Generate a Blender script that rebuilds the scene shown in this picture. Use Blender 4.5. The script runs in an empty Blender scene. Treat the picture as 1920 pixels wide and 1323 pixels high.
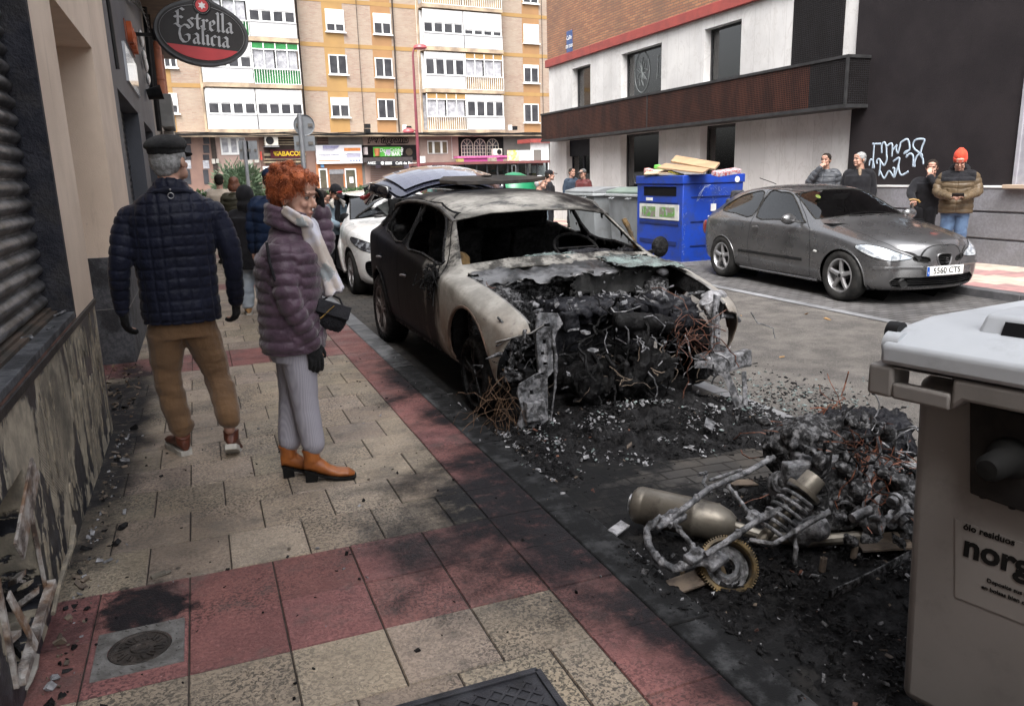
import bpy,bmesh,math,random
import numpy as np
from mathutils import Vector,Matrix,noise as mnoise
rnd = random.Random(7)
PI = math.pi
scene = bpy.context.scene
YAW,PITCH,ROLL,FPX = 3.73684667e-01,2.27304775e-01,-2.73827039e-02,1457.47
_F = np.array([math.sin(YAW)*math.cos(PITCH),math.cos(YAW)*math.cos(PITCH),-math.sin(PITCH)])
_R = np.array([math.cos(YAW),-math.sin(YAW),0.0])
_U = np.cross(_R,_F)
_R2 = math.cos(ROLL)*_R + math.sin(ROLL)*_U
_U2 = -math.sin(ROLL)*_R + math.cos(ROLL)*_U
CAM = np.array([0.0,0.0,1.5])
cd = bpy.data.cameras.new('camera'); cam = bpy.data.objects.new('camera',cd)
scene.collection.objects.link(cam); scene.camera = cam
cam.matrix_world = Matrix(((_R2[0],_U2[0],-_F[0],0.0),(_R2[1],_U2[1],-_F[1],0.0),(_R2[2],_U2[2],-_F[2],1.5),(0,0,0,1)))
cd.sensor_width = 36.0; cd.lens = FPX/1920*36.0; cd.clip_end = 2000; cd.clip_start = 0.05
world = bpy.data.worlds.new("World"); scene.world = world; world.use_nodes = True
wn = world.node_tree
sky = wn.nodes.new('ShaderNodeTexSky'); sky.sky_type = 'NISHITA'; sky.sun_disc = False
SUN_EL,SUN_AZ = math.radians(55),math.radians(212)
sky.sun_elevation = SUN_EL; sky.sun_rotation = SUN_AZ
sky.air_density = 1.0; sky.dust_density = 6.0; sky.ozone_density = 1.0
hs = wn.nodes.new('ShaderNodeHueSaturation'); hs.inputs['Saturation'].default_value = 0.22
wn.links.new(sky.outputs[0],hs.inputs['Color']); wn.links.new(hs.outputs[0],wn.nodes['Background'].inputs[0])
wn.nodes['Background'].inputs[1].default_value = 0.15
sd = bpy.data.lights.new('sun','SUN'); sd.energy = 0.7; sd.angle = math.radians(25); sd.color = (1,0.97,0.93)
sun = bpy.data.objects.new('sun',sd); scene.collection.objects.link(sun)
_sd = Vector((math.sin(SUN_AZ)*math.cos(SUN_EL),math.cos(SUN_AZ)*math.cos(SUN_EL),math.sin(SUN_EL)))
sun.rotation_euler = _sd.to_track_quat('Z','Y').to_euler()
scene.view_settings.view_transform = 'Standard'; scene.view_settings.look = 'None'
scene.view_settings.exposure = 1.72; scene.view_settings.gamma = 1
def ray(px,py):
 a,b = (px-960)/FPX,(py-661.5)/FPX
 return _R2*a - _U2*b + _F
def at(px,py,axis,val):
 d = ray(px,py); t = (val-CAM[axis])/d[axis]
 return CAM + d*t
COL = scene.collection
def tag(o,label=None,cat=None,group=None,kind=None):
 if label: o['label'] = label
 if cat: o['category'] = cat
 if group: o['group'] = group
 if kind: o['kind'] = kind
 return o
def thing(name,label,cat,loc=(0,0,0),rz=0.0,group=None):
 o = bpy.data.objects.new(name,None); COL.objects.link(o)
 o.location = loc; o.rotation_euler = (0,0,rz); o.empty_display_size = 0.2
 return tag(o,label,cat,group)
def copy_tree(o,parent=None):
 c = o.copy(); COL.objects.link(c)
 if parent is not None: c.parent = parent
 for ch in list(o.children): copy_tree(ch,c)
 return c
def off(parent):
 """world offset of a part's own space (parents are only moved, never turned, for parts given in world space)"""
 v = Vector((0,0,0))
 while parent is not None:
  v += parent.location; parent = parent.parent
 return v
def finish(me,name,mats,parent=None,smooth=True,angle=None,world=False):
 o = bpy.data.objects.new(name,me); COL.objects.link(o)
 if not isinstance(mats,(list,tuple)): mats = [mats]
 idx = [0]*len(me.polygons); me.polygons.foreach_get('material_index',idx)
 me.materials.clear()
 for m in mats: me.materials.append(m)
 me.polygons.foreach_set('material_index',idx)
 if smooth:
  me.polygons.foreach_set('use_smooth',[True]*len(me.polygons))
  if angle is not None: me.set_sharp_from_angle(angle=math.radians(angle))
 if parent is not None:
  o.parent = parent
  if world: me.transform(Matrix.Translation(-off(parent)))
 return o
class MB:
 """collects simple shapes and links them as ONE mesh object"""
 def __init__(s): s.v = []; s.f = []; s.m = []; s.mi = 0
 def add(s,vs,fs,mi=None):
  b = len(s.v); s.v += [tuple(map(float,p)) for p in vs]
  s.f += [tuple(i+b for i in f) for f in fs]; s.m += [s.mi if mi is None else mi]*len(fs)
  return s
 def box(s,x0,x1,y0,y1,z0,z1,mi=None):
  x0,x1 = min(x0,x1),max(x0,x1); y0,y1 = min(y0,y1),max(y0,y1); z0,z1 = min(z0,z1),max(z0,z1)
  return s.add([(x0,y0,z0),(x1,y0,z0),(x1,y1,z0),(x0,y1,z0),(x0,y0,z1),(x1,y0,z1),(x1,y1,z1),(x0,y1,z1)],
   [(0,3,2,1),(4,5,6,7),(0,1,5,4),(1,2,6,5),(2,3,7,6),(3,0,4,7)],mi)
 def obox(s,c,ax,ay,az,hx,hy,hz,mi=None):
  c = Vector(c); ax = Vector(ax).normalized()*hx; ay = Vector(ay).normalized()*hy; az = Vector(az).normalized()*hz
  vs = [c+i*ax+j*ay+k*az for k in (-1,1) for i,j in ((-1,-1),(1,-1),(1,1),(-1,1))]
  return s.add(vs,[(0,3,2,1),(4,5,6,7),(0,1,5,4),(1,2,6,5),(2,3,7,6),(3,0,4,7)],mi)
 def bar(s,p,q,w,h,up=(0,0,1),mi=None):
  p = Vector(p); q = Vector(q); d = q-p; L = d.length
  if L < 1e-6: return s
  d.normalize(); u = Vector(up); a = d.cross(u)
  if a.length < 1e-4: a = d.cross(Vector((1,0,0)))
  a.normalize(); b = a.cross(d)
  return s.obox((p+q)/2,d,a,b,L/2,w/2,h/2,mi)
 def tube(s,pts,rad,n=8,cap=True,mi=None,sx=1.0,up=None):
  pts = [Vector(p) for p in pts]
  if not isinstance(rad,list): rad = [rad]*len(pts)
  rings = []; a = None
  for i,p in enumerate(pts):
   d = (pts[min(i+1,len(pts)-1)]-pts[max(i-1,0)])
   if d.length < 1e-9: d = Vector((0,0,1))
   d.normalize()
   if a is None:
    a = d.cross(Vector(up) if up else Vector((0,0,1)))
    if a.length < 1e-3: a = d.cross(Vector((1,0,0)))
   a = (a-d*a.dot(d))
   if a.length < 1e-6: a = d.orthogonal()
   a.normalize(); b = d.cross(a)
   r = rad[i]; rr = r if isinstance(r,(tuple,list)) else (r,r*sx)
   rings.append([p+a*math.cos(2*PI*k/n)*rr[0]+b*math.sin(2*PI*k/n)*rr[1] for k in range(n)])
  vs = [v for r in rings for v in r]; fs = []
  for i in range(len(rings)-1):
   for k in range(n): fs.append((i*n+k,i*n+(k+1) % n,(i+1)*n+(k+1) % n,(i+1)*n+k))
  if cap:
   fs.append(tuple(range(n-1,-1,-1))); fs.append(tuple((len(rings)-1)*n+k for k in range(n)))
  return s.add(vs,fs,mi)
 def cyl(s,p,q,r,r2=None,n=16,mi=None,cap=True):
  return s.tube([p,q],[r,r if r2 is None else r2],n,cap,mi)
 def lathe(s,c,axis,prof,n=32,mi=None,close=False):
  """prof: list of (radius, distance along axis)"""
  c = Vector(c); w = Vector(axis).normalized(); a = w.orthogonal().normalized(); b = w.cross(a)
  vs = [c+w*h+(a*math.cos(2*PI*k/n)+b*math.sin(2*PI*k/n))*r for r,h in prof for k in range(n)]
  fs = [(i*n+k,i*n+(k+1) % n,(i+1)*n+(k+1) % n,(i+1)*n+k) for i in range(len(prof)-1) for k in range(n)]
  if close: fs += [((len(prof)-1)*n+k,(len(prof)-1)*n+(k+1) % n,(k+1) % n,k) for k in range(n)]
  return s.add(vs,fs,mi)
 def disc(s,c,axis,r,n=32,mi=None):
  c = Vector(c); w = Vector(axis).normalized(); a = w.orthogonal().normalized(); b = w.cross(a)
  return s.add([c+(a*math.cos(2*PI*k/n)+b*math.sin(2*PI*k/n))*r for k in range(n)],[tuple(range(n))],mi)
 def ell(s,c,r,n=16,m=10,mi=None,rot=None):
  c = Vector(c); r = (r,r,r) if not isinstance(r,(tuple,list)) else r; vs = []; fs = []
  for i in range(m+1):
   t = PI*i/m
   for k in range(n):
    p = Vector((math.sin(t)*math.cos(2*PI*k/n)*r[0],math.sin(t)*math.sin(2*PI*k/n)*r[1],math.cos(t)*r[2]))
    if rot is not None: p = rot @ p
    vs.append(c+p)
  for i in range(m):
   for k in range(n): fs.append((i*n+k,(i+1)*n+k,(i+1)*n+(k+1) % n,i*n+(k+1) % n))
  return s.add(vs,fs,mi)
 def prism(s,poly,axis,a0,a1,mi=None):
  """poly: 2-D outline in the two other axes (in xyz order), extruded along axis from a0 to a1"""
  def P(u,v,a):
   return {'x': (a,u,v),'y': (u,a,v),'z': (u,v,a)}[axis]
  n = len(poly); vs = [P(u,v,a0) for u,v in poly]+[P(u,v,a1) for u,v in poly]
  fs = [tuple(range(n-1,-1,-1)),tuple(range(n,2*n))]+[(i,(i+1) % n,n+(i+1) % n,n+i) for i in range(n)]
  return s.add(vs,fs,mi)
 def quad(s,a,b,c,d,mi=None): return s.add([a,b,c,d],[(0,1,2,3)],mi)
 def mesh(s,merge=False):
  me = bpy.data.meshes.new('m'); me.from_pydata(s.v,[],s.f)
  me.polygons.foreach_set('material_index',s.m); me.update()
  bm = bmesh.new(); bm.from_mesh(me)
  if merge: bmesh.ops.remove_doubles(bm,verts=bm.verts,dist=1e-4)
  bmesh.ops.recalc_face_normals(bm,faces=bm.faces)
  bm.to_mesh(me); bm.free()
  return me
 def build(s,name,mats,parent=None,smooth=False,angle=35,world=False,bevel=0,seg=2,merge=False):
  me = s.mesh(merge)
  o = finish(me,name,mats,parent,smooth or bevel > 0,angle,world); o.data.name = name
  if bevel:
   b = o.modifiers.new('b','BEVEL'); b.width = bevel; b.segments = seg; b.limit_method = 'ANGLE'; b.angle_limit = math.radians(40)
  return o
def split_up(o,least=1,keep=90):
 """one part per loose piece: each becomes an object of its own under the same parent"""
 bm = bmesh.new(); bm.from_mesh(o.data); bm.verts.ensure_lookup_table(); seen = set(); out = []
 for v in bm.verts:
  if v.index in seen: continue
  st_ = [v]; isl = []; seen.add(v.index)
  while st_:
   q = st_.pop(); isl.append(q)
   for e in q.link_edges:
    w = e.other_vert(q)
    if w.index not in seen: seen.add(w.index); st_.append(w)
  out.append(isl)
 if len(out) < 2: bm.free(); return [o]
 res = []; par,nm,mats = o.parent,o.name.split('.')[0],list(o.data.materials); mods = [(m.type,m) for m in o.modifiers]
 sm = o.data.polygons[0].use_smooth if len(o.data.polygons) else False
 for isl in out:
  ids = {v.index: k for k,v in enumerate(isl)}; fs = list({f.index: f for v in isl for f in v.link_faces}.values())
  if len(fs) < least: continue
  m = bpy.data.meshes.new(nm); m.from_pydata([tuple(v.co) for v in isl],[],[tuple(ids[v.index] for v in f.verts) for f in fs]); m.polygons.foreach_set('material_index',[f.material_index for f in fs]); m.update()
  c = finish(m,nm,mats,par,sm,40 if sm else None); c.matrix_basis = o.matrix_basis.copy(); res.append(c)
 bm.free(); bpy.data.objects.remove(o); return res
def apply_mods(me,mods):
 """evaluate modifiers on a mesh and return the new mesh"""
 o = bpy.data.objects.new('tmp',me); COL.objects.link(o)
 for t,kw in mods:
  m = o.modifiers.new('m',t)
  for k,v in kw.items(): setattr(m,k,v)
 dg = bpy.context.evaluated_depsgraph_get(); dg.update()
 r = bpy.data.meshes.new_from_object(o.evaluated_get(dg),preserve_all_data_layers=True,depsgraph=dg)
 COL.objects.unlink(o); bpy.data.objects.remove(o)
 return r
def remesh(mb,voxel,smooth=4,fac=0.5):
 return apply_mods(mb.mesh(),[('REMESH',dict(mode='VOXEL',voxel_size=voxel,use_smooth_shade=True)),('SMOOTH',dict(factor=fac,iterations=smooth))])
def get_v(me):
 a = np.empty(len(me.vertices)*3); me.vertices.foreach_get('co',a); return a.reshape(-1,3)
def get_n(me):
 a = np.empty(len(me.vertices)*3); me.vertices.foreach_get('normal',a); return a.reshape(-1,3)
def set_v(me,a): me.vertices.foreach_set('co',np.asarray(a,dtype=float).ravel()); me.update()
def vnoise(P,scale,seed=0,octv=3):
 """cheap vectorised value noise, about -1..1"""
 out = np.zeros(len(P)); amp = 1.0; tot = 0
 for o in range(octv):
  q = P*scale*(2**o)+seed*17.31+o*5.7
  i = np.floor(q).astype(np.int64); fr = q-i; fr = fr*fr*(3-2*fr)
  def h(dx,dy,dz):
   n = (i[:,0]+dx)*374761393+(i[:,1]+dy)*668265263+(i[:,2]+dz)*2147483647
   n = (n ^ (n >> 13))*1274126177; n = n ^ (n >> 16)
   return (n & 0xffff)/32767.5-1
  x,y,z = fr[:,0],fr[:,1],fr[:,2]; r = 0
  for dx in (0,1):
   for dy in (0,1):
    for dz in (0,1):
     r = r+h(dx,dy,dz)*(x if dx else 1-x)*(y if dy else 1-y)*(z if dz else 1-z)
  out += r*amp; tot += amp; amp *= 0.5
 return out/tot
def text_obj(name,s,size,mat,parent=None,o=(0,0,0),ux=(1,0,0),uz=(0,0,1),ext=0.003,align='CENTER',shear=0.0,bold=0.0,sx=1.0,world=False):
 """writing as raised letters: ux = reading direction, uz = up"""
 cu = bpy.data.curves.new('t','FONT'); cu.body = s; cu.size = size; cu.extrude = ext; cu.align_x = align; cu.align_y = 'CENTER'
 cu.shear = shear; cu.offset = bold; cu.resolution_u = 3
 ob = bpy.data.objects.new('t',cu); COL.objects.link(ob)
 dg = bpy.context.evaluated_depsgraph_get(); dg.update()
 me = bpy.data.meshes.new_from_object(ob.evaluated_get(dg))
 COL.objects.unlink(ob); bpy.data.objects.remove(ob)
 X = Vector(ux).normalized(); Z = Vector(uz).normalized(); N = X.cross(Z)
 M_ = Matrix(((X.x*sx,Z.x,N.x,o[0]),(X.y*sx,Z.y,N.y,o[1]),(X.z*sx,Z.z,N.z,o[2]),(0,0,0,1)))
 me.transform(M_)
 return finish(me,name,mat,parent,False,world=world)
class NT:
 def __init__(s,name):
  s.m = bpy.data.materials.new(name); s.m.use_nodes = True; s.t = s.m.node_tree
  s.p = s.t.nodes['Principled BSDF']; s.out = s.t.nodes['Material Output']
  s.tc = s.t.nodes.new('ShaderNodeTexCoord'); s.co = s.tc.outputs['Object']
 def n(s,typ,**kw):
  nd = s.t.nodes.new(typ)
  for k,v in kw.items(): setattr(nd,k,v)
  return nd
 def l(s,a,b): s.t.links.new(a,b)
 def inp(s,sock,v):
  if isinstance(v,bpy.types.NodeSocket): s.l(v,sock)
  elif v is not None:
   if isinstance(v,(tuple,list)) and len(v) == 3 and sock.type == 'RGBA': v = (*v,1)
   sock.default_value = v
 def geo(s): return s.n('ShaderNodeNewGeometry').outputs['Position']
 def mapping(s,co,sc=(1,1,1),rot=(0,0,0),loc=(0,0,0)):
  m = s.n('ShaderNodeMapping'); s.l(co,m.inputs[0]); m.inputs['Scale'].default_value = sc; m.inputs['Rotation'].default_value = rot; m.inputs['Location'].default_value = loc
  return m.outputs[0]
 def noise(s,scale,detail=4,rough=0.55,co=None,dist=0.0):
  n = s.n('ShaderNodeTexNoise'); s.l(co or s.co,n.inputs['Vector'])
  n.inputs['Scale'].default_value = scale; n.inputs['Detail'].default_value = detail; n.inputs['Roughness'].default_value = rough; n.inputs['Distortion'].default_value = dist
  return n.outputs[0]
 def vor(s,scale,co=None,feature='F1',out='Distance'):
  n = s.n('ShaderNodeTexVoronoi',feature=feature); s.l(co or s.co,n.inputs['Vector']); n.inputs['Scale'].default_value = scale
  return n.outputs[out]
 def ramp(s,fac,a,b,ca=0.0,cb=1.0):
  n = s.n('ShaderNodeMapRange'); n.interpolation_type = 'SMOOTHSTEP'; s.l(fac,n.inputs[0])
  for i,v in zip((1,2,3,4),(a,b,ca,cb)): n.inputs[i].default_value = v
  return n.outputs[0]
 def mix(s,fac,a,b,mode='MIX'):
  n = s.n('ShaderNodeMix',data_type='RGBA',blend_type=mode); s.inp(n.inputs[0],fac); s.inp(n.inputs[6],a); s.inp(n.inputs[7],b)
  return n.outputs[2]
 def math(s,op,a,b=None,c=None):
  n = s.n('ShaderNodeMath',operation=op); s.inp(n.inputs[0],a)
  if b is not None: s.inp(n.inputs[1],b)
  if c is not None: s.inp(n.inputs[2],c)
  return n.outputs[0]
 def sep(s,co=None):
  n = s.n('ShaderNodeSeparateXYZ'); s.l(co or s.co,n.inputs[0]); return n.outputs
 def bump(s,h,strength=0.3,dist=0.01,prev=None):
  n = s.n('ShaderNodeBump'); s.l(h,n.inputs['Height']); n.inputs['Strength'].default_value = strength; n.inputs['Distance'].default_value = dist
  if prev is not None: s.l(prev,n.inputs['Normal'])
  s.l(n.outputs[0],s.p.inputs['Normal']); return n.outputs[0]
 def blob(s,co,x,y,rx,ry,wob=None,soft=0.5):
  """soft ellipse mask (1 inside) in x,y"""
  X = s.math('DIVIDE',s.math('SUBTRACT',co[0],x),rx); Y = s.math('DIVIDE',s.math('SUBTRACT',co[1],y),ry)
  d = s.math('SQRT',s.math('ADD',s.math('MULTIPLY',X,X),s.math('MULTIPLY',Y,Y)))
  if wob is not None: d = s.math('ADD',d,wob)
  return s.ramp(d,1+soft*0.5,1-soft*0.5)
 def set(s,col=None,rough=None,metal=None,**kw):
  s.inp(s.p.inputs['Base Color'],col); s.inp(s.p.inputs['Roughness'],rough); s.inp(s.p.inputs['Metallic'],metal)
  for k,v in kw.items(): s.inp(s.p.inputs[k.replace('_',' ')],v)
  return s.m
_mc = {}
def mat(name,c1,c2=None,sc=6.0,rough=0.6,metal=0.0,bump=0.0,bsc=60.0,dirt=None,dsc=3.0,damt=0.5,detail=5,coat=0.0,sheen=0.0,world=False,rvar=0.0):
 if name in _mc: return _mc[name]
 t = NT(name)
 if world: t.co = t.geo()
 c2 = c2 or tuple(x*0.72 for x in c1)
 col = t.mix(t.ramp(t.noise(sc,detail),0.35,0.65),c1,c2)
 if dirt: col = t.mix(t.math('MULTIPLY',t.ramp(t.noise(dsc,6,0.65),0.45,0.62),damt),col,dirt)
 rr = rough if rvar == 0 else t.ramp(t.noise(sc*1.7,4),0.3,0.7,max(0.05,rough-rvar),min(1,rough+rvar))
 t.set(col,rr,metal)
 if max(c1) < 0.12 and metal < 0.35 and not coat: t.p.inputs['Specular IOR Level'].default_value = 0.12 if max(c1) < 0.06 else 0.25
 if coat: t.p.inputs['Coat Weight'].default_value = coat; t.p.inputs['Coat Roughness'].default_value = 0.05
 if sheen: t.p.inputs['Sheen Weight'].default_value = sheen
 if bump: t.bump(t.noise(bsc,5,0.6),min(1,bump),0.01*max(1,bump))
 _mc[name] = t.m; return t.m
def glass(name,tint=(0.3,0.33,0.33),dark=0.5,rough=0.03):
 """thin pane: mirror by Fresnel over a tinted see-through"""
 if name in _mc: return _mc[name]
 t = NT(name); t.t.nodes.remove(t.p)
 tr = t.n('ShaderNodeBsdfTransparent'); tr.inputs[0].default_value = (*[c*(1-dark)*2 for c in tint],1)
 gl = t.n('ShaderNodeBsdfGlossy'); gl.inputs['Roughness'].default_value = rough; gl.inputs['Color'].default_value = (1,1,1,1)
 fr = t.n('ShaderNodeFresnel'); fr.inputs[0].default_value = 1.7
 mx = t.n('ShaderNodeMixShader'); t.l(fr.outputs[0],mx.inputs[0]); t.l(tr.outputs[0],mx.inputs[1]); t.l(gl.outputs[0],mx.inputs[2])
 t.l(mx.outputs[0],t.out.inputs[0]); _mc[name] = t.m; return t.m
K_BLACK = mat('black_plastic',(0.012,0.012,0.013),(0.02,0.02,0.02),rough=0.45,bump=0.1,bsc=200)
K_RUBBER = mat('rubber',(0.015,0.015,0.015),(0.03,0.029,0.027),sc=12,rough=0.8,bump=0.2)
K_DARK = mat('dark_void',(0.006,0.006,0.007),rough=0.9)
K_WHITE = mat('white_paint',(0.75,0.75,0.74),(0.62,0.62,0.61),sc=2,rough=0.5)
K_STEEL = mat('steel',(0.35,0.35,0.36),(0.25,0.25,0.26),sc=8,rough=0.45,metal=0.7)
K_WIN = glass('window_glass',(0.4,0.42,0.42),0.25,0.02)
K_SKIN = mat('skin',(0.42,0.25,0.185),(0.36,0.19,0.14),sc=18,rough=0.5,bump=0.08,bsc=150)
K_HAIRD = mat('dark_hair',(0.015,0.012,0.01),(0.03,0.024,0.02),sc=30,rough=0.6,bump=0.6,bsc=120)
K_HAIRG = mat('grey_hair',(0.30,0.30,0.30),(0.18,0.18,0.18),sc=60,rough=0.6,bump=0.6,bsc=160)
# ================================================================ SETTING: ground,road,pavements
TW,TD,TX0,TY0 = 0.310,0.332,-0.1822,2.380     # tile width,tile depth,column phase,near edge of the red band
KX0,KX1 = 1.325,1.495                              # left kerb
RKX = 8.57                                           # right kerb face
RWX = 10.9                                           # facade plane across the street
def road_z(x): return -0.04-0.06*min(1,max(0,(x-1.5)/1.9))
def soot_mask(t,P,strong=1.0):
 """where the fire left soot, in plan"""
 xy = t.sep(P)
 w = t.math('MULTIPLY',t.math('SUBTRACT',t.noise(2.6,6,0.65,co=P),0.5),1.5)
 w2 = t.math('MULTIPLY',t.math('SUBTRACT',t.noise(9,5,0.65,co=P),0.5),1.8)
 m = t.math('MAXIMUM',t.blob(xy,1.80,3.05,1.16,1.05,w,0.6),t.math('MULTIPLY',t.blob(xy,-.28,3.6,.3,.5,w2,1.3),.5))
 for a in ((2.2,4.9,1.0,3.0,w,0.5),(1.50,4.6,0.22,2.0,w,0.7),(-0.33,2.86,0.15,0.2,w2,0.5),(-0.62,5.2,0.22,2.2,w,0.9),(1.45,1.85,0.28,0.8,w,0.7),(2.4,2.0,1.05,1.7,w,0.4)):
  m = t.math('MAXIMUM',m,t.blob(xy,*a))
 return t.math('MULTIPLY',m,t.math('SUBTRACT',1.0,t.math('MULTIPLY',t.blob(xy,2.75,3.22,.75,.22,w2,.6),.75)))
def tile_material(name,base,dark,pit):
 t = NT(name); P = t.geo()
 at_ = t.n('ShaderNodeAttribute',attribute_name='tint')
 n1 = t.ramp(t.noise(3.1,5,0.6,co=P),0.3,0.72)
 c = t.mix(n1,base,dark)
 pits = t.ramp(t.noise(80,3,0.6,co=P,dist=0.8),0.47,0.57)
 worn = t.ramp(t.noise(1.7,3,co=P),0.42,0.62,0.35,1.0)
 c = t.mix(t.math('MULTIPLY',t.math('MULTIPLY',pits,worn),0.95),c,pit)
 pale = t.math('MULTIPLY',t.ramp(t.noise(60,4,0.6,co=P),0.56,0.68),0.35)
 c = t.mix(pale,c,tuple(min(1,x*1.6+0.05) for x in base))
 c = t.mix(1.0,c,at_.outputs[0],'MULTIPLY')
 spots = t.ramp(t.vor(5.5,co=P),0.10,0.05)
 spots = t.math('MULTIPLY',spots,t.ramp(t.noise(2.2,2,co=P),0.5,0.6))
 grime = t.math('MULTIPLY',t.ramp(t.noise(4.5,7,0.7,co=P),0.5,0.68),0.55)
 c = t.mix(grime,c,(0.07,0.065,0.06)); c = t.mix(t.math('MULTIPLY',spots,0.85),c,(0.02,0.02,0.02))
 s = t.math('MULTIPLY',soot_mask(t,P),t.ramp(t.noise(13,7,0.7,co=P),0.24,0.5,0.55,0.98))
 c = t.mix(s,c,(0.013,0.0135,0.016))
 t.set(c,t.ramp(t.noise(2.5,5,co=P),0.3,0.7,0.36,0.8))
 h = t.math('SUBTRACT',t.math('MULTIPLY',t.noise(180,3,co=P),0.4),t.math('MULTIPLY',pits,0.8))
 t.bump(h,0.55,0.004); t.l(t.ramp(s,0,1,.4,.1),t.p.inputs['Specular IOR Level'])
 return t.m
K_TY = tile_material('pavement_tile_ochre',(0.375,0.302,0.228),(0.275,0.228,0.18),(0.075,0.065,0.055))
K_TR = tile_material('pavement_tile_red',(0.25,0.105,0.095),(0.19,0.08,0.075),(0.07,0.03,0.03))
K_TP = tile_material('pavement_tile_pale',(0.36,0.27,0.24),(0.27,0.17,0.16),(0.10,0.07,0.065))
def plain(name,c1,c2,sc,bs,soot=True,brick=None,rough=0.85,spk=None):
 t = NT(name); P = t.geo()
 c = t.mix(t.ramp(t.noise(sc,6,0.6,co=P),0.35,0.65),c1,c2)
 c = t.mix(t.math('MULTIPLY',t.ramp(t.noise(1.1,6,0.7,co=P),0.45,0.65),0.4),c,tuple(x*0.45 for x in c1))
 if spk: c = t.mix(t.math('MULTIPLY',t.ramp(t.vor(spk[0],co=P),0.28,0.12),spk[2]),c,spk[1])
 h = t.noise(bs,4,co=P)
 if brick:
  b = t.n('ShaderNodeTexBrick'); t.l(t.mapping(P,rot=(0,0,brick[3])),b.inputs['Vector']); b.inputs['Scale'].default_value = 1
  b.inputs['Brick Width'].default_value = brick[0]; b.inputs['Row Height'].default_value = brick[1]; b.inputs['Mortar Size'].default_value = brick[2]
  b.inputs['Color1'].default_value = (1,1,1,1); b.inputs['Color2'].default_value = (0.72,0.72,0.72,1); b.inputs['Mortar'].default_value = (0.28,0.26,0.24,1)
  c = t.mix(1.0,c,b.outputs[0],'MULTIPLY'); h = t.math('SUBTRACT',t.math('MULTIPLY',h,0.5),b.outputs[1])
 if soot:
  s = t.math('MULTIPLY',soot_mask(t,P),t.ramp(t.noise(9,7,0.7,co=P),0.3,0.55,0.72,0.98)); c = t.mix(s,c,(0.008,0.0083,0.009))
 t.set(c,rough,Specular_IOR_Level=.15); t.bump(h,0.6,0.006); return t.m
K_ASPH = plain('asphalt',(0.115,0.106,0.098),(0.07,0.065,0.062),4,200,spk=(110,(0.36,0.34,0.31),0.7))
K_PARK = plain('parking_paving_burnt',(0.10,0.09,0.08),(0.065,0.062,0.06),3,120,brick=(0.2,0.1,0.006,0),rough=0.75)
K_PARKR = plain('parking_paving',(0.135,0.13,0.13),(0.09,0.088,0.09),2,120,soot=False,brick=(0.2,0.1,0.008,0))
K_KERB = plain('kerb_granite',(0.21,0.215,0.225),(0.15,0.155,0.165),5,150,spk=(240,(0.04,0.04,0.04),0.5),brick=(2.0,1.0,0.008,PI/2))
K_LINE = plain('stone_strip',(0.24,0.245,0.255),(0.19,0.19,0.2),5,150,soot=False,brick=(0.9,0.6,0.008,PI/2))
K_GROUT = plain('grout',(0.035,0.03,0.027),(0.055,0.045,0.04),9,120)
def tile_mesh(x0,x1,y0,y1,z,paint,bands,tw=TW,td=TD,px=TX0,py=TY0,gap=0.0035,depth=0.005):
 """bevelled paving slabs; paint(i,j,xc,yc) -> material index, bands(j) -> rows laid without stagger"""
 vs,fs,mi,tint = [],[],[],[]
 j0 = int(math.floor((y0-py)/td)); j1 = int(math.ceil((y1-py)/td))
 for j in range(j0,j1):
  ya,yb = max(y0,py+j*td),min(y1,py+(j+1)*td)
  if yb-ya < 0.01: continue
  sh = 0.0 if (bands(j) or j % 2 == 1) else 0.5
  i0 = int(math.floor((x0-px)/tw))-1; i1 = int(math.ceil((x1-px)/tw))+1
  for i in range(i0,i1):
   xa,xb = max(x0,px+(i+sh)*tw),min(x1,px+(i+1+sh)*tw)
   if xb-xa < 0.012: continue
   r = random.Random(i*7919+j*104729); dz = r.uniform(-0.0015,0.0015); g = gap+r.uniform(0,0.0012)
   X0,X1,Y0,Y1 = xa+g*0.5,xb-g*0.5,ya+g*0.5,yb-g*0.5; b = len(vs); e = 0.003
   vs += [(X0,Y0,z-depth),(X1,Y0,z-depth),(X1,Y1,z-depth),(X0,Y1,z-depth),(X0+e,Y0+e,z+dz),(X1-e,Y0+e,z+dz),(X1-e,Y1-e,z+dz),(X0+e,Y1-e,z+dz)]
   k = paint(i,j,(xa+xb)/2,(ya+yb)/2); v = r.uniform(0.80,1.06)
   for f in ((4,5,6,7),(0,1,5,4),(1,2,6,5),(2,3,7,6),(3,0,4,7)):
    fs.append(tuple(b+q for q in f)); mi.append(k); tint += [(v,v*r.uniform(0.97,1.02),v*r.uniform(0.95,1.03),1)]*4
 me = bpy.data.meshes.new('tiles'); me.from_pydata(vs,[],fs); me.polygons.foreach_set('material_index',mi)
 a = me.color_attributes.new('tint','FLOAT_COLOR','CORNER'); a.data.foreach_set('color',[c for q in tint for c in q]); me.update()
 return me
tag(MB().box(-400,400,-300,500,-0.60,-0.30).build('ground',K_ASPH),kind='structure')
m = MB(); xs = [1.40,1.8,2.4,3.2,3.4,5,6.45,RKX+0.05]; ys = [-12,0,3,8,16,26.5,60]
vs = [(x,y,road_z(x) if x > 1.45 else -0.04) for y in ys for x in xs]; n = len(xs)
m.add(vs,[(j*n+i,j*n+i+1,(j+1)*n+i+1,(j+1)*n+i) for j in range(len(ys)-1) for i in range(n-1)])
m.quad((-60,26.5,-0.105),(1.40,26.5,-0.105),(1.40,60,-0.105),(-60,60,-0.105)).quad((RKX,27.8,-0.105),(70,27.8,-0.105),(70,60,-0.105),(RKX,60,-0.105))
tag(m.build('road',K_ASPH),kind='structure')
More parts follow.
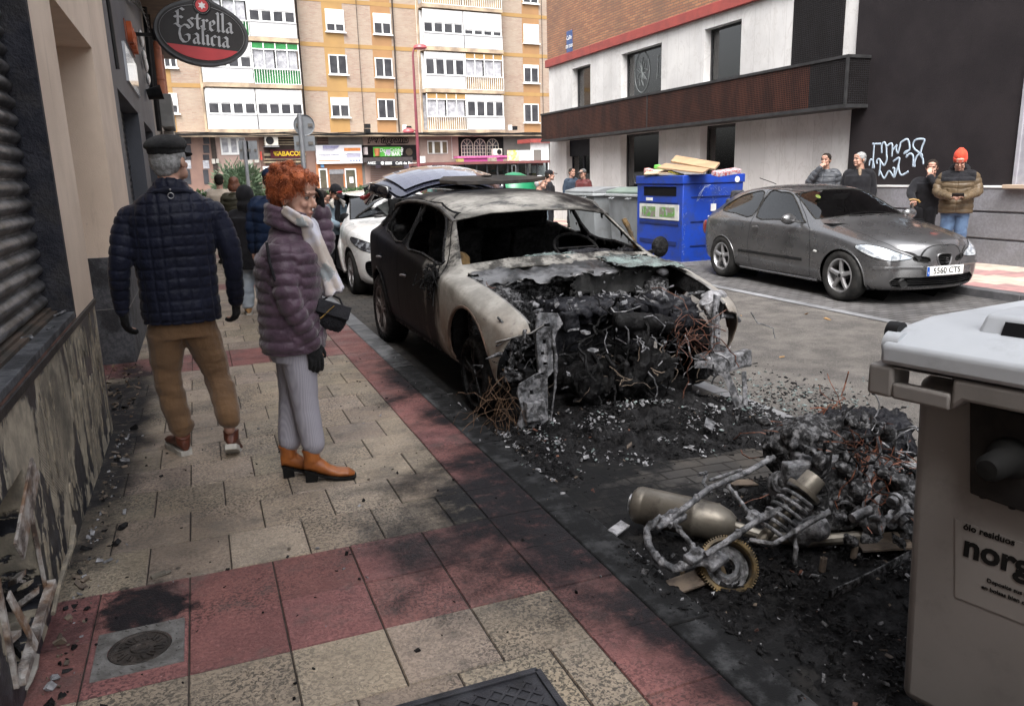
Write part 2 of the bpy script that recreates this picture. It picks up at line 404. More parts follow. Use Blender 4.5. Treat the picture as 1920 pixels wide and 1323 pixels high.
def sheet(name,x0,x1,y0,y1,dz,m_,n=6):
 b = MB(); xs = [x0+(x1-x0)*i/n for i in range(n+1)]
 b.add([(x,y,road_z(x)+dz) for y in (y0,y1) for x in xs],[(i,i+1,n+2+i,n+1+i) for i in range(n)])
 return tag(b.build(name,m_),kind='structure')
sheet('parking_lane',1.46,3.33,-12,25,0.004,K_PARK)
sheet('parking_lane_edge_strip',3.33,3.46,-12,25,0.008,K_LINE,1)
sheet('parking_lane',6.58,RKX+0.02,-12,25,0.004,K_PARKR)
sheet('parking_lane_edge_strip',6.45,6.58,-12,25,0.008,K_LINE,1)
tag(MB().box(-1.7,KX0,-12,26.5,-0.30,-0.0045).build('pavement_bed',K_GROUT),kind='structure')
def band_left(j): return j % 14 in (0,1) if j < 14 or j > 15 else True
def bl(j): return (0 <= j < 2) or (j >= 13 and (j-13) % 15 < 2) or (j < -8 and j % 15 in (2,3))
def paint_left(i,j,x,y):
 if x > TX0+4*TW: return 1
 return 1 if bl(j) else 0
me = tile_mesh(-1.6,TX0+4*TW,-4,26.3,0.0,paint_left,lambda j: bl(j))
tag(finish(me,'pavement',[K_TY,K_TR],None,False),kind='structure')
me = tile_mesh(TX0+4*TW,KX0,-4,26.3,0.0,lambda i,j,x,y: 0,lambda j: True,tw=KX0-TX0-4*TW,px=TX0+4*TW)
tag(finish(me,'pavement_border',[K_TR],None,False),kind='structure')
kb = MB(); y = -12.0
while y < 26: kb.box(KX0+0.004,KX1,y+0.003,y+0.997,-0.3,0.0); y += 1.0
tag(kb.build('kerb',K_KERB,bevel=0.008),kind='structure')
tag(MB().box(1.5,4.1,21.8,26.6,-0.3,0.0).build('pavement',K_KERB,bevel=0.02),kind='structure')
tag(MB().box(-40,60,37.2,80,-0.3,-0.0).build('pavement',K_LINE,bevel=0.02),kind='structure')
tag(MB().box(RKX+0.16,30,-12,27.6,-0.30,-0.004).build('pavement_bed',K_GROUT),kind='structure')
def paint_right(i,j,x,y):
 d = (x+y*0.75) % 1.9
 return 1 if (d < 0.75 or x < RKX+0.42) else 0
K_TY2 = mat('far_tile_ochre',(0.45,0.38,0.31),(0.36,0.30,0.25),sc=5,rough=0.8,dirt=(0.15,0.13,0.12),damt=0.4,world=True)
K_TR2 = mat('far_tile_red',(0.34,0.19,0.18),(0.27,0.15,0.145),sc=5,rough=0.8,dirt=(0.12,0.10,0.10),damt=0.4,world=True)
me = tile_mesh(RKX+0.17,RWX+0.1,2,27.5,0.0,paint_right,lambda j: False,0.31,0.31,RKX+0.17,2.0)
tag(finish(me,'pavement',[K_TY2,K_TR2],None,False),kind='structure')
kb = MB(); y = -12.0
while y < 27: kb.box(RKX,RKX+0.166,y+0.003,y+0.997,-0.3,0.0); y += 1.0
tag(kb.build('kerb',mat('kerb_grey',(0.09,0.09,0.095),(0.06,0.06,0.065),sc=8,rough=0.8,bump=0.4,world=True),bevel=0.01),kind='structure')
K_IRON = mat('cast_iron',(0.075,0.062,0.055),(0.045,0.04,0.038),sc=20,rough=0.42,metal=0.5,bump=0.5,bsc=120,dirt=(0.02,0.016,0.013),dsc=8)
K_FRAMEC = mat('cast_frame',(0.17,0.165,0.16),(0.11,0.105,0.1),sc=25,rough=0.7,bump=0.7,bsc=90,dirt=(0.05,0.045,0.04),dsc=7)
mh = thing('manhole_cover','round brown iron cover in a square grey frame set in the red tiles','manhole cover',(-0.333,2.597,0))
b = MB(); S,R_ = 0.135,0.098; n = 48
ring = [(R_*math.cos(2*PI*k/n),R_*math.sin(2*PI*k/n),0.005) for k in range(n)]
sq = []
for k in range(n):
 a = 2*PI*k/n; c,s = math.cos(a),math.sin(a); q = S/max(abs(c),abs(s)); sq.append((c*q,s*q,0.005))
b.add(ring+sq,[(k,(k+1) % n,n+(k+1) % n,n+k) for k in range(n)])
b.add(sq+[(x*1.02,y*1.02,-0.002) for x,y,z in sq],[(k,(k+1) % n,n+(k+1) % n,n+k) for k in range(n)])
for k in range(28):
 a = 2*PI*(k+rnd.random()*0.5)/28; q = rnd.uniform(0.108,0.118)/max(abs(math.cos(a)),abs(math.sin(a)))*1.02
 if max(abs(q*math.cos(a)),abs(q*math.sin(a))) < 0.126: b.bar((q*math.cos(a),q*math.sin(a),0.006),((q+0.012)*math.cos(a+0.1),(q+0.012)*math.sin(a+0.1),0.006),0.007,0.005)
b.build('frame',K_FRAMEC,mh,bevel=0.0015)
b = MB(); b.lathe((0,0,0),(0,0,1),[(0.0,0.003),(0.018,0.003),(0.02,0.007),(0.028,0.007),(0.03,0.002),(0.086,0.002),(0.088,0.006),(0.095,0.006),(0.0975,0.001)],64)
for k in range(22):
 a = 2*PI*k/22+rnd.uniform(-.08,.08); r0 = rnd.uniform(0.036,0.055); r1 = rnd.uniform(0.066,0.082)
 b.bar((r0*math.cos(a),r0*math.sin(a),0.003),(r1*math.cos(a+0.12),r1*math.sin(a+0.12),0.003),0.006,0.006)
b.build('lid',K_IRON,mh,smooth=True)
K_CHK = mat('chequer_steel',(0.055,0.056,0.064),(0.035,0.035,0.042),sc=14,rough=0.45,metal=0.3,bump=0.4,bsc=140,dirt=(0.02,0.02,0.02),dsc=9)
ac = thing('access_cover','dark chequered steel access cover in the ochre tiles','access cover',(0.35,1.55,0))
b = MB(); X0,X1,Y0,Y1 = -0.47,0.47,-0.4,0.4
b.box(X0,X1,Y0,Y1,-0.02,0.004); b.build('plate',K_CHK,ac)
b = MB()
for (p,q) in (((X0,Y0),(X1,Y0)),((X0,Y1),(X1,Y1)),((X0,Y0),(X0,Y1)),((X1,Y0),(X1,Y1))): b.bar((*p,0.005),(*q,0.005),0.022,0.014)
b.build('frame',K_CHK,ac,bevel=0.002)
b = MB(); st = 0.052
for s_ in (1,-1):
 k = -40
 while k < 40:
  pts = []
  for t_ in np.linspace(-1.2,1.2,241):
   x = k*st+t_; y = s_*t_
   if X0+0.03 < x < X1-0.03 and Y0+0.03 < y < Y1-0.03: pts.append((x,y))
  if len(pts) > 2: b.bar((*pts[0],0.0055),(*pts[-1],0.0055+0.0003*s_),0.009,0.006)
  k += 1
b.build('chequer_ribs',K_CHK,ac,bevel=0.001)
K_CHAR = mat('char',(0.005,0.005,0.0055),(0.012,0.0115,0.012),sc=25,rough=0.75,bump=1.0,bsc=70,dirt=(0.05,0.05,0.053),dsc=14,damt=0.25,rvar=0.2)
K_ASH = mat('ash',(0.36,0.36,0.38),(0.16,0.16,0.17),sc=20,rough=0.95,bump=0.8,bsc=90,dirt=(0.04,0.04,0.04),dsc=11,damt=0.6)
K_COP = mat('scorched_copper',(0.13,0.05,0.028),(0.04,0.018,0.014),sc=30,rough=0.6,metal=0.3,bump=0.4)
K_TAN = mat('scorched_flake',(0.15,0.115,0.085),(0.07,0.055,0.045),sc=12,rough=0.8,bump=0.4)
K_SHARD = mat('crazed_glass',(0.10,0.13,0.13),(0.20,0.24,0.235),sc=40,rough=0.25,bump=0.4)
K_SOOTM = mat('sooty_metal',(0.035,0.035,0.037),(0.009,0.009,0.0095),sc=14,rough=0.6,metal=0.3,bump=0.8,bsc=60,dirt=(0.24,0.24,0.25),dsc=38,damt=0.6)
K_ALU = mat('ashed_aluminium',(0.27,0.27,0.285),(0.07,0.073,0.08),sc=22,rough=0.55,metal=0.25,bump=0.7,bsc=90,dirt=(0.02,0.02,0.021),dsc=24,damt=0.9)
def heap_h(x,y):
 """height of the char over the paving"""
 def g(cx,cy,rx,ry,h): return h*max(0,1-((x-cx)/rx)**2-((y-cy)/ry)**2)
 h = g(2.45,4.05,1.05,0.66,0.11)+g(2.6,2.35,0.85,0.75,0.07)+g(1.75,2.2,0.45,0.55,0.035)+g(3.1,3.55,0.4,0.4,0.05)+g(1.6,3.7,0.18,0.5,0.05)+g(2.4,6.0,1.0,2.6,0.03)+g(2.3,1.4,0.9,0.6,0.05)
 return h
def heap(name,x0,x1,y0,y1,st,seed,label):
 nx = int((x1-x0)/st); ny = int((y1-y0)/st)
 X,Y = np.meshgrid(np.linspace(x0,x1,nx+1),np.linspace(y0,y1,ny+1)); P = np.stack([X.ravel(),Y.ravel(),np.zeros(X.size)],1)
 H = np.array([heap_h(p[0],p[1]) for p in P]); base = np.array([road_z(p[0]) for p in P])
 nz = vnoise(P,9,seed,4); nf = np.abs(vnoise(P,30,seed+3,3)); ns = vnoise(P,70,seed+5,2)
 Z = base+H*(0.9+1.0*nz)+(H > 0)*(np.minimum(H,0.05)/0.05)*(0.030*nf+0.010*ns)-0.012
 P[:,2] = np.where(H <= 0,base-0.02,Z)
 idx = np.arange(P.shape[0]).reshape(ny+1,nx+1)
 F = np.stack([idx[:-1,:-1].ravel(),idx[:-1,1:].ravel(),idx[1:,1:].ravel(),idx[1:,:-1].ravel()],1)
 keep = (H[F] > 0).any(axis=1); F = F[keep]
 me = bpy.data.meshes.new('heap'); me.from_pydata(P.tolist(),[],F.tolist()); me.update()
 o = finish(me,name,K_CHAR,None,True,50); tag(o,label,'debris',kind='stuff'); return o
heap('char_heap',1.36,3.6,0.8,4.9,0.014,3,'black crust of charred debris covering the parking lane around the wrecks')
def chips(name,n,region,size,mats,weights,seed,label,cat='debris',flat=0.35,lift=0.0,hfun=heap_h):
 r = random.Random(seed); vs,fs,mi = [],[],[]
 while len(fs) < n*6:
  x,y,dens = region(r)
  if r.random() > dens: continue
  s = min(size*2.6,size*r.lognormvariate(0,0.6)); z = (road_z(x) if x > KX1 else 0.0)+(hfun(x,y)*1.05 if x > KX1 else 0)+lift+s*0.2*r.random()
  q = Matrix.Rotation(r.uniform(0,2*PI),3,'Z') @ Matrix.Rotation(r.gauss(0,0.5),3,'X') @ Matrix.Rotation(r.gauss(0,0.4),3,'Y')
  e = (s*r.uniform(0.5,1.6),s*r.uniform(0.35,0.9),s*r.uniform(0.08,flat)); b = len(vs)
  for k in (-1,1):
   for i,j in ((-1,-1),(1,-1),(1,1),(-1,1)):
    v = q @ Vector((i*e[0]*r.uniform(.45,1),j*e[1]*r.uniform(.45,1),k*e[2]*r.uniform(.5,1))); vs.append((x+v.x,y+v.y,z+v.z+e[2]*0.5))
  k = r.choices(range(len(mats)),weights)[0]
  for f in ((0,3,2,1),(4,5,6,7),(0,1,5,4),(1,2,6,5),(2,3,7,6),(3,0,4,7)): fs.append(tuple(b+i for i in f)); mi.append(k)
 me = bpy.data.meshes.new(name); me.from_pydata(vs,[],fs); me.polygons.foreach_set('material_index',mi); me.update()
 return tag(finish(me,name,mats,None,False),label,cat,kind='stuff')
MS = [K_CHAR,K_ASH,K_SOOTM,K_TAN,K_COP,K_SHARD]
def reg_front(r):
 x = r.uniform(1.40,3.6); y = r.uniform(2.95,4.8); h = heap_h(x,y)
 return x,y,(0.06+min(1,h/0.07))*(1 if mnoise.noise((x*3.5,y*3.5,1)) > -.05 else .22)
def reg_moto(r):
 x = r.uniform(1.38,3.5); y = r.uniform(0.9,3.05); h = heap_h(x,y)
 return x,y,(0.04+min(1,h/0.05))*(1 if mnoise.noise((x*3.5,y*3.5,7)) > -.05 else .2)
chips('burnt_fragments',9000,reg_front,0.0055,MS,(34,.7,2.4,0.4,0.3,0.12),5,'loose burnt fragments and ash flakes spilled in front of the burnt car')
chips('burnt_fragments',11000,reg_moto,0.0055,MS,(30,.9,3,0.5,0.2,0.05),8,'loose burnt fragments around the fallen motorcycle wreck')
chips('ash_crumbs',520,lambda r: (lambda x,y: (x,y,1.0 if mnoise.noise((x*5,y*5,3)) > .12 else .04))(r.uniform(1.6,3.3),r.uniform(3.4,4.2)),0.0068,[K_ASH,K_SHARD],(5,1),12,'pale ash crumbs lying under the front of the burnt car',flat=0.5,lift=0.006)
chips('grit',420,lambda r: (r.uniform(-0.6,1.45),r.uniform(1.6,6.5),0.7),0.0035,[K_CHAR,K_ASH,K_TAN],(5,1.5,1),21,'fine grit scattered over the pavement tiles',cat='grit',flat=0.8)
chips('glass_crumbs',1500,lambda r: ((lambda a,b: (3.75+a*0.45,4.1+b*0.7,1.0))(r.gauss(0,0.6),r.gauss(0,0.6))),0.007,[K_SHARD,K_CHAR],(2,4),31,'dark glass crumbs on the asphalt beside the burnt car',cat='glass crumbs',hfun=lambda x,y: 0)
chips('mortar_crumbs',260,lambda r: (-0.60+abs(r.gauss(0,0.05)),r.uniform(1.8,5.2),1.0),0.008,[K_TAN,K_ASH,K_CHAR],(3,2,2),41,'crumbs of mortar along the foot of the stripped wall',flat=0.8)
chips('leaf_litter',26,lambda r: (r.uniform(4.2,6.4),r.uniform(4.5,14),1.0),0.022,[mat('dry_leaf',(0.32,0.19,0.07),(0.22,0.12,0.05),rough=0.8)],(1,),51,'dry ochre leaves scattered on the asphalt',cat='leaves',flat=0.1,hfun=lambda x,y: 0)
chips('ash_ridge',900,lambda r: ((lambda y: (1.505+r.gauss(0,.022)+.03*math.sin(y*5)+.015*math.sin(y*17),y,1.0))(r.uniform(2.2,5.2))),.009,[K_ASH,K_CHAR,K_TAN],(8,3,1),91,'broken pale ash line along the kerb edge by the burnt car',cat='ash',flat=.5,lift=-.02)
# ================================================================ LEFT SIDE: burnt shop front and its neighbours
WX = -0.64
def wallgrid(mb,O,U,N,u0,u1,v0,v1,holes,depth=0.25,mi=None,V=(0,0,1)):
 """wall sheet in the U,V plane with rectangular holes and their reveals (depth goes against N)"""
 O = Vector(O); U = Vector(U); N = Vector(N); V = Vector(V)
 us = sorted({u0,u1,*[min(max(h[0],u0),u1) for h in holes],*[min(max(h[1],u0),u1) for h in holes]})
 vs = sorted({v0,v1,*[min(max(h[2],v0),v1) for h in holes],*[min(max(h[3],v0),v1) for h in holes]})
 P = lambda u,v,d=0: O+U*u+V*v-N*d
 def inside(a,b): return any(h[0]-1e-6 < a < h[1]+1e-6 and h[2]-1e-6 < b < h[3]+1e-6 for h in holes)
 for i in range(len(us)-1):
  for j in range(len(vs)-1):
   if not inside((us[i]+us[i+1])/2,(vs[j]+vs[j+1])/2):
    mb.quad(P(us[i],vs[j]),P(us[i+1],vs[j]),P(us[i+1],vs[j+1]),P(us[i],vs[j+1]),mi)
 for h in holes:
  a,b,c,d = h[:4]; dd = h[4] if len(h) > 4 else depth
  a,b,c,d = max(a,u0),min(b,u1),max(c,v0),min(d,v1)
  mb.quad(P(a,c),P(a,d),P(a,d,dd),P(a,c,dd),mi); mb.quad(P(b,c),P(b,d),P(b,d,dd),P(b,c,dd),mi)
  mb.quad(P(a,d),P(b,d),P(b,d,dd),P(a,d,dd),mi)
  if c > v0+1e-4: mb.quad(P(a,c),P(b,c),P(b,c,dd),P(a,c,dd),mi)
def mortar_material():
 t = NT('stripped_wall'); P = t.geo(); xyz = t.sep(P)
 st = t.mapping(P,sc=(1,6.5,2.6))
 n1 = t.noise(1.0,5,0.55,co=st,dist=0.9)
 n2 = t.noise(2.3,6,0.65,co=t.mapping(P,sc=(1,3,1.8),rot=(0.25,0,0)))
 mm = t.ramp(t.math('ADD',t.math('MULTIPLY',n1,0.65),t.math('MULTIPLY',n2,0.5)),0.58,0.595)
 w = t.math('MULTIPLY',t.math('SUBTRACT',t.noise(7,5,0.6,co=P),0.5),0.9)
 yz = t.n('ShaderNodeCombineXYZ'); t.l(xyz[1],yz.inputs[0]); t.l(xyz[2],yz.inputs[1]); yzc = t.sep(yz.outputs[0])
 patch = t.math('MAXIMUM',t.blob(yzc,3.62,0.52,0.42,0.27,w,0.15),t.blob(yzc,4.12,0.45,0.12,0.33,w,0.15))
 patch2 = t.blob(yzc,2.95,0.62,0.24,0.2,w,0.15)
 mm = t.math('MAXIMUM',mm,t.math('MAXIMUM',patch,patch2))
 wv = t.n('ShaderNodeTexWave',wave_type='BANDS',bands_direction='Z'); t.l(t.mapping(P,rot=(0.62,0,0)),wv.inputs['Vector'])
 wv.inputs['Scale'].default_value = 27; wv.inputs['Distortion'].default_value = 2.2; wv.inputs['Detail'].default_value = 2; wv.inputs['Detail Scale'].default_value = 0.5
 comb = t.math('MULTIPLY',wv.outputs[0],t.blob(yzc,3.55,0.52,0.36,0.24,w,0.1))
 beige = t.mix(t.ramp(t.noise(14,6,0.6,co=P),0.3,0.7),(0.40,0.35,0.27),(0.22,0.195,0.155))
 beige = t.mix(t.math('MULTIPLY',comb,0.35),beige,(0.12,0.10,0.08))
 blk = t.mix(t.ramp(t.noise(22,5,co=P),0.4,0.7),(0.012,0.013,0.018),(0.045,0.048,0.06))
 c = t.mix(mm,blk,beige)
 fl = t.ramp(t.noise(1.0,8,0.7,co=t.mapping(P,sc=(1,45,12))),0.665,0.70)
 low = t.ramp(xyz[2],0.62,0.15)
 c = t.mix(t.math('MULTIPLY',fl,low),c,(0.55,0.55,0.57))
 sm = t.ramp(t.noise(2.2,6,0.7,co=P),0.5,0.7,0.0,0.6); c = t.mix(sm,c,(0.04,0.038,0.036))
 t.set(c,t.ramp(mm,0,1,0.45,0.9))
 h = t.math('ADD',t.math('MULTIPLY',mm,0.9),t.math('ADD',t.math('MULTIPLY',comb,0.45),t.math('MULTIPLY',t.noise(90,4,co=P),0.2)))
 t.bump(h,0.85,0.012); return t.m
K_MORTAR = mortar_material()
def cream_material():
 t = NT('cream_render'); P = t.geo(); z = t.sep(P)[2]
 c = t.mix(t.ramp(t.noise(1.6,5,0.6,co=P),0.35,0.65),(0.66,0.54,0.44),(0.57,0.46,0.37))
 streak = t.ramp(t.noise(1.0,7,0.7,co=t.mapping(P,sc=(9,9,0.9))),0.55,0.72)
 c = t.mix(t.math('MULTIPLY',streak,0.45),c,(0.30,0.23,0.18))
 chips_ = t.ramp(t.noise(1.0,6,0.7,co=t.mapping(P,sc=(30,30,8))),0.69,0.72)
 c = t.mix(t.math('MULTIPLY',chips_,0.8),c,(0.16,0.13,0.115))
 c = t.mix(t.math('MULTIPLY',t.ramp(t.noise(28,4,co=P),0.5,0.75),0.25),c,(0.62,0.50,0.41))
 t.set(c,0.85); t.bump(t.noise(110,5,0.6,co=P),0.45,0.006); return t.m
K_CREAM = cream_material()
K_BLKSTUC = mat('black_roughcast',(0.018,0.019,0.026),(0.035,0.036,0.045),sc=9,rough=0.75,bump=1.2,bsc=55,dirt=(0.06,0.055,0.05),dsc=5,damt=0.35,world=True)
K_SOOTST = mat('sooty_stone',(0.055,0.057,0.065),(0.095,0.097,0.105),sc=35,rough=0.8,bump=0.6,bsc=70,dirt=(0.018,0.018,0.02),dsc=4,damt=0.75,world=True)
K_TRIM = mat('dark_trim',(0.05,0.045,0.045),(0.028,0.027,0.028),sc=8,rough=0.55,metal=0.3,bump=0.3,world=True)
K_BROWNTRIM = mat('red_brown_edge',(0.14,0.065,0.05),(0.05,0.035,0.03),sc=9,rough=0.6,world=True)
def shutter_mat(name,c1,c2,c3):
 t = NT(name); P = t.geo()
 n = t.noise(1.0,7,0.7,co=t.mapping(P,sc=(5,6,22)))
 c = t.mix(t.ramp(n,0.36,0.62),c1,c2); c = t.mix(t.math('MULTIPLY',t.ramp(t.noise(4,6,0.7,co=P),0.48,0.62),0.85),c,c3)
 t.set(c,0.42,0.5); t.bump(t.noise(60,4,co=P),0.25,0.004); return t.m
K_SHUT = shutter_mat('burnt_shutter',(0.20,0.20,0.21),(0.075,0.073,0.072),(0.032,0.030,0.030))
K_SHUT2 = shutter_mat('dark_shutter',(0.05,0.05,0.055),(0.03,0.03,0.034),(0.02,0.02,0.02))
shop = thing('shop_front','burnt shop front with soot stained roller shutter and wall stripped to the mortar','shop front',(WX,3.5,0))
VY0,VY1,VZ0,VZ1 = 2.40,2.90,0.10,0.58       # broken ventilation opening
b = MB(); wallgrid(b,(WX,0,0),(0,1,0),(1,0,0),0.3,5.25,-0.02,0.80,[(VY0,VY1,VZ0,VZ1)],0.22)
b.quad((WX,5.25,-0.02),(WX-0.9,5.25,-0.02),(WX-0.9,5.25,0.8),(WX,5.25,0.8))
b.build('lower_wall',K_MORTAR,shop,world=True)
b = MB(); r = random.Random(3)
for k in range(95):
 y = r.choice([r.uniform(4.15,5.2),r.uniform(1.6,5.2)]); z = r.uniform(0.05,0.75); L = r.uniform(0.04,0.19); w_ = r.uniform(0.008,0.035); tt = r.uniform(0.002,0.006)
 if VY0-.05 < y < VY1+.05 and z < VZ1+.1: continue
 n = 12; vs = []
 for i in range(n):
  a = 2*PI*i/n; q = r.uniform(0.75,1.15); vs.append((y+math.cos(a)*w_*q+(z*0.02),min(0.79,max(0.0,z+math.sin(a)*L*q))))
 b.add([(WX+tt,p[0]*1.0,p[1]) for p in vs]+[(WX-0.002,p[0]+(p[0]-y)*0.25,p[1]) for p in vs]+[(WX+tt*1.3,y,z)],[(i,(i+1) % n,2*n) for i in range(n)]+[(i,n+i,n+(i+1) % n,(i+1) % n) for i in range(n)])
K_MORT2 = mat('mortar_smear',(0.30,0.255,0.19),(0.17,0.15,0.12),sc=22,rough=0.9,bump=0.8,bsc=60,dirt=(0.06,0.055,0.05),dsc=8,damt=0.6,world=True)
split_up(b.build('mortar_smear',K_MORT2,shop,smooth=True,world=True))
b = MB(); b.box(WX-0.002,WX+0.012,0.3,5.26,0.80,0.832); b.build('trim_strip',K_TRIM,shop,world=True,bevel=0.002)
b = MB(); b.box(WX-0.002,WX+0.004,0.3,4.47,0.832,0.842); b.build('brown_edge',K_BROWNTRIM,shop,world=True)
b = MB(); b.box(WX-0.5,WX+0.004,0.3,4.448,0.842,0.876); b.build('sill',K_SOOTST,shop,world=True,bevel=0.004)
b = MB(); prof = []; z = 0.905; xs_ = WX-0.115
while z < 3.6:
 for k in range(7): a = PI*k/6; prof.append((xs_-0.012+0.024*math.sin(a),z+0.066*k/6))
 z += 0.066; prof.append((xs_-0.014,z)); prof.append((xs_-0.014,z+0.012)); z += 0.013
ya,yb = 0.3,4.44; n = len(prof)
b.add([(p[0],y,p[1]) for y in (ya,yb) for p in prof],[(i,i+1,n+i+1,n+i) for i in range(n-1)])
b.build('roller_shutter',K_SHUT,shop,smooth=True,angle=50,world=True)
b = MB(); b.box(xs_-0.02,xs_+0.022,ya,4.43,0.876,0.905); b.box(xs_+0.0225,xs_+0.05,ya,4.40,0.8765,0.892); b.build('shutter_bottom_bar',mat('shutter_bar',(0.10,0.075,0.06),(0.05,0.045,0.04),sc=9,rough=0.6,metal=0.3,bump=0.4,world=True),shop,world=True)
b = MB(); b.tube([(WX-0.06,4.28,0.885),(WX-0.03,4.40,0.888)],0.006,6); b.tube([(WX-0.14,3.62,0.884),(WX-0.06,3.70,0.886)],0.011,7)
b.obox((WX-0.03,3.95,0.879),(0.3,1,0),(1,-0.3,0),(0,0,1),0.03,0.006,0.003)
split_up(b.build('sill_debris',K_ALU,shop,world=True))
b = MB(); b.box(WX-0.30,WX+0.001,4.448,4.50,0.842,5.2); b.build('pilaster',K_BLKSTUC,shop,world=True)
b = MB()
b.quad((WX,4.50,0.832),(WX,4.50,5.2),(WX,5.25,5.2),(WX,5.25,0.832))
b.quad((WX,5.25,2.55),(WX,7.29,2.55),(WX,7.29,5.2),(WX,5.25,5.2))       # over the recess
b.quad((WX,5.25,2.55),(WX,7.29,2.55),(WX-0.8,7.29,2.55),(WX-0.8,5.25,2.55))
b.quad((WX,5.25,0.8),(WX-0.8,5.25,0.8),(WX-0.8,5.25,2.55),(WX,5.25,2.55))
b.quad((WX,7.29,0.9),(WX-0.8,7.29,0.9),(WX-0.8,7.29,2.55),(WX,7.29,2.55))
b.quad((WX,7.29,0.9),(WX,8.93,0.9),(WX,8.93,5.2),(WX,7.29,5.2))
b.quad((WX-0.8,5.25,0),(WX-0.8,7.29,0),(WX-0.8,7.29,2.55),(WX-0.8,5.25,2.55))
b.quad((WX-0.003,4.49,0.832),(WX-0.003,0.3,3.6),(WX-0.003,0.3,5.2),(WX-0.003,4.49,5.2)) if False else None
b.quad((WX,0.3,3.55),(WX,4.50,3.55),(WX,4.50,5.2),(WX,0.3,5.2))
b.build('wall',K_CREAM,shop,world=True)
b = MB(); b.box(WX-0.8,WX+0.012,7.275,8.93,-0.05,0.905); b.build('stone_plinth',K_SOOTST,shop,world=True,bevel=0.006)
b = MB(); b.box(WX-0.8,WX+0.0135,7.2735,8.93,0.47,0.474); b.build('plinth_joint',mat('joint_pale',(0.2,0.19,0.18)),shop,world=True)
b = MB(); b.box(-9,WX+0.05,-10,8.9,5.2,9); b.box(-9,WX-0.9,-10,8.9,-0.2,5.2); b.box(-9,WX,-10,0.3,-0.2,5.2); b.build('upper_floors',K_CREAM,shop,world=True)
K_PEEL = mat('peeling_paint',(0.42,0.40,0.38),(0.17,0.10,0.06),sc=14,rough=0.7,bump=0.8,bsc=60,dirt=(0.05,0.035,0.03),dsc=11,damt=0.85,world=True)
vt = MB()
vt.bar((WX+0.004,VY0-0.02,VZ0-0.01),(WX+0.004,VY0-0.02,VZ1-.12),0.022,0.02,mi=0); vt.bar((WX+0.006,VY1,VZ0),(WX+0.006,VY1-0.02,VZ1-0.16),0.014,0.01,mi=0)
vt.bar((WX+0.01,VY0,VZ0-0.01),(WX+0.02,VY1+0.03,VZ0+0.035),0.03,0.028,mi=0)
vt.obox((WX+0.05,VY0+0.25,VZ1-0.05),(0.1,0.8,0.62),(1,-0.1,0.2),(0,-0.6,0.8),0.15,0.005,0.05,mi=0)
vt.obox((WX+0.035,VY0+0.04,VZ0+0.16),(0.15,0.25,-1),(1,0,0.15),(0,1,0.2),0.11,0.004,0.018,mi=0)
vt.build('vent_frame',K_PEEL,shop,world=True,bevel=0.002)
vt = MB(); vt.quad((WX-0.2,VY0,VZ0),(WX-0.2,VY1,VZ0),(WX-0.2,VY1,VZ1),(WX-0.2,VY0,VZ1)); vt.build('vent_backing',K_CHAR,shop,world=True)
vt = MB(); r = random.Random(9)
for k in range(26):
 y,z = r.uniform(VY0+.03,VY1-.03),VZ0+0.01+abs(r.gauss(0,0.09)); s = r.uniform(0.012,0.04)
 vt.obox((WX-0.06+r.uniform(-.08,.05),y,z),(r.gauss(0,1),r.gauss(0,1),r.gauss(0,1)),(r.gauss(0,1),1,0.2),(0.1,0.2,1),s,s*0.8,s*0.3,mi=k % 3)
vt.build('vent_rubble',[K_PEEL,K_CHAR,K_MORT2],shop,world=True)
def crumb_strip(name,pts,w_,h_,m_,label,cat):
 b = MB(); r = random.Random(len(pts)); b.tube([(p[0]+r.uniform(-.004,.004),p[1],p[2]) for p in pts],[(w_*r.uniform(.6,1.2),h_*r.uniform(.6,1.2)) for p in pts],7)
 return tag(b.build(name,m_,smooth=True),label,cat)
pp = [at(x,y,0,WX+0.035) for x,y in ((137,985),(132,1030),(120,1060),(108,1100),(98,1150))]
crumb_strip('plaster_strip',[(p[0],p[1],max(0.012,p[2])) for p in pp],0.011,0.009,K_MORT2,'long pale plaster strip leaning along the foot of the stripped wall','plaster strip')
pp = [at(x,y,2,0.02) for x,y in ((68,1228),(60,1250),(48,1278),(42,1292))]
crumb_strip('tile_shard',[tuple(p) for p in pp],0.02,0.009,K_WHITE if False else mat('pale_shard',(0.45,0.42,0.38),(0.3,0.27,0.24),sc=20,rough=0.8),'pale broken tile shard lying at the wall foot near the vent','shard')
b = MB(); p = at(297,1077,2,0.008); b.obox(p,(1,0.3,0.1),(-0.3,1,0),(0,0,1),0.028,0.012,0.007); b.obox((p[0]+0.03,p[1]+0.008,0.006),(1,0.5,0),(-0.5,1,0),(0,0,1),0.016,0.008,0.004)
tag(b.build('plaster_fragment',K_MORT2,bevel=0.003),'small white plaster fragment beside the black soot patch on the tiles','fragment')
chips('recess_litter',420,lambda r: (r.uniform(-1.35,-0.55),r.uniform(5.4,7.25),1.0),0.010,[K_TAN,K_CHAR,mat('brown_leaf',(0.13,0.085,0.05),(0.08,0.05,0.03))],(2,2,3),61,'litter of dry leaves and dirt on the floor of the recess',cat='litter',hfun=lambda x,y: 0)
K_GREYW = mat('grey_painted_wall',(0.085,0.09,0.105),(0.066,0.07,0.083),sc=1.5,rough=0.6,bump=0.2,bsc=40,world=True)
gb = thing('grey_building','dark grey painted ground floor with a dark shutter past the cream wall','building',(WX,13.5,0))
b = MB(); wallgrid(b,(WX,0,0),(0,1,0),(1,0,0),8.93,18.3,-0.02,5.2,[(9.4,12.72,0.0,2.47),(14.0,16.9,0.0,2.45),(9.9,11.7,3.75,4.9)],0.22)
b.box(-9,WX-0.5,8.94,18.3,-0.2,5.2); b.box(-9,WX,8.94,18.3,5.2,10)
b.build('wall',K_GREYW,gb,world=True)
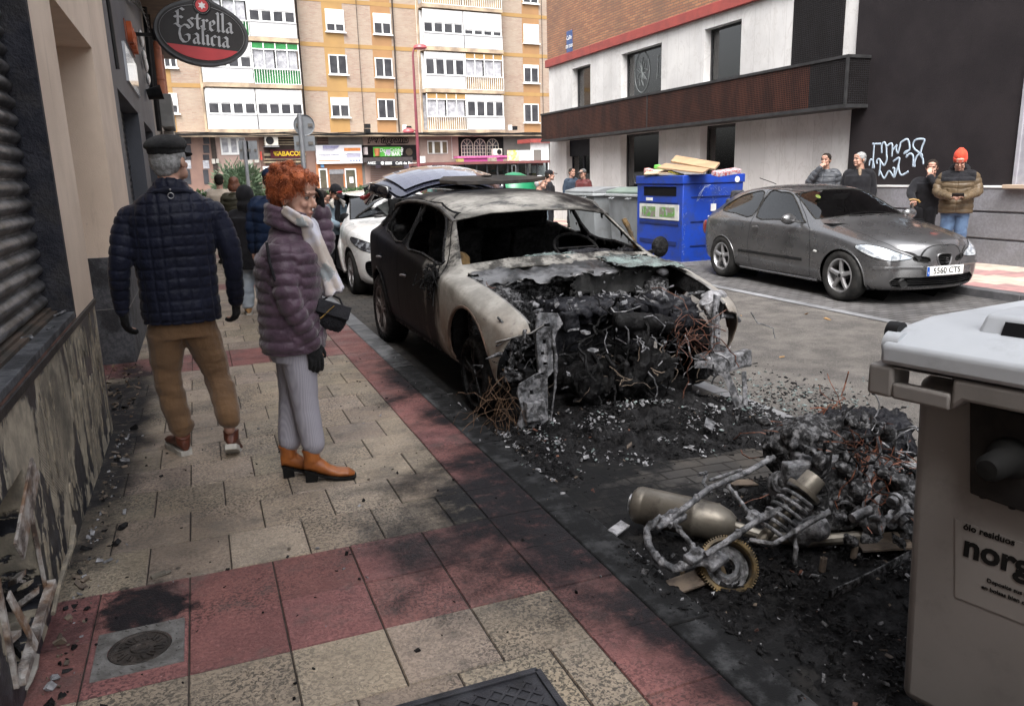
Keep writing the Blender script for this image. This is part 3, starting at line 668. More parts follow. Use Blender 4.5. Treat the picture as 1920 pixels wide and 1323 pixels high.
for (y0,y1) in ((9.4,12.72),(14.0,16.9)):
 b = MB(); prof = []; z = 0.0
 while z < 2.47:
  for k in range(5): a = PI*k/4; prof.append((WX-0.20+0.014*math.sin(a),z+0.08*k/4))
  z += 0.085
 n = len(prof); b.add([(p[0],y,p[1]) for y in (y0,y1) for p in prof],[(i,i+1,n+i+1,n+i) for i in range(n-1)])
 b.build('roller_shutter',K_SHUT2,gb,smooth=True,world=True)
b = MB(); b.box(WX-0.1,WX-0.08,9.9,11.7,3.75,4.9); b.build('window',K_WIN,gb,world=True)
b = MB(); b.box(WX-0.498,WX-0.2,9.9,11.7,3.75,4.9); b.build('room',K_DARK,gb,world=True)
K_ORANGE = mat('orange_letters',(0.50,0.11,0.035),(0.42,0.09,0.03),sc=9,rough=0.5)
os_ = thing('orange_sign','orange raised letters on the grey wall above the white sign','sign',(WX,12.9,3.49))
text_obj('lettering','BAR',0.34,K_ORANGE,os_,(0.045,0,0),(0,1,0),(0,0,1),0.03,sx=2.0,bold=0.01)
b = MB(); b.box(-0.0,0.012,-0.85,0.85,-0.13,0.13); b.build('backing',mat('orange_back',(0.30,0.07,0.03)),os_)
b = MB(); b.quad((0.03,-1.1,-0.21),(0.03,1.1,-0.21),(0.03,1.1,0.25),(0.03,-1.1,0.25)); b.box(0,0.028,-1.1,1.1,-0.21,0.25)
o = b.build('mirror_sign',mat('pale_panel',(0.62,0.64,0.68),(0.48,0.5,0.55),sc=1.2,rough=0.15,coat=0.6)); o.location = (WX,12.2,2.94); tag(o,'pale glossy sign panel on the grey wall below the orange letters','sign')
ws = thing('small_sign','small white sculpted emblem on the grey wall with a black lamp under it','sign',(WX+0.02,15.8,3.6))
b = MB()
for k in range(6): b.ell((0.04,-0.5+0.2*k,0.32-0.11*k+0.06*math.sin(k*2)),(0.04,0.16,0.10),10,6)
b.build('emblem',K_WHITE,ws,smooth=True)
b = MB(); b.cyl((0,0.3,-0.55),(0.25,0.3,-0.5),0.09,0.13); b.build('spotlight',K_BLACK,ws,smooth=True)
K_BEIGEW = mat('beige_pier',(0.27,0.24,0.21),(0.2,0.18,0.16),sc=2,rough=0.8,bump=0.3,world=True)
lb = thing('corner_building','beige corner building with brown balcony beyond the grey wall','building',(WX,22,0))
b = MB(); b.box(-9,WX,18.3,26.0,-0.2,10); b.build('wall',K_BEIGEW,lb,world=True)
K_BRWOOD = mat('brown_soffit',(0.16,0.10,0.06),(0.11,0.07,0.045),sc=4,rough=0.7,world=True)
b = MB(); b.box(WX,WX+0.75,9.1,26.0,5.0,5.2); b.box(WX,WX+0.9,20.0,26.0,6.3,6.5); b.build('balcony_slab',K_BRWOOD,lb,world=True)
K_PIPE = mat('orange_pipe',(0.42,0.14,0.07),(0.33,0.11,0.06),sc=6,rough=0.5)
b = MB()
for (y,rr,z0) in ((21.5,0.10,3.45),(22.5,0.10,3.45),(25.2,0.09,0.6)): b.cyl((WX+0.13,y,z0),(WX+0.13,y,6.4),rr,n=14)
for z in (3.9,4.6,5.3): b.lathe((WX+0.13,21.5,z),(0,0,1),[(0.10,0),(0.115,0.01),(0.115,0.06),(0.10,0.07)],14)
b.build('drainpipe',K_PIPE,lb,smooth=True,world=True)
mb_ = thing('meter_box','grey metal cabinets fixed one under the other below the orange pipes','utility box',(WX+0.2,22.0,3.0))
MB().box(-0.14,0.14,-1.0,1.2,-0.2,0.55).build('cabinet',mat('grey_cabinet',(0.22,0.22,0.215),(0.17,0.17,0.165),sc=3,rough=0.6),mb_,bevel=0.01)
MB().box(-0.14,0.10,-0.2,1.2,-1.1,-0.26).build('cabinet',mat('pale_cabinet',(0.3,0.29,0.27),(0.24,0.23,0.22),sc=3,rough=0.6),mb_,bevel=0.01)
b = MB()
for k in range(5): b.tube([(WX+0.03+0.02*k,9.0,3.9-0.03*k),(WX+0.05+0.02*k,10.5,3.85+0.05*math.sin(k)),(WX+0.04+0.03*k,14,4.2),(WX+0.1,19,5.0-0.1*k),(WX+0.1,26,5.0)],0.008,5)
b.tube([(WX+0.06,8.95,2.6),(WX+0.05,8.98,3.3),(WX+0.07,8.94,3.9)],0.02,6); b.tube([(WX+0.05,17.9,3.2),(WX+0.09,18.1,4.9)],0.05,6); b.tube([(WX+0.05,19.3,2.6),(WX+0.09,19.4,5.0)],0.06,6)
tag(b.build('wall_cables',K_BLACK,smooth=True),'bundle of black cables running along the top of the left facades','cables')
def nib_letters(strokes,size,O,U,V,N,th=0.006,nib=(0.11,0.11),mb=None):
 """strokes in letter units; the pen is a flat nib held at 45 degrees"""
 mb = mb or MB(); O = Vector(O); U = Vector(U); V = Vector(V); N = Vector(N)
 for st in strokes:
  for (x0,y0),(x1,y1) in zip(st[:-1],st[1:]):
   q = [(x0-nib[0]/2,y0-nib[1]/2),(x1-nib[0]/2,y1-nib[1]/2),(x1+nib[0]/2,y1+nib[1]/2),(x0+nib[0]/2,y0+nib[1]/2)]
   if abs((x1-x0)*nib[1]-(y1-y0)*nib[0]) < 1e-3*1: q = [(x0-nib[0]/2,y0-nib[1]/2),(x0+nib[0]*.35,y0-nib[1]*.5),(x1+nib[0]/2,y1+nib[1]/2),(x1-nib[0]*.35,y1+nib[1]*.5)]
   f = [O+U*(a*size)+V*(b*size)+N*th for a,b in q]; g = [p-N*(th*0.9) for p in f]
   mb.add(f+g,[(0,1,2,3),(7,6,5,4),(0,4,5,1),(1,5,6,2),(2,6,7,3),(3,7,4,0)])
 return mb
BL = {  # x-height 1,ascender 1.75
'E': (1.15,[[(0.95,1.55),(0.70,1.72),(0.42,1.5),(0.42,0.3)],[(0.12,1.28),(0.30,1.42),(0.42,1.30)],[(0.42,0.92),(0.62,0.98),(0.82,0.85)],[(0.10,0.25),(0.30,0.30),(0.55,0.06),(0.78,0.06),(0.98,0.26)],[(0.12,0.95),(0.30,0.85),(0.42,0.95)]]),
's': (0.72,[[(0.62,0.88),(0.42,0.97),(0.16,0.78),(0.56,0.34),(0.50,0.14),(0.30,0.03),(0.08,0.16)],[(0.18,0.78),(0.3,0.62)]]),
't': (0.60,[[(0.32,1.40),(0.26,1.2),(0.26,0.2),(0.40,0.04),(0.56,0.14)],[(0.06,0.96),(0.54,0.98)]]),
'r': (0.62,[[(0.10,0.92),(0.22,0.88),(0.22,0.14),(0.12,0.06)],[(0.22,0.14),(0.34,0.05)],[(0.22,0.80),(0.44,0.98),(0.58,0.82)]]),
'e': (0.68,[[(0.18,0.85),(0.18,0.20),(0.38,0.03),(0.60,0.18)],[(0.18,0.82),(0.40,0.98),(0.56,0.80),(0.54,0.62),(0.20,0.46)]]),
'l': (0.42,[[(0.10,1.72),(0.22,1.62),(0.22,0.18),(0.34,0.04)],[(0.22,0.2),(0.12,0.08)]]),
'a': (0.76,[[(0.14,0.84),(0.34,0.97),(0.54,0.82),(0.54,0.20),(0.68,0.04)],[(0.54,0.60),(0.28,0.52),(0.16,0.36),(0.18,0.14),(0.34,0.03),(0.54,0.20)]]),
'i': (0.42,[[(0.10,0.92),(0.22,0.86),(0.22,0.16),(0.34,0.04)],[(0.18,1.28),(0.30,1.36)],[(0.22,0.18),(0.12,0.08)]]),
'c': (0.62,[[(0.56,0.82),(0.38,0.97),(0.18,0.80),(0.18,0.20),(0.36,0.03),(0.58,0.18)]]),
'G': (1.25,[[(1.02,1.46),(0.80,1.62),(0.50,1.60),(0.24,1.30),(0.16,0.85),(0.26,0.35),(0.52,0.06),(0.84,0.10),(1.02,0.34),(1.02,0.72)],[(0.62,0.70),(0.84,0.80),(1.02,0.72)]]),
}
def nib_word(w,size,O,U,V,N,**kw):
 tot = sum(BL[c][0] for c in w); x = -tot/2; mb = MB()
 for c in w:
  nib_letters([[(px+x,py) for px,py in st] for st in BL[c][1]],size,O,U,V,N,mb=mb,nib=(0.20,0.15),**kw); x += BL[c][0]
 return mb
sg = thing('hanging_sign','dark oval beer sign with silver blackletter and a red band on a black bracket','sign',(0.36,14.0,3.77))
rot = Matrix.Rotation(math.radians(4.5),3,'Y') @ Matrix.Rotation(math.radians(6),3,'Z')
U_,V_,N_ = rot @ Vector((1,0,0)),rot @ Vector((0,0,1)),rot @ Vector((0,-1,0))
def oval(a,b,n=72,hump=True):
 out = []
 for k in range(n):
  t = 2*PI*k/n; x,y = a*math.cos(t),b*math.sin(t)
  if hump and y > 0: y += 0.075*math.exp(-(x/0.17)**2)
  out.append((x,y))
 return out
def plate(name,outline,d0,d1,m_,par,bevel=0.0):
 b = MB(); n = len(outline); P = lambda x,y,d: U_*x+V_*y+N_*d
 b.add([P(x,y,d0) for x,y in outline]+[P(x,y,d1) for x,y in outline],[tuple(range(n)),tuple(range(2*n-1,n-1,-1))]+[(i,(i+1) % n,n+(i+1) % n,n+i) for i in range(n)])
 return b.build(name,m_,par,bevel=bevel)
K_SGN = mat('sign_anthracite',(0.045,0.043,0.043),(0.036,0.034,0.034),sc=3,rough=0.5)
K_SGR = mat('sign_rim',(0.065,0.065,0.068),rough=0.45,metal=0.4)
K_SGS = mat('sign_silver',(0.36,0.36,0.37),(0.30,0.30,0.31),sc=6,rough=0.5)
K_SGD = mat('sign_red',(0.45,0.035,0.04),(0.38,0.03,0.035),sc=3,rough=0.5)
plate('box',oval(0.70,0.485),-0.09,0.09,K_SGR,sg,0.008)
plate('face',oval(0.655,0.44),0.0905,0.096,K_SGN,sg)
plate('face',oval(0.655,0.44),-0.096,-0.0905,K_SGN,sg)
b = MB(); rr = [(0.625*math.cos(t),0.405*math.sin(t)) for t in np.linspace(-0.62,PI+0.62,90)]
for p,q in zip(rr[:-1],rr[1:]):
 if abs(p[0]) < 0.12 and p[1] > 0: continue
 b.bar(U_*p[0]+V_*p[1]+N_*0.0975,U_*q[0]+V_*q[1]+N_*0.0975,0.003,0.016,up=V_ if False else N_)
b.build('silver_line',K_SGS,sg)
y0 = -0.215; seg_ = [(0.62*math.cos(t),0.40*math.sin(t)) for t in np.linspace(-PI+0.555,-0.555,40)]
plate('red_band',seg_,0.0965,0.102,K_SGD,sg)
nib_word('Estrella',0.165,U_*0.02+V_*0.045+N_*0.096,U_,V_,N_,th=0.010).build('lettering',K_SGS,sg)
nib_word('Galicia',0.165,U_*0.02+V_*-0.175+N_*0.096,U_,V_,N_,th=0.010).build('lettering',K_SGS,sg)
def badge(c,r,m_,d0,d1,name,n=40): return plate(name,[(c[0]+r*math.cos(2*PI*k/n),c[1]+r*math.sin(2*PI*k/n)) for k in range(n)],d0,d1,m_,sg)
badge((0,0.405),0.135,K_BLACK,0.097,0.108,'badge'); badge((0,0.405),0.094,K_SGD,0.1085,0.112,'badge')
star = [((0.060 if k % 2 == 0 else 0.034)*math.sin(PI*k/6),0.405+(0.060 if k % 2 == 0 else 0.034)*math.cos(PI*k/6)) for k in range(12)]
plate('badge_star',star,0.1125,0.116,mat('star_white',(0.7,0.68,0.68)),sg)
b = MB()
for k in range(34):
 a = 2*PI*k/34; c_ = U_*(0.114*math.cos(a))+V_*(0.405+0.114*math.sin(a))+N_*0.109
 b.obox(c_,U_*math.cos(a)+V_*math.sin(a),U_*-math.sin(a)+V_*math.cos(a),N_,0.006,0.003,0.001)
b.build('badge_lettering',mat('badge_grey',(0.3,0.3,0.3)),sg)
b = MB(); b.bar((-1.0,0.1,-0.02),(-0.66,0.1,-0.02),0.05,0.05); b.box(-0.73,-0.60,0.05,0.15,-0.10,0.06)
b.bar((0.12,0.1,0.45),(0.12,0.1,1.5),0.05,0.05); b.bar((0.2,0.1,0.45),(0.2,0.1,1.5),0.03,0.03); b.bar((-1.0,0.1,1.2),(0.3,0.1,1.2),0.05,0.05)
b.build('bracket',K_BLACK,sg)
# ================================================================ RIGHT SIDE: marble fronted building and the black wall
def marble_material():
 t = NT('marble_slabs'); P = t.geo(); xyz = t.sep(P)
 c = t.mix(t.ramp(t.noise(0.9,6,0.6,co=P),0.35,0.65),(0.62,0.61,0.60),(0.52,0.51,0.505))
 v = t.noise(1.0,7,0.62,co=t.mapping(P,sc=(1,1.6,0.8),rot=(0.5,0,0)),dist=2.2)
 vein = t.ramp(t.math('ABSOLUTE',t.math('SUBTRACT',v,0.5)),0.022,0.0)
 c = t.mix(t.math('MULTIPLY',vein,0.35),c,(0.36,0.33,0.31))
 u = t.math('FRACT',t.math('MULTIPLY',xyz[1],1/0.46)); j = t.ramp(t.math('ABSOLUTE',t.math('SUBTRACT',u,0.5)),0.488,0.497)
 w = t.n('ShaderNodeTexWhiteNoise',noise_dimensions='1D'); t.l(t.math('FLOOR',t.math('MULTIPLY',xyz[1],1/0.46)),w.inputs['W'])
 c = t.mix(1.0,c,t.mix(w.outputs[0],(1,1,1),(0.86,0.855,0.85)),'MULTIPLY')
 c = t.mix(t.math('MULTIPLY',t.ramp(t.noise(1.0,6,0.7,co=t.mapping(P,sc=(3,7,0.6))),0.55,0.75),0.3),c,(0.40,0.38,0.35))
 c = t.mix(t.math('MULTIPLY',j,0.6),c,(0.22,0.21,0.2)); t.set(c,0.45); t.bump(t.noise(30,3,co=P),0.1,0.004); return t.m
K_MARB = marble_material()
def brick_material(name,a,b_,mort,axis='y',w=0.25,h=0.062,ms=0.010,dirt=(0.12,0.08,0.06),co=None,dz=None):
 t = NT(name); P = t.geo() if co is None else t.co; xyz = t.sep(P)
 cb = t.n('ShaderNodeCombineXYZ'); t.l(xyz[1] if axis == 'y' else xyz[0],cb.inputs[0]); t.l(xyz[2],cb.inputs[1])
 bt = t.n('ShaderNodeTexBrick'); t.l(cb.outputs[0],bt.inputs['Vector']); bt.inputs['Scale'].default_value = 1
 bt.inputs['Brick Width'].default_value = w; bt.inputs['Row Height'].default_value = h; bt.inputs['Mortar Size'].default_value = ms; bt.inputs['Bias'].default_value = 0.0
 for k,v in (('Color1',a),('Color2',b_),('Mortar',mort)): bt.inputs[k].default_value = (*v,1)
 c = t.mix(t.math('MULTIPLY',t.ramp(t.noise(0.55,5,0.65,co=P),0.38,0.66),0.55),bt.outputs[0],dirt)
 c = t.mix(t.math('MULTIPLY',t.ramp(t.noise(30,3,co=P),0.4,0.7),0.2),c,tuple(x*0.5 for x in a))
 t.set(c,0.85); t.bump(t.math('SUBTRACT',1.0,bt.outputs[1]),0.5,0.01); return t.m
K_BRKR = brick_material('brown_brick',(0.36,0.17,0.085),(0.24,0.105,0.06),(0.13,0.09,0.07),w=0.25,h=0.066)
K_REDT = mat('red_trim',(0.30,0.055,0.045),(0.22,0.045,0.04),sc=2.5,rough=0.6,bump=0.2,world=True)
def mesh_band(name,c1,c2):
 t = NT(name); P = t.geo(); xyz = t.sep(P)
 def ln(s,n_): return t.ramp(t.math('ABSOLUTE',t.math('SUBTRACT',t.math('FRACT',t.math('MULTIPLY',s,1/n_)),0.5)),0.30,0.42)
 g = t.math('MAXIMUM',ln(t.math('ADD',xyz[1],xyz[0]),0.045),ln(xyz[2],0.035))
 n = t.ramp(t.noise(1.0,5,0.7,co=t.mapping(P,sc=(1,3.5,1))),0.35,0.65)
 c = t.mix(g,(0.008,0.006,0.006),t.mix(n,c1,c2)); t.set(c,0.55,0.1,Specular_IOR_Level=.15); t.bump(g,0.6,0.01); return t.m
K_BAND = mesh_band('rust_mesh',(0.08,0.03,0.02),(0.035,0.015,0.012)); K_BANDK = mesh_band('black_mesh',(0.018,0.018,0.02),(0.012,0.012,0.013))
K_BLKWALL = mat('black_painted_wall',(0.018,0.0155,0.017),(0.024,0.0205,0.022),sc=1.2,rough=0.7,bump=0.3,bsc=60,world=True)
K_GRANITE = mat('grey_granite_base',(0.215,0.215,0.235),(0.165,0.165,0.18),sc=30,rough=0.7,bump=0.3,bsc=90,dirt=(0.12,0.115,0.115),dsc=1.2,damt=0.45,world=True)
def ry(px,py): return at(px,py,0,RWX)
Y_ = lambda px,py: ry(px,py)[1]
Z_ = lambda px,py: ry(px,py)[2]
YL,YB = Y_(1030,200),Y_(1606,120)          # far corner,joint between marble and black wall
ZC0,ZC1 = Z_(1200,73),Z_(1200,55)
ztop = Z_(1240,80); zs = Z_(1165,188); zsh = Z_(1235,245)
H1 = [(Y_(1107,160),Y_(1073,160),zs,ztop),(Y_(1240,130),Y_(1165,140),zs,ztop),(Y_(1389,90),Y_(1320,100),zs,ztop),(Y_(1584,40),Y_(1488,50),zs,5.4)]
H0 = [(Y_(1106,300),Y_(1062,300),0.0,zsh),(Y_(1235,280),Y_(1163,280),0.45,zsh),(Y_(1378,270),Y_(1312,270),0.45,zsh)]
rb = thing('marble_building','corner building clad in pale veined marble with brown brick floors above','building',(RWX,18,0))
b = MB(); NN = (-1,0,0)
zc_end = ZC0
wallgrid(b,(RWX,0,0),(0,1,0),NN,YB,YL,-0.02,ZC0,H0+[(h[0],h[1],h[2],min(h[3],ZC0)) for h in H1],0.28)
b.quad((RWX,YL,-0.02),(RWX+12,YL,-0.02),(RWX+12,YL,ZC0),(RWX,YL,ZC0))
b.build('marble_wall',K_MARB,rb,world=True)
b = MB(); b.box(RWX-0.03,RWX+12,YB,YL+0.03,ZC1,9); b.build('brick_wall',K_BRKR,rb,world=True)
b = MB(); b.box(RWX-0.10,RWX+11.9,YB+0.002,YL+0.08,ZC0,ZC1); b.build('cornice',K_REDT,rb,world=True,bevel=0.01)
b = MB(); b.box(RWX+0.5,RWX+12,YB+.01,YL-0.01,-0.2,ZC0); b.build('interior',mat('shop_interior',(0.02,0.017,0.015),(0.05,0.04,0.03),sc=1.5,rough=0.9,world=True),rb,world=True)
K_INWIN = mat('net_behind_glass',(0.30,0.31,0.31),(0.2,0.2,0.2),sc=0.8,rough=0.8,world=True)
K_FRAMED = mat('dark_window_frame',(0.05,0.05,0.052),rough=0.5,metal=0.3)
for i,h in enumerate(H1[:3]):
 b = MB(); x = RWX+0.2
 for (u,v,w,z) in ((h[0],h[0]+0.05,zs,ztop),(h[1]-0.05,h[1],zs,ztop)): b.box(x-0.02,x+0.03,u,v,w,z)
 b.box(x-0.02,x+0.03,h[0]+.051,h[1]-.051,ztop-0.05,ztop); b.box(x-0.02,x+0.03,h[0]+.051,h[1]-.051,zs,zs+0.05)
 f = b.build('window_frame',K_FRAMED,rb,world=True)
 b = MB(); b.box(x,x+0.006,h[0]+.05,h[1]-.05,zs+.05,ztop-.05); b.build('window_pane',K_WIN,f,world=True)
 b = MB(); b.box(x+0.15,x+0.16,h[0],h[1],zs,ztop); b.build('net_curtain',K_INWIN,f,world=True)
 if i == 1:   # white sketch drawn on the pane
  b = MB(); yc,zc = h[0]+0.62*(h[1]-h[0]),(zs+ztop)/2+0.05
  b.tube([(x-0.012,yc+0.36*math.cos(t),zc+0.50*math.sin(t)) for t in np.linspace(0,2*PI,40)],0.008,4)
  for k in range(9): b.tube([(x-0.012,yc,zc),(x-0.012,yc+0.1*math.cos(k*.7),zc+0.2*math.sin(k*.7)),(x-0.012,yc+0.27*math.cos(k*.7+.25),zc+0.36*math.sin(k*.7+.25)),(x-0.012,yc+0.2*math.cos(k*.7+.6),zc+0.2*math.sin(k*.7+.6)),(x-0.012,yc,zc)],0.006,4)
  b.tube([(x-0.012,h[0]+0.1,zc+0.3),(x-0.012,h[0]+0.45,zc+0.3),(x-0.012,h[0]+0.5,zc-0.25),(x-0.012,h[0]+0.12,zc-0.2),(x-0.012,h[0]+0.1,zc+0.3)],0.006,4)
  b.build('pane_drawing',mat('faint_white',(0.22,0.24,0.24)),f,world=True)
b = MB(); h = H1[3]; b.box(RWX-0.02,RWX+0.02,h[0],h[1],zs,5.4); b.build('grille_panel',K_BANDK,rb,world=True)
K_GOODS = [mat('goods_'+str(i),c,rough=0.6) for i,c in enumerate(((0.40,0.22,0.10),(0.5,0.38,0.22),(0.28,0.09,0.06),(0.15,0.24,0.3),(0.5,0.46,0.4)))]
r = random.Random(17)
for i,h in enumerate(H0):
 x = RWX+0.22; b = MB()
 b.box(x-0.02,x+0.03,h[0],h[0]+0.06,h[2],zsh); b.box(x-0.02,x+0.03,h[1]-0.06,h[1],h[2],zsh); b.box(x-0.02,x+0.03,h[0]+.061,h[1]-.061,zsh-0.06,zsh)
 if i == 0:
  b.box(x-0.10,x-0.021,h[0],h[1],1.95,zsh)
  m_ = (h[0]+h[1])/2; b.box(x-0.02,x+0.03,m_-0.05,m_+0.05,0,1.949)
 f = b.build('shop_window' if i else 'entrance_door',K_FRAMED if i else mat('door_blue_black',(0.012,0.013,0.02),rough=0.5),rb,world=True)
 b = MB(); b.box(x,x+0.006,h[0]+.06,h[1]-.06,h[2],zsh-.06); b.build('pane',K_WIN,f,world=True)
 b = MB()
 for k in range(26):
  y = r.uniform(h[0]+.1,h[1]-.1); z = r.choice((0.5,0.95,1.4,1.8)); w_ = r.uniform(0.06,0.16)
  b.box(x+0.12+r.uniform(0,.1),x+0.16+r.uniform(0.1,.2),y-w_/2,y+w_/2,z,z+r.uniform(0.12,0.36),mi=r.randrange(5))
 b.build('goods_on_show',K_GOODS,f,world=True)
zt0,zb0 = Z_(1300,163),Z_(1300,231)
YE = at(1764,0,0,RWX-0.35)[1]
bx = RWX-0.55; fy = lambda px,py: at(px,py,0,bx)[1]
zbt,zbb = at(1300,163,0,bx)[2],at(1300,229,0,bx)[2]
yn,yf,yk = fy(1588,140),fy(1015,240),fy(1518,150)
b = MB(); b.box(bx,RWX-0.001,yk,yf,zbb,zbt); o = b.build('sign_band',K_BAND,rb,world=True)
b = MB(); b.box(bx,RWX+0.001,yn,yk-0.002,zbb,zbt); b.build('sign_band_end',K_BANDK,rb,world=True)
b = MB(); b.box(bx-0.02,RWX+.001,yn-0.02,yf+0.02,zbt+.001,zbt+0.05); b.box(bx-0.02,RWX+.001,yn-0.02,yf+0.02,zbb-0.06,zbb-.001); b.box(bx-0.021,bx+0.02,yn-0.021,yn+0.02,zbb,zbt); b.box(bx-0.021,bx-0.001,(yn+yf)/2-0.01,(yn+yf)/2+0.01,zbb,zbt)
b.build('band_trim',K_FRAMED,rb,world=True)
sp = thing('street_name_plate','small blue enamel street name plate with white writing on the brown brick','street sign',(RWX-0.03,Y_(1070,78),Z_(1070,78)))
MB().box(-0.02,-0.001,-0.19,0.19,-0.30,0.30).build('plate',mat('enamel_blue',(0.03,0.07,0.20),(0.04,0.08,0.2),rough=0.3),sp,bevel=0.004)
text_obj('lettering','Calle',0.17,K_WHITE,sp,(-0.023,0,0.10),(0,-1,0),(0,0,1),0.002); text_obj('lettering','DE DOS',0.13,K_WHITE,sp,(-0.023,0,-0.14),(0,-1,0),(0,0,1),0.002,bold=0.002)
bw = thing('black_wall_building','building with a black painted wall over a grey granite base','building',(RWX,8,0))
zg = Z_(1646,347); zj1 = Z_(1700,391); zj2 = Z_(1850,447)
b = MB(); b.box(RWX-0.06,RWX+12,-12,YB-0.02,zg,9); b.build('wall',K_BLKWALL,bw,world=True)
b = MB(); gx = RWX-0.09
for (z0,z1) in ((-0.05,zj2-0.015),(zj2+0.015,zj1-0.015),(zj1+0.015,zg-0.03)): b.box(gx,RWX+1,-12,YB-0.001,z0,z1)
b.box(gx+0.03,RWX+1,-12,YB-0.003,-0.05,zg-0.05); b.build('granite_base',K_GRANITE,bw,world=True,bevel=0.006)
b = MB(); b.box(gx-0.015,RWX+1,-12,YB,zg-0.028,zg+0.004); b.build('white_coping',K_WHITE,bw,world=True,bevel=0.003)
wy = at(1892,345,0,gx)[1]; b = MB(); b.box(gx-0.10,RWX,wy-2.5,wy+0.03,zg-0.035,zg+0.02); b.build('window_sill',mat('tan_sill',(0.42,0.32,0.24),(0.36,0.28,0.21),rough=0.7),bw,world=True,bevel=0.005)
b = MB(); b.box(RWX-0.075,RWX,wy-0.30,wy-0.10,zg+0.02,3.5); b.box(RWX-0.10,RWX,wy-0.10,wy-0.05,zg+0.02,3.5); b.box(RWX-0.07,RWX,wy-2.4,wy-.301,zg+0.02,3.5,mi=0)
b.build('window_frame',mat('pale_grey_frame',(0.33,0.33,0.36),(0.27,0.27,0.3),sc=6,rough=0.6,bump=0.3),bw,world=True)
GR = [[(215,520),(222,400),(232,250),(218,242),(310,240)],[(318,345),(318,260),(345,222),(368,262),(372,350),(375,420),(345,480),(318,450),(290,410),(262,430),(268,465)],[(375,268),(420,235),(438,262),(432,385)],[(432,320),(470,275),(490,248)],[(490,248),(480,300),(500,350)],[(500,350),(525,260),(535,225),(610,190),(632,300),(590,325),(565,352)],[(565,352),(600,335),(610,320)],[(590,395),(635,350),(672,380),(668,500)],[(598,360),(610,385)],[(690,500),(690,440),(720,370),(765,355),(772,385),(740,340),(690,300),(670,250),(700,195),(770,185),(800,200),(770,280),(755,360),(780,410),(785,470)],[(177,485),(185,430),(205,415),(222,440),(235,515)],[(300,425),(300,500),(285,600)],[(300,545),(345,625),(400,545),(455,612),(480,560),(510,460),(512,395),(445,440)],[(440,512),(462,520),(455,600)],[(505,470),(515,550),(545,590),(620,548)]]
b = MB(); xw = RWX-0.0625
for st in GR:
 pts = [at(1600+u/6.0,230+v/6.0,0,xw-0.001) for u,v in st]
 q = []
 for i in range(len(pts)-1):
  p0,p1,p2,p3 = pts[max(i-1,0)],pts[i],pts[i+1],pts[min(i+2,len(pts)-1)]
  for k in range(5):
   t = k/5.0; q.append(0.5*((2*p1)+(-p0+p2)*t+(2*p0-5*p1+4*p2-p3)*t*t+(-p0+3*p1-3*p2+p3)*t**3))
 q.append(pts[-1])
 b.tube(q,[0.019]*len(q),6)
me = b.mesh(); v = get_v(me); v[:,0] = xw+(v[:,0]-xw)*0.12; set_v(me,v)
o = finish(me,'graffiti',mat('spray_paint_blue_white',(0.42,0.50,0.58),(0.30,0.37,0.45),sc=12,rough=0.7),bw,True,world=True)
# ================================================================ FAR BUILDING across the cross street
FD,FA = 55.0,math.radians(7)
_d0 = ray(650,330); FP = CAM+_d0*(FD/_d0[1]); FP[2] = 0
FU = np.array([math.cos(FA),math.sin(FA),0.0]); FN = np.array([math.sin(FA),-math.cos(FA),0.0])
def fz(px,py,out=0.0):
 """(s, z) on the facade plane, or on a plane standing 'out' metres in front of it"""
 P0 = FP+FN*out; d = ray(px,py); t = ((P0-CAM) @ FN)/(d @ FN); p = CAM+d*t
 return float((p-P0) @ FU),float(p[2])
def fs_(px,py): return fz(px,py)[0]
K_BRKF = brick_material('blond_brick',(0.36,0.27,0.205),(0.29,0.185,0.135),(0.29,0.25,0.215),axis='x',w=0.26,h=0.085,ms=0.012,dirt=(0.38,0.32,0.25),co='obj')
K_YEL = mat('ochre_render',(0.34,0.205,0.075),(0.30,0.18,0.068),sc=1.0,rough=0.85,bump=0.1)
K_ORR = mat('orange_render',(0.31,0.17,0.075),(0.27,0.15,0.068),sc=1.0,rough=0.85)
K_SLABT = mat('stained_slab_edge',(0.46,0.36,0.25),(0.25,0.19,0.14),sc=1.2,rough=0.9)
K_BLIND = mat('white_roller_blind',(0.50,0.495,0.495),(0.44,0.435,0.435),sc=2,rough=0.6)
K_WPAN = mat('white_panel',(0.48,0.48,0.485),(0.42,0.42,0.425),sc=1,rough=0.6)
K_CURT = mat('lace_curtain',(0.40,0.40,0.42),(0.25,0.25,0.27),sc=4,rough=0.9)
K_PINK = mat('pinkish_stone',(0.33,0.235,0.20),(0.28,0.20,0.17),sc=1.5,rough=0.8)
K_BRST = mat('brown_stone',(0.21,0.125,0.095),(0.17,0.10,0.08),sc=1.5,rough=0.6)
K_GREEN = mat('green_awning_cloth',(0.03,0.22,0.06),(0.02,0.15,0.045),sc=3,rough=0.8)
K_DGL = mat('dark_glass',(0.035,0.035,0.04),(0.06,0.06,0.065),sc=1.5,rough=0.15)
K_GREYP = mat('grey_panel',(0.16,0.145,0.13),(0.13,0.12,0.11),sc=1.2,rough=0.8)
fb = thing('apartment_block','blond brick apartment block with ochre strips and white enclosed balconies','building',tuple(FP),FA)
def fbx(mb,s0,s1,z0,z1,d0,d1,mi=None): return mb.box(s0,s1,-d1,-d0,z0,z1,mi)   # d = metres out of the facade
zbase = 4.62
floor_z = [fz(1032,108.8)[1]]
ZB = [fz(600,248)[1],fz(600,166)[1],fz(600,84)[1]]; ST = (ZB[2]-ZB[0])/2; ZB = [ZB[0]+ST*k for k in range(7)]
SL,SR = fs_(300,200)-6,fs_(1034,200)+14
b = MB(); fbx(b,SL,SR,ZB[0]-0.1,ZB[-1]+3,-8,0); b.build('brick_wall',K_BRKF,fb)
b = MB()
for z in ZB[1:]: fbx(b,SL,SR,z-0.13,z+0.13,0,0.02)
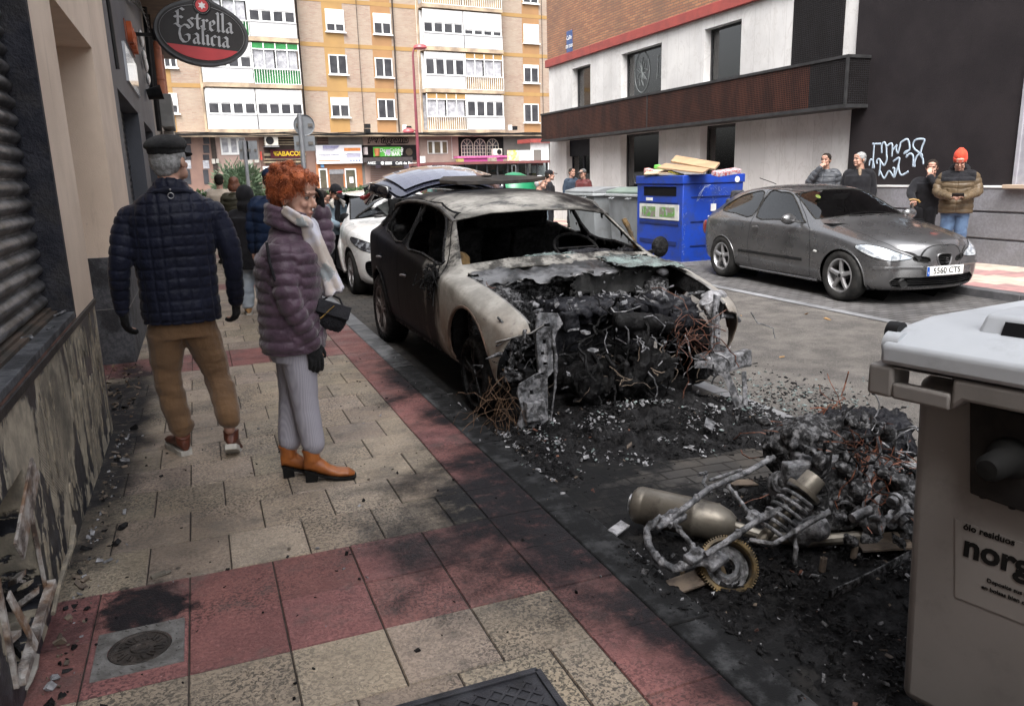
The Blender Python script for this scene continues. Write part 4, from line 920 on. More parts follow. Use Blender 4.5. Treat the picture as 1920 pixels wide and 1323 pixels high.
b.build('floor_band',K_YEL,fb)
def window(s0,s1,z0,z1,blind=0.0,bars=2,out=0.03,curtain=False,par=fb):
 b = MB(); w_ = 0.07; m_ = (s0+s1)/2
 fbx(b,s0,s1,z1-w_,z1,0.0,out+.03); fbx(b,s0,s1,z0,z0+w_,0.0,out+.03); fbx(b,s0,s0+w_,z0+w_,z1-w_,0.0,out+.03); fbx(b,s1-w_,s1,z0+w_,z1-w_,0.0,out+.03)
 for k in range(1,bars):
  x = s0+(s1-s0)*k/bars; fbx(b,x-0.045,x+0.045,z0+w_,z1-w_,0.0,out+.02)
 fbx(b,s0-0.08,s1+0.08,z0-0.08,z0-.001,0,out+0.14)
 f = b.build('window',K_WHITE,par)
 b = MB(); fbx(b,s0+w_,s1-w_,z0+w_,z1-w_,0.001,out); b.build('pane',K_DGL if not curtain else K_CURT,f)
 if blind > 0:
  b = MB(); fbx(b,s0+w_,s1-w_,z1-w_-(z1-z0)*blind,z1-w_,0.001,out+0.025); b.build('blind',K_BLIND,f)
cols = [((300,200),(327,200),[(312,95,325,127,.0),(314.5,175,328,213,.55)],K_YEL),
  ((613.5,165),(651.5,165),[(608,18,647,60,.62),(615,103,652,140,.0),(619,183,656,220,.35)],K_YEL),
  ((703,165),(739,165),[(698.5,26,734,65,.42),(702.5,109,736.5,145.5,.0),(707.5,186,740.6,223,.0)],K_ORR),
  ((981,150),(1012,150),[(980.5,46,1010.5,81.6,.9),(981,122,1010,156,.14),(982,195,1010,230,.0)],K_ORR)]
for a,c,ws_,m_ in cols:
 s0,s1 = fs_(*a),fs_(*c)
 b = MB(); fbx(b,s0,s1,ZB[0],ZB[-1]+3,0,0.012); b.build('render_strip',m_,fb)
 zlast = None
 for (x0,y0,x1,y1,bl_) in ws_:
  c0 = fz((x0+x1)/2,(y0+y1)/2)[0]; w_ = (s1-s0)*0.90; zt,zb_ = fz((x0+x1)/2,y0)[1],fz((x0+x1)/2,y1)[1]
  window(c0-w_/2,c0+w_/2,zb_,zt,bl_,2)
  if zlast is None: zlast = (c0,w_,zb_,zt)
 for k in (1,2,3): window(zlast[0]-zlast[1]/2,zlast[0]+zlast[1]/2,zlast[2]+ST*k,zlast[3]+ST*k,0.5,2)
def balcony(s0,s1,zf,kind,par):
 """one half bay between floor zf and zf+ST"""
 g = 0.03; s0 += g; s1 -= g; zr = zf+0.98; zt = zf+ST-0.22; n = 4
 b = MB(); fbx(b,s0,s1,zf+0.12,zt,0.2,0.25)
 if kind in ('blind','blindlow','window'):
  back = b.build('balcony_window',K_WHITE,par)
  b = MB(); fbx(b,s0,s1,zf+0.13,zr,0.95,1.0); b.build('balcony_panel',K_WPAN,back)
  b = MB()
  for k in range(int((s1-s0)/0.16)): fbx(b,s0+0.16*k,s0+0.16*k+0.012,zf+0.16,zr-.03,1.0,1.006)
  fbx(b,s0,s1,zr,zr+0.05,0.93,1.03); b.build('panel_ribs',K_BLIND,back)
  b = MB(); fbx(b,s0,s1,zr+0.05,zt,0.85,0.9); b.build('frame_sheet',K_WHITE,back)
  zb_ = zr+0.12; h = 0.55 if kind == 'blind' else 0.22 if kind == 'blindlow' else 0.95
  b = MB(); w_ = (s1-s0)/n
  for k in range(n): fbx(b,s0+w_*k+0.13*w_,s0+w_*(k+1)-0.13*w_,zb_,zb_+h,0.9,0.906)
  b.build('pane',K_DGL,back)
  b = MB(); w_ = (s1-s0)/2
  for k in range(2): fbx(b,s0+w_*k+0.04,s0+w_*(k+1)-0.04,zb_+h+0.06,zt-0.03,0.9,0.93)
  b.build('blind',K_BLIND,back)
 else:
  back = b.build('balcony_back',K_CURT,par)
  top = {'green': K_GREEN,'rail': K_YEL,'curtain': K_YEL}[kind]
  b = MB(); fbx(b,s0,s1,zt-0.35,zt,0.85,0.9); b.build('top_cloth',top,back)
  b = MB()
  for k in range(5): x = s0+(s1-s0)*k/4; fbx(b,x-0.03,x+0.03,zr,zt,0.9,0.94)
  fbx(b,s0,s1,zt-0.40,zt-0.33,0.9,0.95); fbx(b,s0,s1,zr-0.02,zr+0.04,0.9,0.95); b.build('glazing_bars',K_WHITE,back)
  b = MB()
  for k in range(2): fbx(b,s0+(s1-s0)*(0.03+0.5*k),s0+(s1-s0)*(0.46+0.5*k),zr,zt-0.4,0.84,0.85)
  b.build('curtain',K_CURT,back)
  b = MB(); fbx(b,s0,s1,zf+0.15,zr-0.02,0.80,0.84); b.build('lower_cloth',K_GREEN if kind == 'green' else mat('ochre_cloth',(0.42,0.30,0.16),(0.25,0.17,0.10),sc=2),back)
  b = MB(); nb = int((s1-s0)/0.16)
  for k in range(nb+1): x = s0+(s1-s0)*k/nb; fbx(b,x-0.016,x+0.016,zf+0.14,zr,0.97,1.0)
  fbx(b,s0,s1,zr,zr+0.05,0.96,1.01); fbx(b,s0,s1,zf+0.10,zf+0.14,0.96,1.01); b.build('railing',K_WHITE,back)
for (a,c,kinds) in (((384,200),(562,200),[('blind','blind'),('blind','green'),('green','blind'),('blind','blind'),('rail','blind')]),
     ((788,150),(933,150),[('curtain','window'),('window','curtain'),('blind','blindlow'),('rail','rail'),('blind','blind')])):
 s0,s1 = fs_(*a),fs_(*c)
 b = MB()
 for z in ZB[:6]: fbx(b,s0-0.02,s1+0.02,z-0.13,z+0.12,0.02,1.0)
 fbx(b,s0-0.12,s0-0.02,ZB[0],ZB[-1],0.0,0.3); b.build('balcony_slab',K_SLABT,fb)
 for k,(l_,r_) in enumerate(kinds):
  balcony(s0,(s0+s1)/2,ZB[k],l_,fb); balcony((s0+s1)/2,s1,ZB[k],r_,fb)
K_DPIPE = mat('dark_pipe',(0.05,0.04,0.035),rough=0.6)
for (x,y,w_,m_) in ((566,150,.05,K_DPIPE),(742,150,.05,K_DPIPE),(936,150,.05,K_DPIPE),(676,150,.02,K_DPIPE),(1016,150,.02,K_DPIPE),(786.5,150,.07,K_WHITE),(385,180,.06,K_WHITE)):
 s = fs_(x,y); b = MB(); b.cyl((s,-0.12,ZB[0]-(0.2 if m_ is K_WHITE else 0)),(s,-0.12,ZB[-1]+3),w_,n=8); b.build('downpipe',m_,fb)
b = MB(); fbx(b,SL,SR,ZB[0]-0.32,ZB[0]-0.12,-0.3,1.05); b.build('ground_floor_cornice',K_SLABT,fb)
b = MB(); r = random.Random(3)
for k in range(3): b.tube([(s,-1.08,ZB[0]-0.22+0.06*k+r.uniform(-.05,.05)) for s in np.linspace(SL+4,SR,30)],0.03,5)
b.build('cable_bundle',K_BLACK,fb)
b = MB()
for (x,y) in ((689,236),(689,245),(766,240),(965,240)):
 s,z = fz(x,y,1.1); fbx(b,s-0.18,s+0.18,z-0.15,z+0.12,0.9,1.2)
b.build('junction_box',K_BLACK,fb)
b = MB()
for (x,y) in ((759,239),(957,239)): s,z = fz(x,y,1.1); fbx(b,s-0.12,s+0.12,z-0.2,z+0.17,0.95,1.15)
b.build('white_box',K_WHITE,fb)
G0,GZ = -0.1,ZB[0]-0.32
def shopfront(name,label,cat,x0,x1,mat_,depth=0.12,ztop=None):
 s0,s1 = fs_(x0,290),fs_(x1,290); t = thing(name,label,cat,tuple(FP+FU*(s0+s1)/2),FA)
 c = (s0+s1)/2; b = MB(); fbx(b,s0-c+.01,s1-c-.01,G0,ztop or GZ,-0.5,depth); b.build('front',mat_,t)
 return t,c
def rect(t,c,x0,y0,x1,y1,out,th,m_,name,par=None):
 (s0,z1),(s1,z0) = fz(x0,y0,out),fz(x1,y1,out); b = MB(); fbx(b,s0-c,s1-c,z0,z1,out-th,out); return b.build(name,m_,par or t)
t,c = shopfront('brown_shopfront','brown stone shop front with gridded windows left of the pink wall','shop front',322,397,K_BRST)
for (x0,x1) in ((325,359),(380,393)):
 for (y0,y1) in ((254,270),(272,287),(290,300),(318,345)): rect(t,c,x0,y0,x1,y1,0.15,0.03,K_DGL,'window')
 rect(t,c,x0,301,x1,316,0.15,0.03,K_CURT,'panel')
t,c = shopfront('pink_house_front','pale pink ground floor with one white window above a dark opening','house front',397,487,K_PINK)
f = rect(t,c,412,258,462,290,0.17,0.05,K_WHITE,'window'); rect(t,c,415,260,429,286,0.19,0.02,K_CURT,'pane',f); rect(t,c,432,260,445,286,0.19,0.02,K_CURT,'pane',f); rect(t,c,448,260,460,286,0.19,0.02,K_CURT,'pane',f)
rect(t,c,418,317,466,350,0.15,0.03,K_DARK,'opening')
for q in ((397,298,404,307),(405,298,411,306),(461,300,475,314),(477,295,486,305)): rect(t,c,*q,0.3,0.15,mat('meter_cover',(0.4,0.38,0.34),(0.33,0.31,0.28)),'meter_box')
rect(t,c,402,250,404,350,0.2,0.06,K_DPIPE,'pipe'); rect(t,c,473,314,475,350,0.2,0.06,K_WHITE,'pipe')
t,c = shopfront('tobacco_shop','dark slatted tobacconist front with maroon sign and yellow letters','shop',487,591,K_BRST)
rect(t,c,493,252,574,312,0.2,0.06,mat('dark_slats',(0.05,0.035,0.03)),'slat_board')
for y in (261,266,270.5,287.5,290,297.5,303): rect(t,c,494,y,574,y+1.4,0.24,0.03,mat('gold_slat',(0.33,0.26,0.17)),'slat')
s_ = rect(t,c,507,281,562,296,0.34,0.1,mat('maroon_sign',(0.09,0.015,0.025)),'sign_board')
s0,z0 = fz(540,288.5,0.36); K_YLT = mat('yellow_letters',(0.75,0.50,0.02)); text_obj('lettering','TABACOS',0.40,K_YLT,s_,(s0-c,-0.36,z0),(1,0,0),(0,0,1),0.01,bold=0.012)
s0,z0 = fz(517,288.5,0.36); b = MB(); b.bar((s0-c-.14,-0.36,z0+.12),(s0-c+.18,-0.36,z0+.12),0.02,0.07); b.bar((s0-c-.12,-0.36,z0+.12),(s0-c-.02,-0.36,z0-.1),0.02,0.08); b.bar((s0-c+.1,-0.36,z0+.0),(s0-c+.14,-0.36,z0-.15),0.02,0.07); b.build('logo',K_YLT,s_)
rect(t,c,494,312,574,320,0.5,0.3,K_WHITE,'light_strip'); rect(t,c,488,284,492,300,0.5,0.2,mat('red_lamp',(0.45,0.05,0.03)),'side_lamp'); rect(t,c,494,322,560,350,0.2,0.05,K_DARK,'doorway')
def ac_unit(x0,y0,x1,y1,label,out=0.9):
 (s0,z1),(s1,z0) = fz(x0,y0,out),fz(x1,y1,out); c_ = (s0+s1)/2
 t = thing('air_conditioner',label,'air conditioner',tuple(FP+FU*c_+np.array([0,0,z0])),FA,'air conditioners on the apartment block'); h = z1-z0; w_ = (s1-s0)/2
 b = MB(); fbx(b,-w_,w_,0,h,out-0.35,out); b.build('housing',mat('ac_cream',(0.55,0.52,0.45),(0.48,0.45,0.4)),t,bevel=0.02)
 fx = -w_*0.3 if x0 < 700 else w_*0.3
 b = MB(); b.lathe((fx,-out-0.001,h*0.5),(0,-1,0),[(0.0,0.01),(h*0.36,0.01),(h*0.38,0.03),(h*0.40,0.0)],24); b.build('fan_grille',K_BLACK,t)
 b = MB(); fbx(b,-w_*1.1,w_*1.1,-0.08,-0.02,0.1,out+0.02); b.build('bracket',K_STEEL,t)
ac_unit(496.5,254,522.5,273,'cream air conditioner with black fan above the tobacconist sign')
ac_unit(925,279,942,291,'white air conditioner beside the arched windows over the magenta awning')
t,c = shopfront('orange_shop','orange tiled shop with white framed doors under a large white sign','shop',591,681,K_GREYP)
rect(t,c,592,305,681,350,0.16,0.05,mat('orange_tiles',(0.38,0.14,0.05),(0.30,0.11,0.04),sc=1.5),'tiled_wall')
rect(t,c,594,254,616,271,0.16,0.04,mat('louvre_brown',(0.05,0.035,0.03)),'louvre')
for k in range(5): rect(t,c,594,256+3*k,616,257+3*k,0.19,0.03,K_BRST,'louvre_slat')
sgn = rect(t,c,592,272.5,680,306,0.45,0.2,mat('white_sign_board',(0.66,0.65,0.68),(0.6,0.58,0.6),sc=1),'sign_board')
K_SL = mat('slate_letters',(0.16,0.17,0.28)); K_OB = mat('orange_bar',(0.60,0.20,0.05)); K_LB = mat('blue_grey_dots',(0.28,0.27,0.42))
rect(t,c,645,277.5,676,283,0.462,0.01,K_OB,'sign_stripe',sgn)
b = MB()
for i in range(22):
 for j in range(7):
  x,y = 606+i*1.55,274+j*1.5
  if (i+j*1.3 < 20): s0,z0 = fz(x,y,0.46); q = 0.028*(1-j/9); b.box(s0-c-q,s0-c+q,-0.465,-0.455,z0-q*1.3,z0+q*1.3)
b.build('sign_dots',K_LB,sgn)
s0,z0 = fz(617,290.5,0.46); text_obj('lettering','Tramitaciones CAPITAN',0.135*1.0,K_SL,sgn,(s0-c,-0.465,z0),(1,0,0),(0,0,1),0.004)
for k,(w_,y) in enumerate(((26,287.6),(29,289.8),(26,292),(28,294.4))): rect(t,c,676-w_,y,676,y+0.7,0.464,0.008,K_LB,'small_print',sgn)
rect(t,c,597,301.2,638,302,0.464,0.008,K_OB,'small_print',sgn)
for x in (657,662.5,668,673): rect(t,c,x,299.5,x+2.2,302.5,0.464,0.008,mat('icon_blue',(0.05,0.15,0.35)),'icon',sgn)
for (x0,x1) in ((597.5,616),(646,670)):
 f = rect(t,c,x0,316,x1,352,0.2,0.05,K_WHITE,'window'); rect(t,c,x0+2,319,x1-2.5,352,0.22,0.03,mat('lit_shop_glass',(0.06,0.06,0.045),(0.12,0.10,0.07),sc=2,rough=0.2),'pane',f)
rect(t,c,617,318,645,326,0.2,0.05,K_STEEL,'shutter_roll'); rect(t,c,618,326,645,352,0.18,0.03,mat('doorway_brown',(0.09,0.07,0.06)),'doorway'); rect(t,c,655,332,663,343,0.24,0.01,K_WHITE,'notice')
rect(t,c,601,308,608,314,0.3,0.02,mat('blue_plate',(0.15,0.35,0.6)),'blue_plate')
t,c = shopfront('cafe_front','cafe front with black band, green banner and closed shutter','cafe',681,787,K_PINK)
bb = rect(t,c,679.5,272.5,786,300,0.3,0.15,mat('black_fascia',(0.012,0.01,0.01)),'fascia')
s0,z0 = fz(727,262.5,0.2)
o = text_obj('lettering','Pentagrama',0.62,mat('black_letters',(0.02,0.012,0.012)),t,(s0-c,-0.22,z0),(1,0,0),(0,0,1),0.02,shear=0.35,bold=0.05)
o = text_obj('lettering','Pentagrama',0.62,mat('pinkish_letters',(0.42,0.30,0.26)),t,(s0-c,-0.245,z0),(1,0,0),(0,0,1),0.003,shear=0.35,bold=-0.012)
gb_ = rect(t,c,699.5,276,752,293,0.36,0.04,mat('banner_green',(0.10,0.42,0.05),(0.07,0.33,0.04),sc=2),'banner')
s0,z0 = fz(722,282,0.37); text_obj('lettering','De   Calidad',0.34,K_WHITE,gb_,(s0-c+0.45,-0.375,z0),(1,0,0),(0,0,1),0.003,shear=0.2); s0,z0 = fz(735,289,0.37); text_obj('lettering','TU BAR',0.34,K_WHITE,gb_,(s0-c,-0.375,z0),(1,0,0),(0,0,1),0.003,bold=0.01)
rect(t,c,723.5,280.5,732.5,290,0.39,0.01,mat('lilac_square',(0.45,0.38,0.5)),'poster',gb_)
b = MB(); s0,z0 = fz(707,285.5,0.4); b.lathe((s0-c,-0.40,z0-0.26),(0,0,1),[(0.0,0),(0.15,0),(0.2,0.5),(0.0,0.5)],14); b.build('cup_picture',mat('cup_orange',(0.45,0.16,0.06),(0.3,0.1,0.04),sc=3),gb_)
for y in (276.5,280,284,288): rect(t,c,752,y,754.5,y+2.6,0.37,0.02,K_WHITE,'film_hole',gb_)
aw = rect(t,c,687,295.5,774,303,1.2,1.0,mat('awning_brown',(0.06,0.05,0.05)),'awning'); rect(t,c,688.5,303,773,308.5,1.25,0.03,mat('awning_valance',(0.03,0.03,0.035)),'valance',aw)
for (x,s__,h_) in ((697,'ANEZ',0.22),(758,'Café de Bar',0.27)): s0,z0 = fz(x,306,1.26); text_obj('lettering',s__,h_,K_WHITE,aw,(s0-c,-1.265,z0),(1,0,0),(0,0,1),0.004,bold=0.006)
s0,z0 = fz(717,306,1.26); b = MB(); b.disc((s0-c,-1.266,z0),(0,-1,0),0.12,16); b.build('logo',K_WHITE,aw)
for y in (303.6,305.6,307.4): rect(t,c,722,y,735,y+1,1.27,0.01,K_WHITE,'small_print',aw)
rect(t,c,695,309,770,352,0.22,0.05,mat('cafe_shutter',(0.24,0.21,0.20),(0.2,0.175,0.165),sc=2),'roller_shutter')
for k in range(10): rect(t,c,695,312+k*3.4,770,312.5+k*3.4,0.235,0.02,K_BRST,'slat_joint')
rect(t,c,704,310,714,315.5,0.26,0.01,mat('lilac_notice',(0.4,0.33,0.42)),'notice'); rect(t,c,757,310,767,315.5,0.26,0.01,mat('lilac_notice',(0.4,0.33,0.42)),'notice')
rect(t,c,732,312,755,313.8,0.27,0.02,mat('tan_bar',(0.5,0.38,0.24)),'bar')
rect(t,c,775,305,787,318,0.3,0.1,mat('ac_cream',(0.5,0.47,0.4)),'meter_box')
b = MB(); s0,z0 = fz(767,285,0.32); b.disc((s0-c,-0.33,z0),(0,-1,0),0.26,20); b.build('round_emblem',mat('emblem_bronze',(0.07,0.05,0.035)),bb)
rect(t,c,684,276,690,290,0.7,0.5,mat('side_sign',(0.35,0.3,0.3)),'side_sign')
t,c = shopfront('pink_house_front','pinkish ground floor with a three-pane brown window between cafe and arches','house front',787,859,K_PINK)
f = rect(t,c,801.5,264,840,288,0.17,0.05,K_WHITE,'window')
for (x0,x1) in ((803,811),(814.5,826),(829.5,838.5)): rect(t,c,x0,266,x1,287,0.19,0.02,mat('brown_pane',(0.14,0.10,0.055),(0.09,0.065,0.04),sc=3),'pane',f)
rect(t,c,847,257,848.4,298,0.2,0.05,K_WHITE,'pipe')
rect(t,c,787.5,293,798,310,0.4,0.15,K_WHITE,'meter_box')
t,c = shopfront('arched_shop','black shop front with three white arched windows over a magenta awning','shop',859,943,mat('black_fascia',(0.012,0.01,0.01)))
for k,xc in enumerate((875.5,899.5,923.5)):
 s0,z0 = fz(xc,273,0.15); hw = fz(xc+10.5,273,0.15)[0]-s0; zb_ = fz(xc,292.5,0.15)[1]
 b = MB(); b.quad((s0-c-hw,-0.14,zb_),(s0-c+hw,-0.14,zb_),(s0-c+hw,-0.14,z0),(s0-c-hw,-0.14,z0)); n = 16
 b.add([(s0-c,-0.14,z0)]+[(s0-c+hw*math.cos(PI*i/n),-0.14,z0+hw*math.sin(PI*i/n)) for i in range(n+1)],[(0,i+1,i+2) for i in range(n)])
 f = b.build('arched_window',K_DGL,t)
 b = MB(); arc = [(s0-c+hw*math.cos(PI*i/n),-0.16,z0+hw*math.sin(PI*i/n)) for i in range(n+1)]
 for p,q in zip(arc[:-1],arc[1:]): b.bar(p,q,0.05,0.04)
 for a in (50,90,130): b.bar((s0-c,-0.16,z0),(s0-c+hw*math.cos(math.radians(a)),-0.16,z0+hw*math.sin(math.radians(a))),0.04,0.03)
 for i in range(5): x = s0-c-hw+2*hw*i/4; b.bar((x,-0.16,zb_),(x,-0.16,z0),0.05 if i in (0,2,4) else 0.02,0.04)
 for z in np.linspace(zb_,z0,4): b.bar((s0-c-hw,-0.161,z),(s0-c+hw,-0.161,z),0.03,0.03)
 b.build('glazing_bars',mat('cream_bars',(0.55,0.5,0.42)),f)
K_MAG = mat('magenta_awning',(0.42,0.06,0.22),(0.33,0.05,0.17),sc=2,rough=0.6)
aw = rect(t,c,861,295,950,302.5,1.0,0.6,K_MAG,'awning'); rect(t,c,858,293,953,295.2,1.1,0.7,mat('pink_gutter',(0.55,0.12,0.3)),'awning_edge',aw)
t,c = shopfront('grey_panel_front','plain grey ground floor panel at the right end of the block','house front',943,1060,K_GREYP)
TO = 7.0
s0,s1 = fz(805,305,TO)[0],fz(1030,305,TO)[0]; c = (s0+s1)/2
P0 = FP+FN*TO+FU*c
tr = thing('glazed_terrace','long glazed bar terrace with a flat dark red roof','terrace',tuple(P0),FA)
zt_ = fz(900,303,TO)[1]; zb_ = fz(900,308,TO)[1]; L = (s1-s0)/2
MB().box(-L,L,-0.3,3.5,zb_,zt_).build('roof',mat('terrace_roof',(0.16,0.05,0.045),(0.11,0.04,0.04),sc=2),tr)
b = MB()
for k in range(12): x = -L+0.2+(2*L-0.4)*k/11; b.box(x-0.06,x+0.06,-0.05,0.05,-0.1,zb_)
b.build('posts',K_FRAMED,tr); MB().box(-L+.2,L-.2,-0.01,0.01,0,zb_-.01).build('glass_wall',K_WIN,tr)
b = MB(); r = random.Random(8)
for k in range(46): x = r.uniform(-L+.5,L-.5); z = r.uniform(0.2,1.9); b.box(x-.2,x+.2,0.6+r.random(),1.0+r.random(),z,z+r.uniform(.2,.8),mi=r.randrange(4))
b.build('inside_goods',[mat('inside_%d' % i,q) for i,q in enumerate(((0.40,0.16,0.08),(0.30,0.25,0.2),(0.12,0.22,0.2),(0.35,0.3,0.1)))],tr); MB().box(-L,L,3.3,3.5,-.1,zb_-.01).build('back_wall',K_BRST,tr)
def board(name,label,x0,y0,x1,y1,mat_,out,cat='poster'):
 (a0,z1),(a1,z0) = fz(x0,y0,out),fz(x1,y1,out); cc = (a0+a1)/2
 t = thing(name,label,cat,tuple(FP+FN*out+FU*cc+np.array([0,0,z0])),FA); w_ = (a1-a0)/2
 MB().box(-w_,w_,-0.02,0.05,0,z1-z0).build('board',mat_,t); return t,w_,z1-z0
m1 = NT('colourful_poster'); v = m1.vor(6,out='Color'); hh = m1.n('ShaderNodeHueSaturation'); m1.l(v,hh.inputs['Color']); hh.inputs['Saturation'].default_value = 0.9; K_POST = m1.set(m1.mix(0.55,hh.outputs[0],(0.65,0.42,0.05)),0.6)
board('colourful_poster','square yellow and orange patterned poster above the terrace roof',951.5,282,972.5,302.5,K_POST,6.6)
t,w_,h_ = board('white_poster','white poster with a pale ring emblem beside the yellow poster',973,282,995,302.5,K_WHITE,6.6)
b = MB(); b.lathe((-w_*0.25,-0.022,h_*0.58),(0,-1,0),[(h_*0.26,0),(h_*0.26,0.01),(h_*0.3,0.01),(h_*0.3,0)],28); b.lathe((-w_*0.25,-0.022,h_*0.58),(0,-1,0),[(h_*0.13,0),(h_*0.13,0.01),(h_*0.15,0.01),(h_*0.15,0)],20)
b.box(-w_*0.7,w_*0.3,-0.03,-0.02,h_*0.12,h_*0.17); b.box(w_*0.55,w_*0.9,-0.03,-0.02,h_*0.7,h_*0.8); b.build('emblem',mat('pale_grey_print',(0.3,0.33,0.36)),t)
t,w_,h_ = board('transformer_hut','small white hut with red tiled edge and grey shutter beside the marble corner',995,268,1030,360,K_WHITE,6.0,'hut')
MB().box(-w_-0.2,w_+.1,-0.3,1.5,h_,h_+0.25).build('roof',K_REDT,t); MB().box(-w_*0.7,w_*0.1,-0.06,-0.021,h_*0.62,h_*0.86).build('shutter',K_GREYP,t); MB().box(-w_,w_*.3,-0.08,-0.021,h_*0.545,h_*0.60).build('red_sill',K_REDT,t)
lp = at(786,330,1,46.0); lb_ = thing('street_lamp','tall dark red street lamp with one high and one low lantern','street lamp',(lp[0],46.0,-0.1))
K_LRED = mat('lamp_post_red',(0.17,0.03,0.045),(0.13,0.025,0.035),sc=3,rough=0.45)
ztop_ = at(789,90,1,46.0)[2]+0.1
b = MB(); b.tube([(0,0,0),(0,0,3),(0,0,ztop_-0.4),(0.05,0,ztop_-0.12),(0.25,0,ztop_)],[0.12,0.10,0.06,0.055,0.05],12); b.build('post',K_LRED,lb_,smooth=True)
K_LANT = mat('lantern_red',(0.40,0.07,0.08),(0.33,0.06,0.07),rough=0.4)
def lantern(x,z,s): b = MB(); b.lathe((x,0,z),(0,0,1),[(0.0,0.0),(0.30*s,0.0),(0.40*s,0.06),(0.34*s,0.20),(0.16*s,0.27),(0,0.28)],18); b.build('lantern',K_LANT,lb_,smooth=True)
lantern(0.45,ztop_-0.08,1.0); zl = at(775,246,1,46.0)[2]+0.1; lantern(-0.5,zl-0.1,0.85)
b = MB(); b.bar((0,0,zl+0.02),(-0.4,0,zl+0.05),0.07,0.07); b.build('arm',K_LRED,lb_)
K_SIGNB = mat('sign_back_grey',(0.23,0.245,0.26),(0.19,0.2,0.215),sc=4,rough=0.55); K_POLE = mat('galvanised_pole',(0.33,0.34,0.36),(0.27,0.28,0.3),sc=5,rough=0.5,metal=0.3)
def sign_post(px,Y,ytop,label,plates):
 p = at(px,330,1,Y); t = thing('traffic_sign',label,'traffic sign',(p[0],Y,-0.02)); zt = at(px,ytop,1,Y)[2]+0.02
 b = MB(); b.cyl((0,0,0),(0,0,zt),0.045,n=12); b.build('pole',K_POLE,t,smooth=True)
 for kind,xc,yc,w_,h_ in plates:
  q = at(xc,yc,1,Y+0.07); dx,z = q[0]-p[0],q[2]+0.02; sc_ = Y*0.93/FPX; w2,h2 = w_*sc_/2,h_*sc_/2
  b = MB()
  if kind == 'o': b.lathe((dx,0.07,z),(0,-1,0),[(0.0,0.01),(w2-.02,0.01),(w2,0.03),(w2,-0.01),(0,-0.01)],36)
  else: b.box(dx-w2,dx+w2,0.05,0.07,z-h2,z+h2)
  f = b.build('sign_plate',K_SIGNB,t,bevel=0.0)
  b = MB(); b.box(dx-w2*0.8,dx-w2*0.35,0.035,0.05 if kind != 'o' else 0.062,z-0.03,z+0.03); b.box(dx+w2*0.35,dx+w2*0.8,0.035,0.05 if kind != 'o' else 0.062,z-0.03,z+0.03); split_up(b.build('clamp_label',K_GREYP,f))
sign_post(571,16.0,214,'round sign over a square plate seen from behind on one grey pole',[('o',570,235,39,39),('q',571,269,39,28)])
sign_post(464,21.0,264,'two grey sign plates side by side seen from behind on a low pole',[('q',457,282,17,34),('q',473,282,19,34)])
K_LEAF = mat('shrub_leaves',(0.075,0.13,0.045),(0.04,0.075,0.028),sc=3,rough=0.6); K_LEAF2 = mat('grey_green_leaves',(0.15,0.21,0.12),(0.08,0.13,0.07),sc=3,rough=0.6); K_BARK = mat('bark',(0.09,0.06,0.045),rough=0.9,bump=0.5)
def shrub(name,label,loc,w_,d_,h_,n,m_,seed,blade=0.09,spiky=False,group=None):
 t = thing(name,label,'shrub',loc,0,group); r = random.Random(seed); b = MB(); st = MB()
 lumps = [(r.uniform(-w_,w_)*.75,r.uniform(-d_,d_)*.6,r.uniform(0.3,0.85)*h_,r.uniform(0.2,0.4)*h_) for _ in range(max(4,int(w_*5)))]
 for k in range(n):
  c_ = r.choice(lumps); v_ = Vector((r.gauss(0,1),r.gauss(0,1),r.gauss(0,.8))).normalized()*c_[3]*r.uniform(.5,1.05); p = Vector(c_[:3])+v_
  if p.z < 0.03: continue
  a = (v_.normalized()+Vector((r.gauss(0,.5),r.gauss(0,.5),r.uniform(0,1.2)))).normalized(); s_ = a.orthogonal().normalized(); L_ = blade*r.uniform(.6,1.4); q = s_*L_*(0.12 if spiky else 0.3)
  b.add([p-q*0.4,p+a*L_*0.5-q,p+a*L_,p+a*L_*0.5+q],[(0,1,2,3)])
 for c_ in lumps[:8]: st.tube([(c_[0]*.3,c_[1]*.3,0),(c_[0]*.7,c_[1]*.7,c_[2]*.6),c_[:3]],[0.03,0.02,0.008],5)
 b.build('foliage',m_,t); st.build('stem',K_BARK,t); return t
p = at(436,345,1,30.0); shrub('oleander','tall grey-green bush behind the two grey sign plates',(p[0],30,-0.05),0.85,0.5,1.95,3200,K_LEAF2,5,0.2,True)
for i,(px,Y,w_) in enumerate(((480,31,0.6),(392,31,0.7),(640,36,1.5),(700,36,1.6),(760,36,1.5))):
 p = at(px,350,1,Y); shrub('hedge_shrub',['small yellow-green shrub right of the low sign pole','low green shrub beside the cream coat','low clipped hedge piece in front of the orange shop','low clipped hedge piece in front of the white saloon','low clipped hedge piece below the cafe shutter'][i],(p[0],Y,-0.05),w_,0.35,1.15 if i < 2 else 1.0,1300,K_LEAF,20+i,0.12,group='hedge shrubs by the cross street')
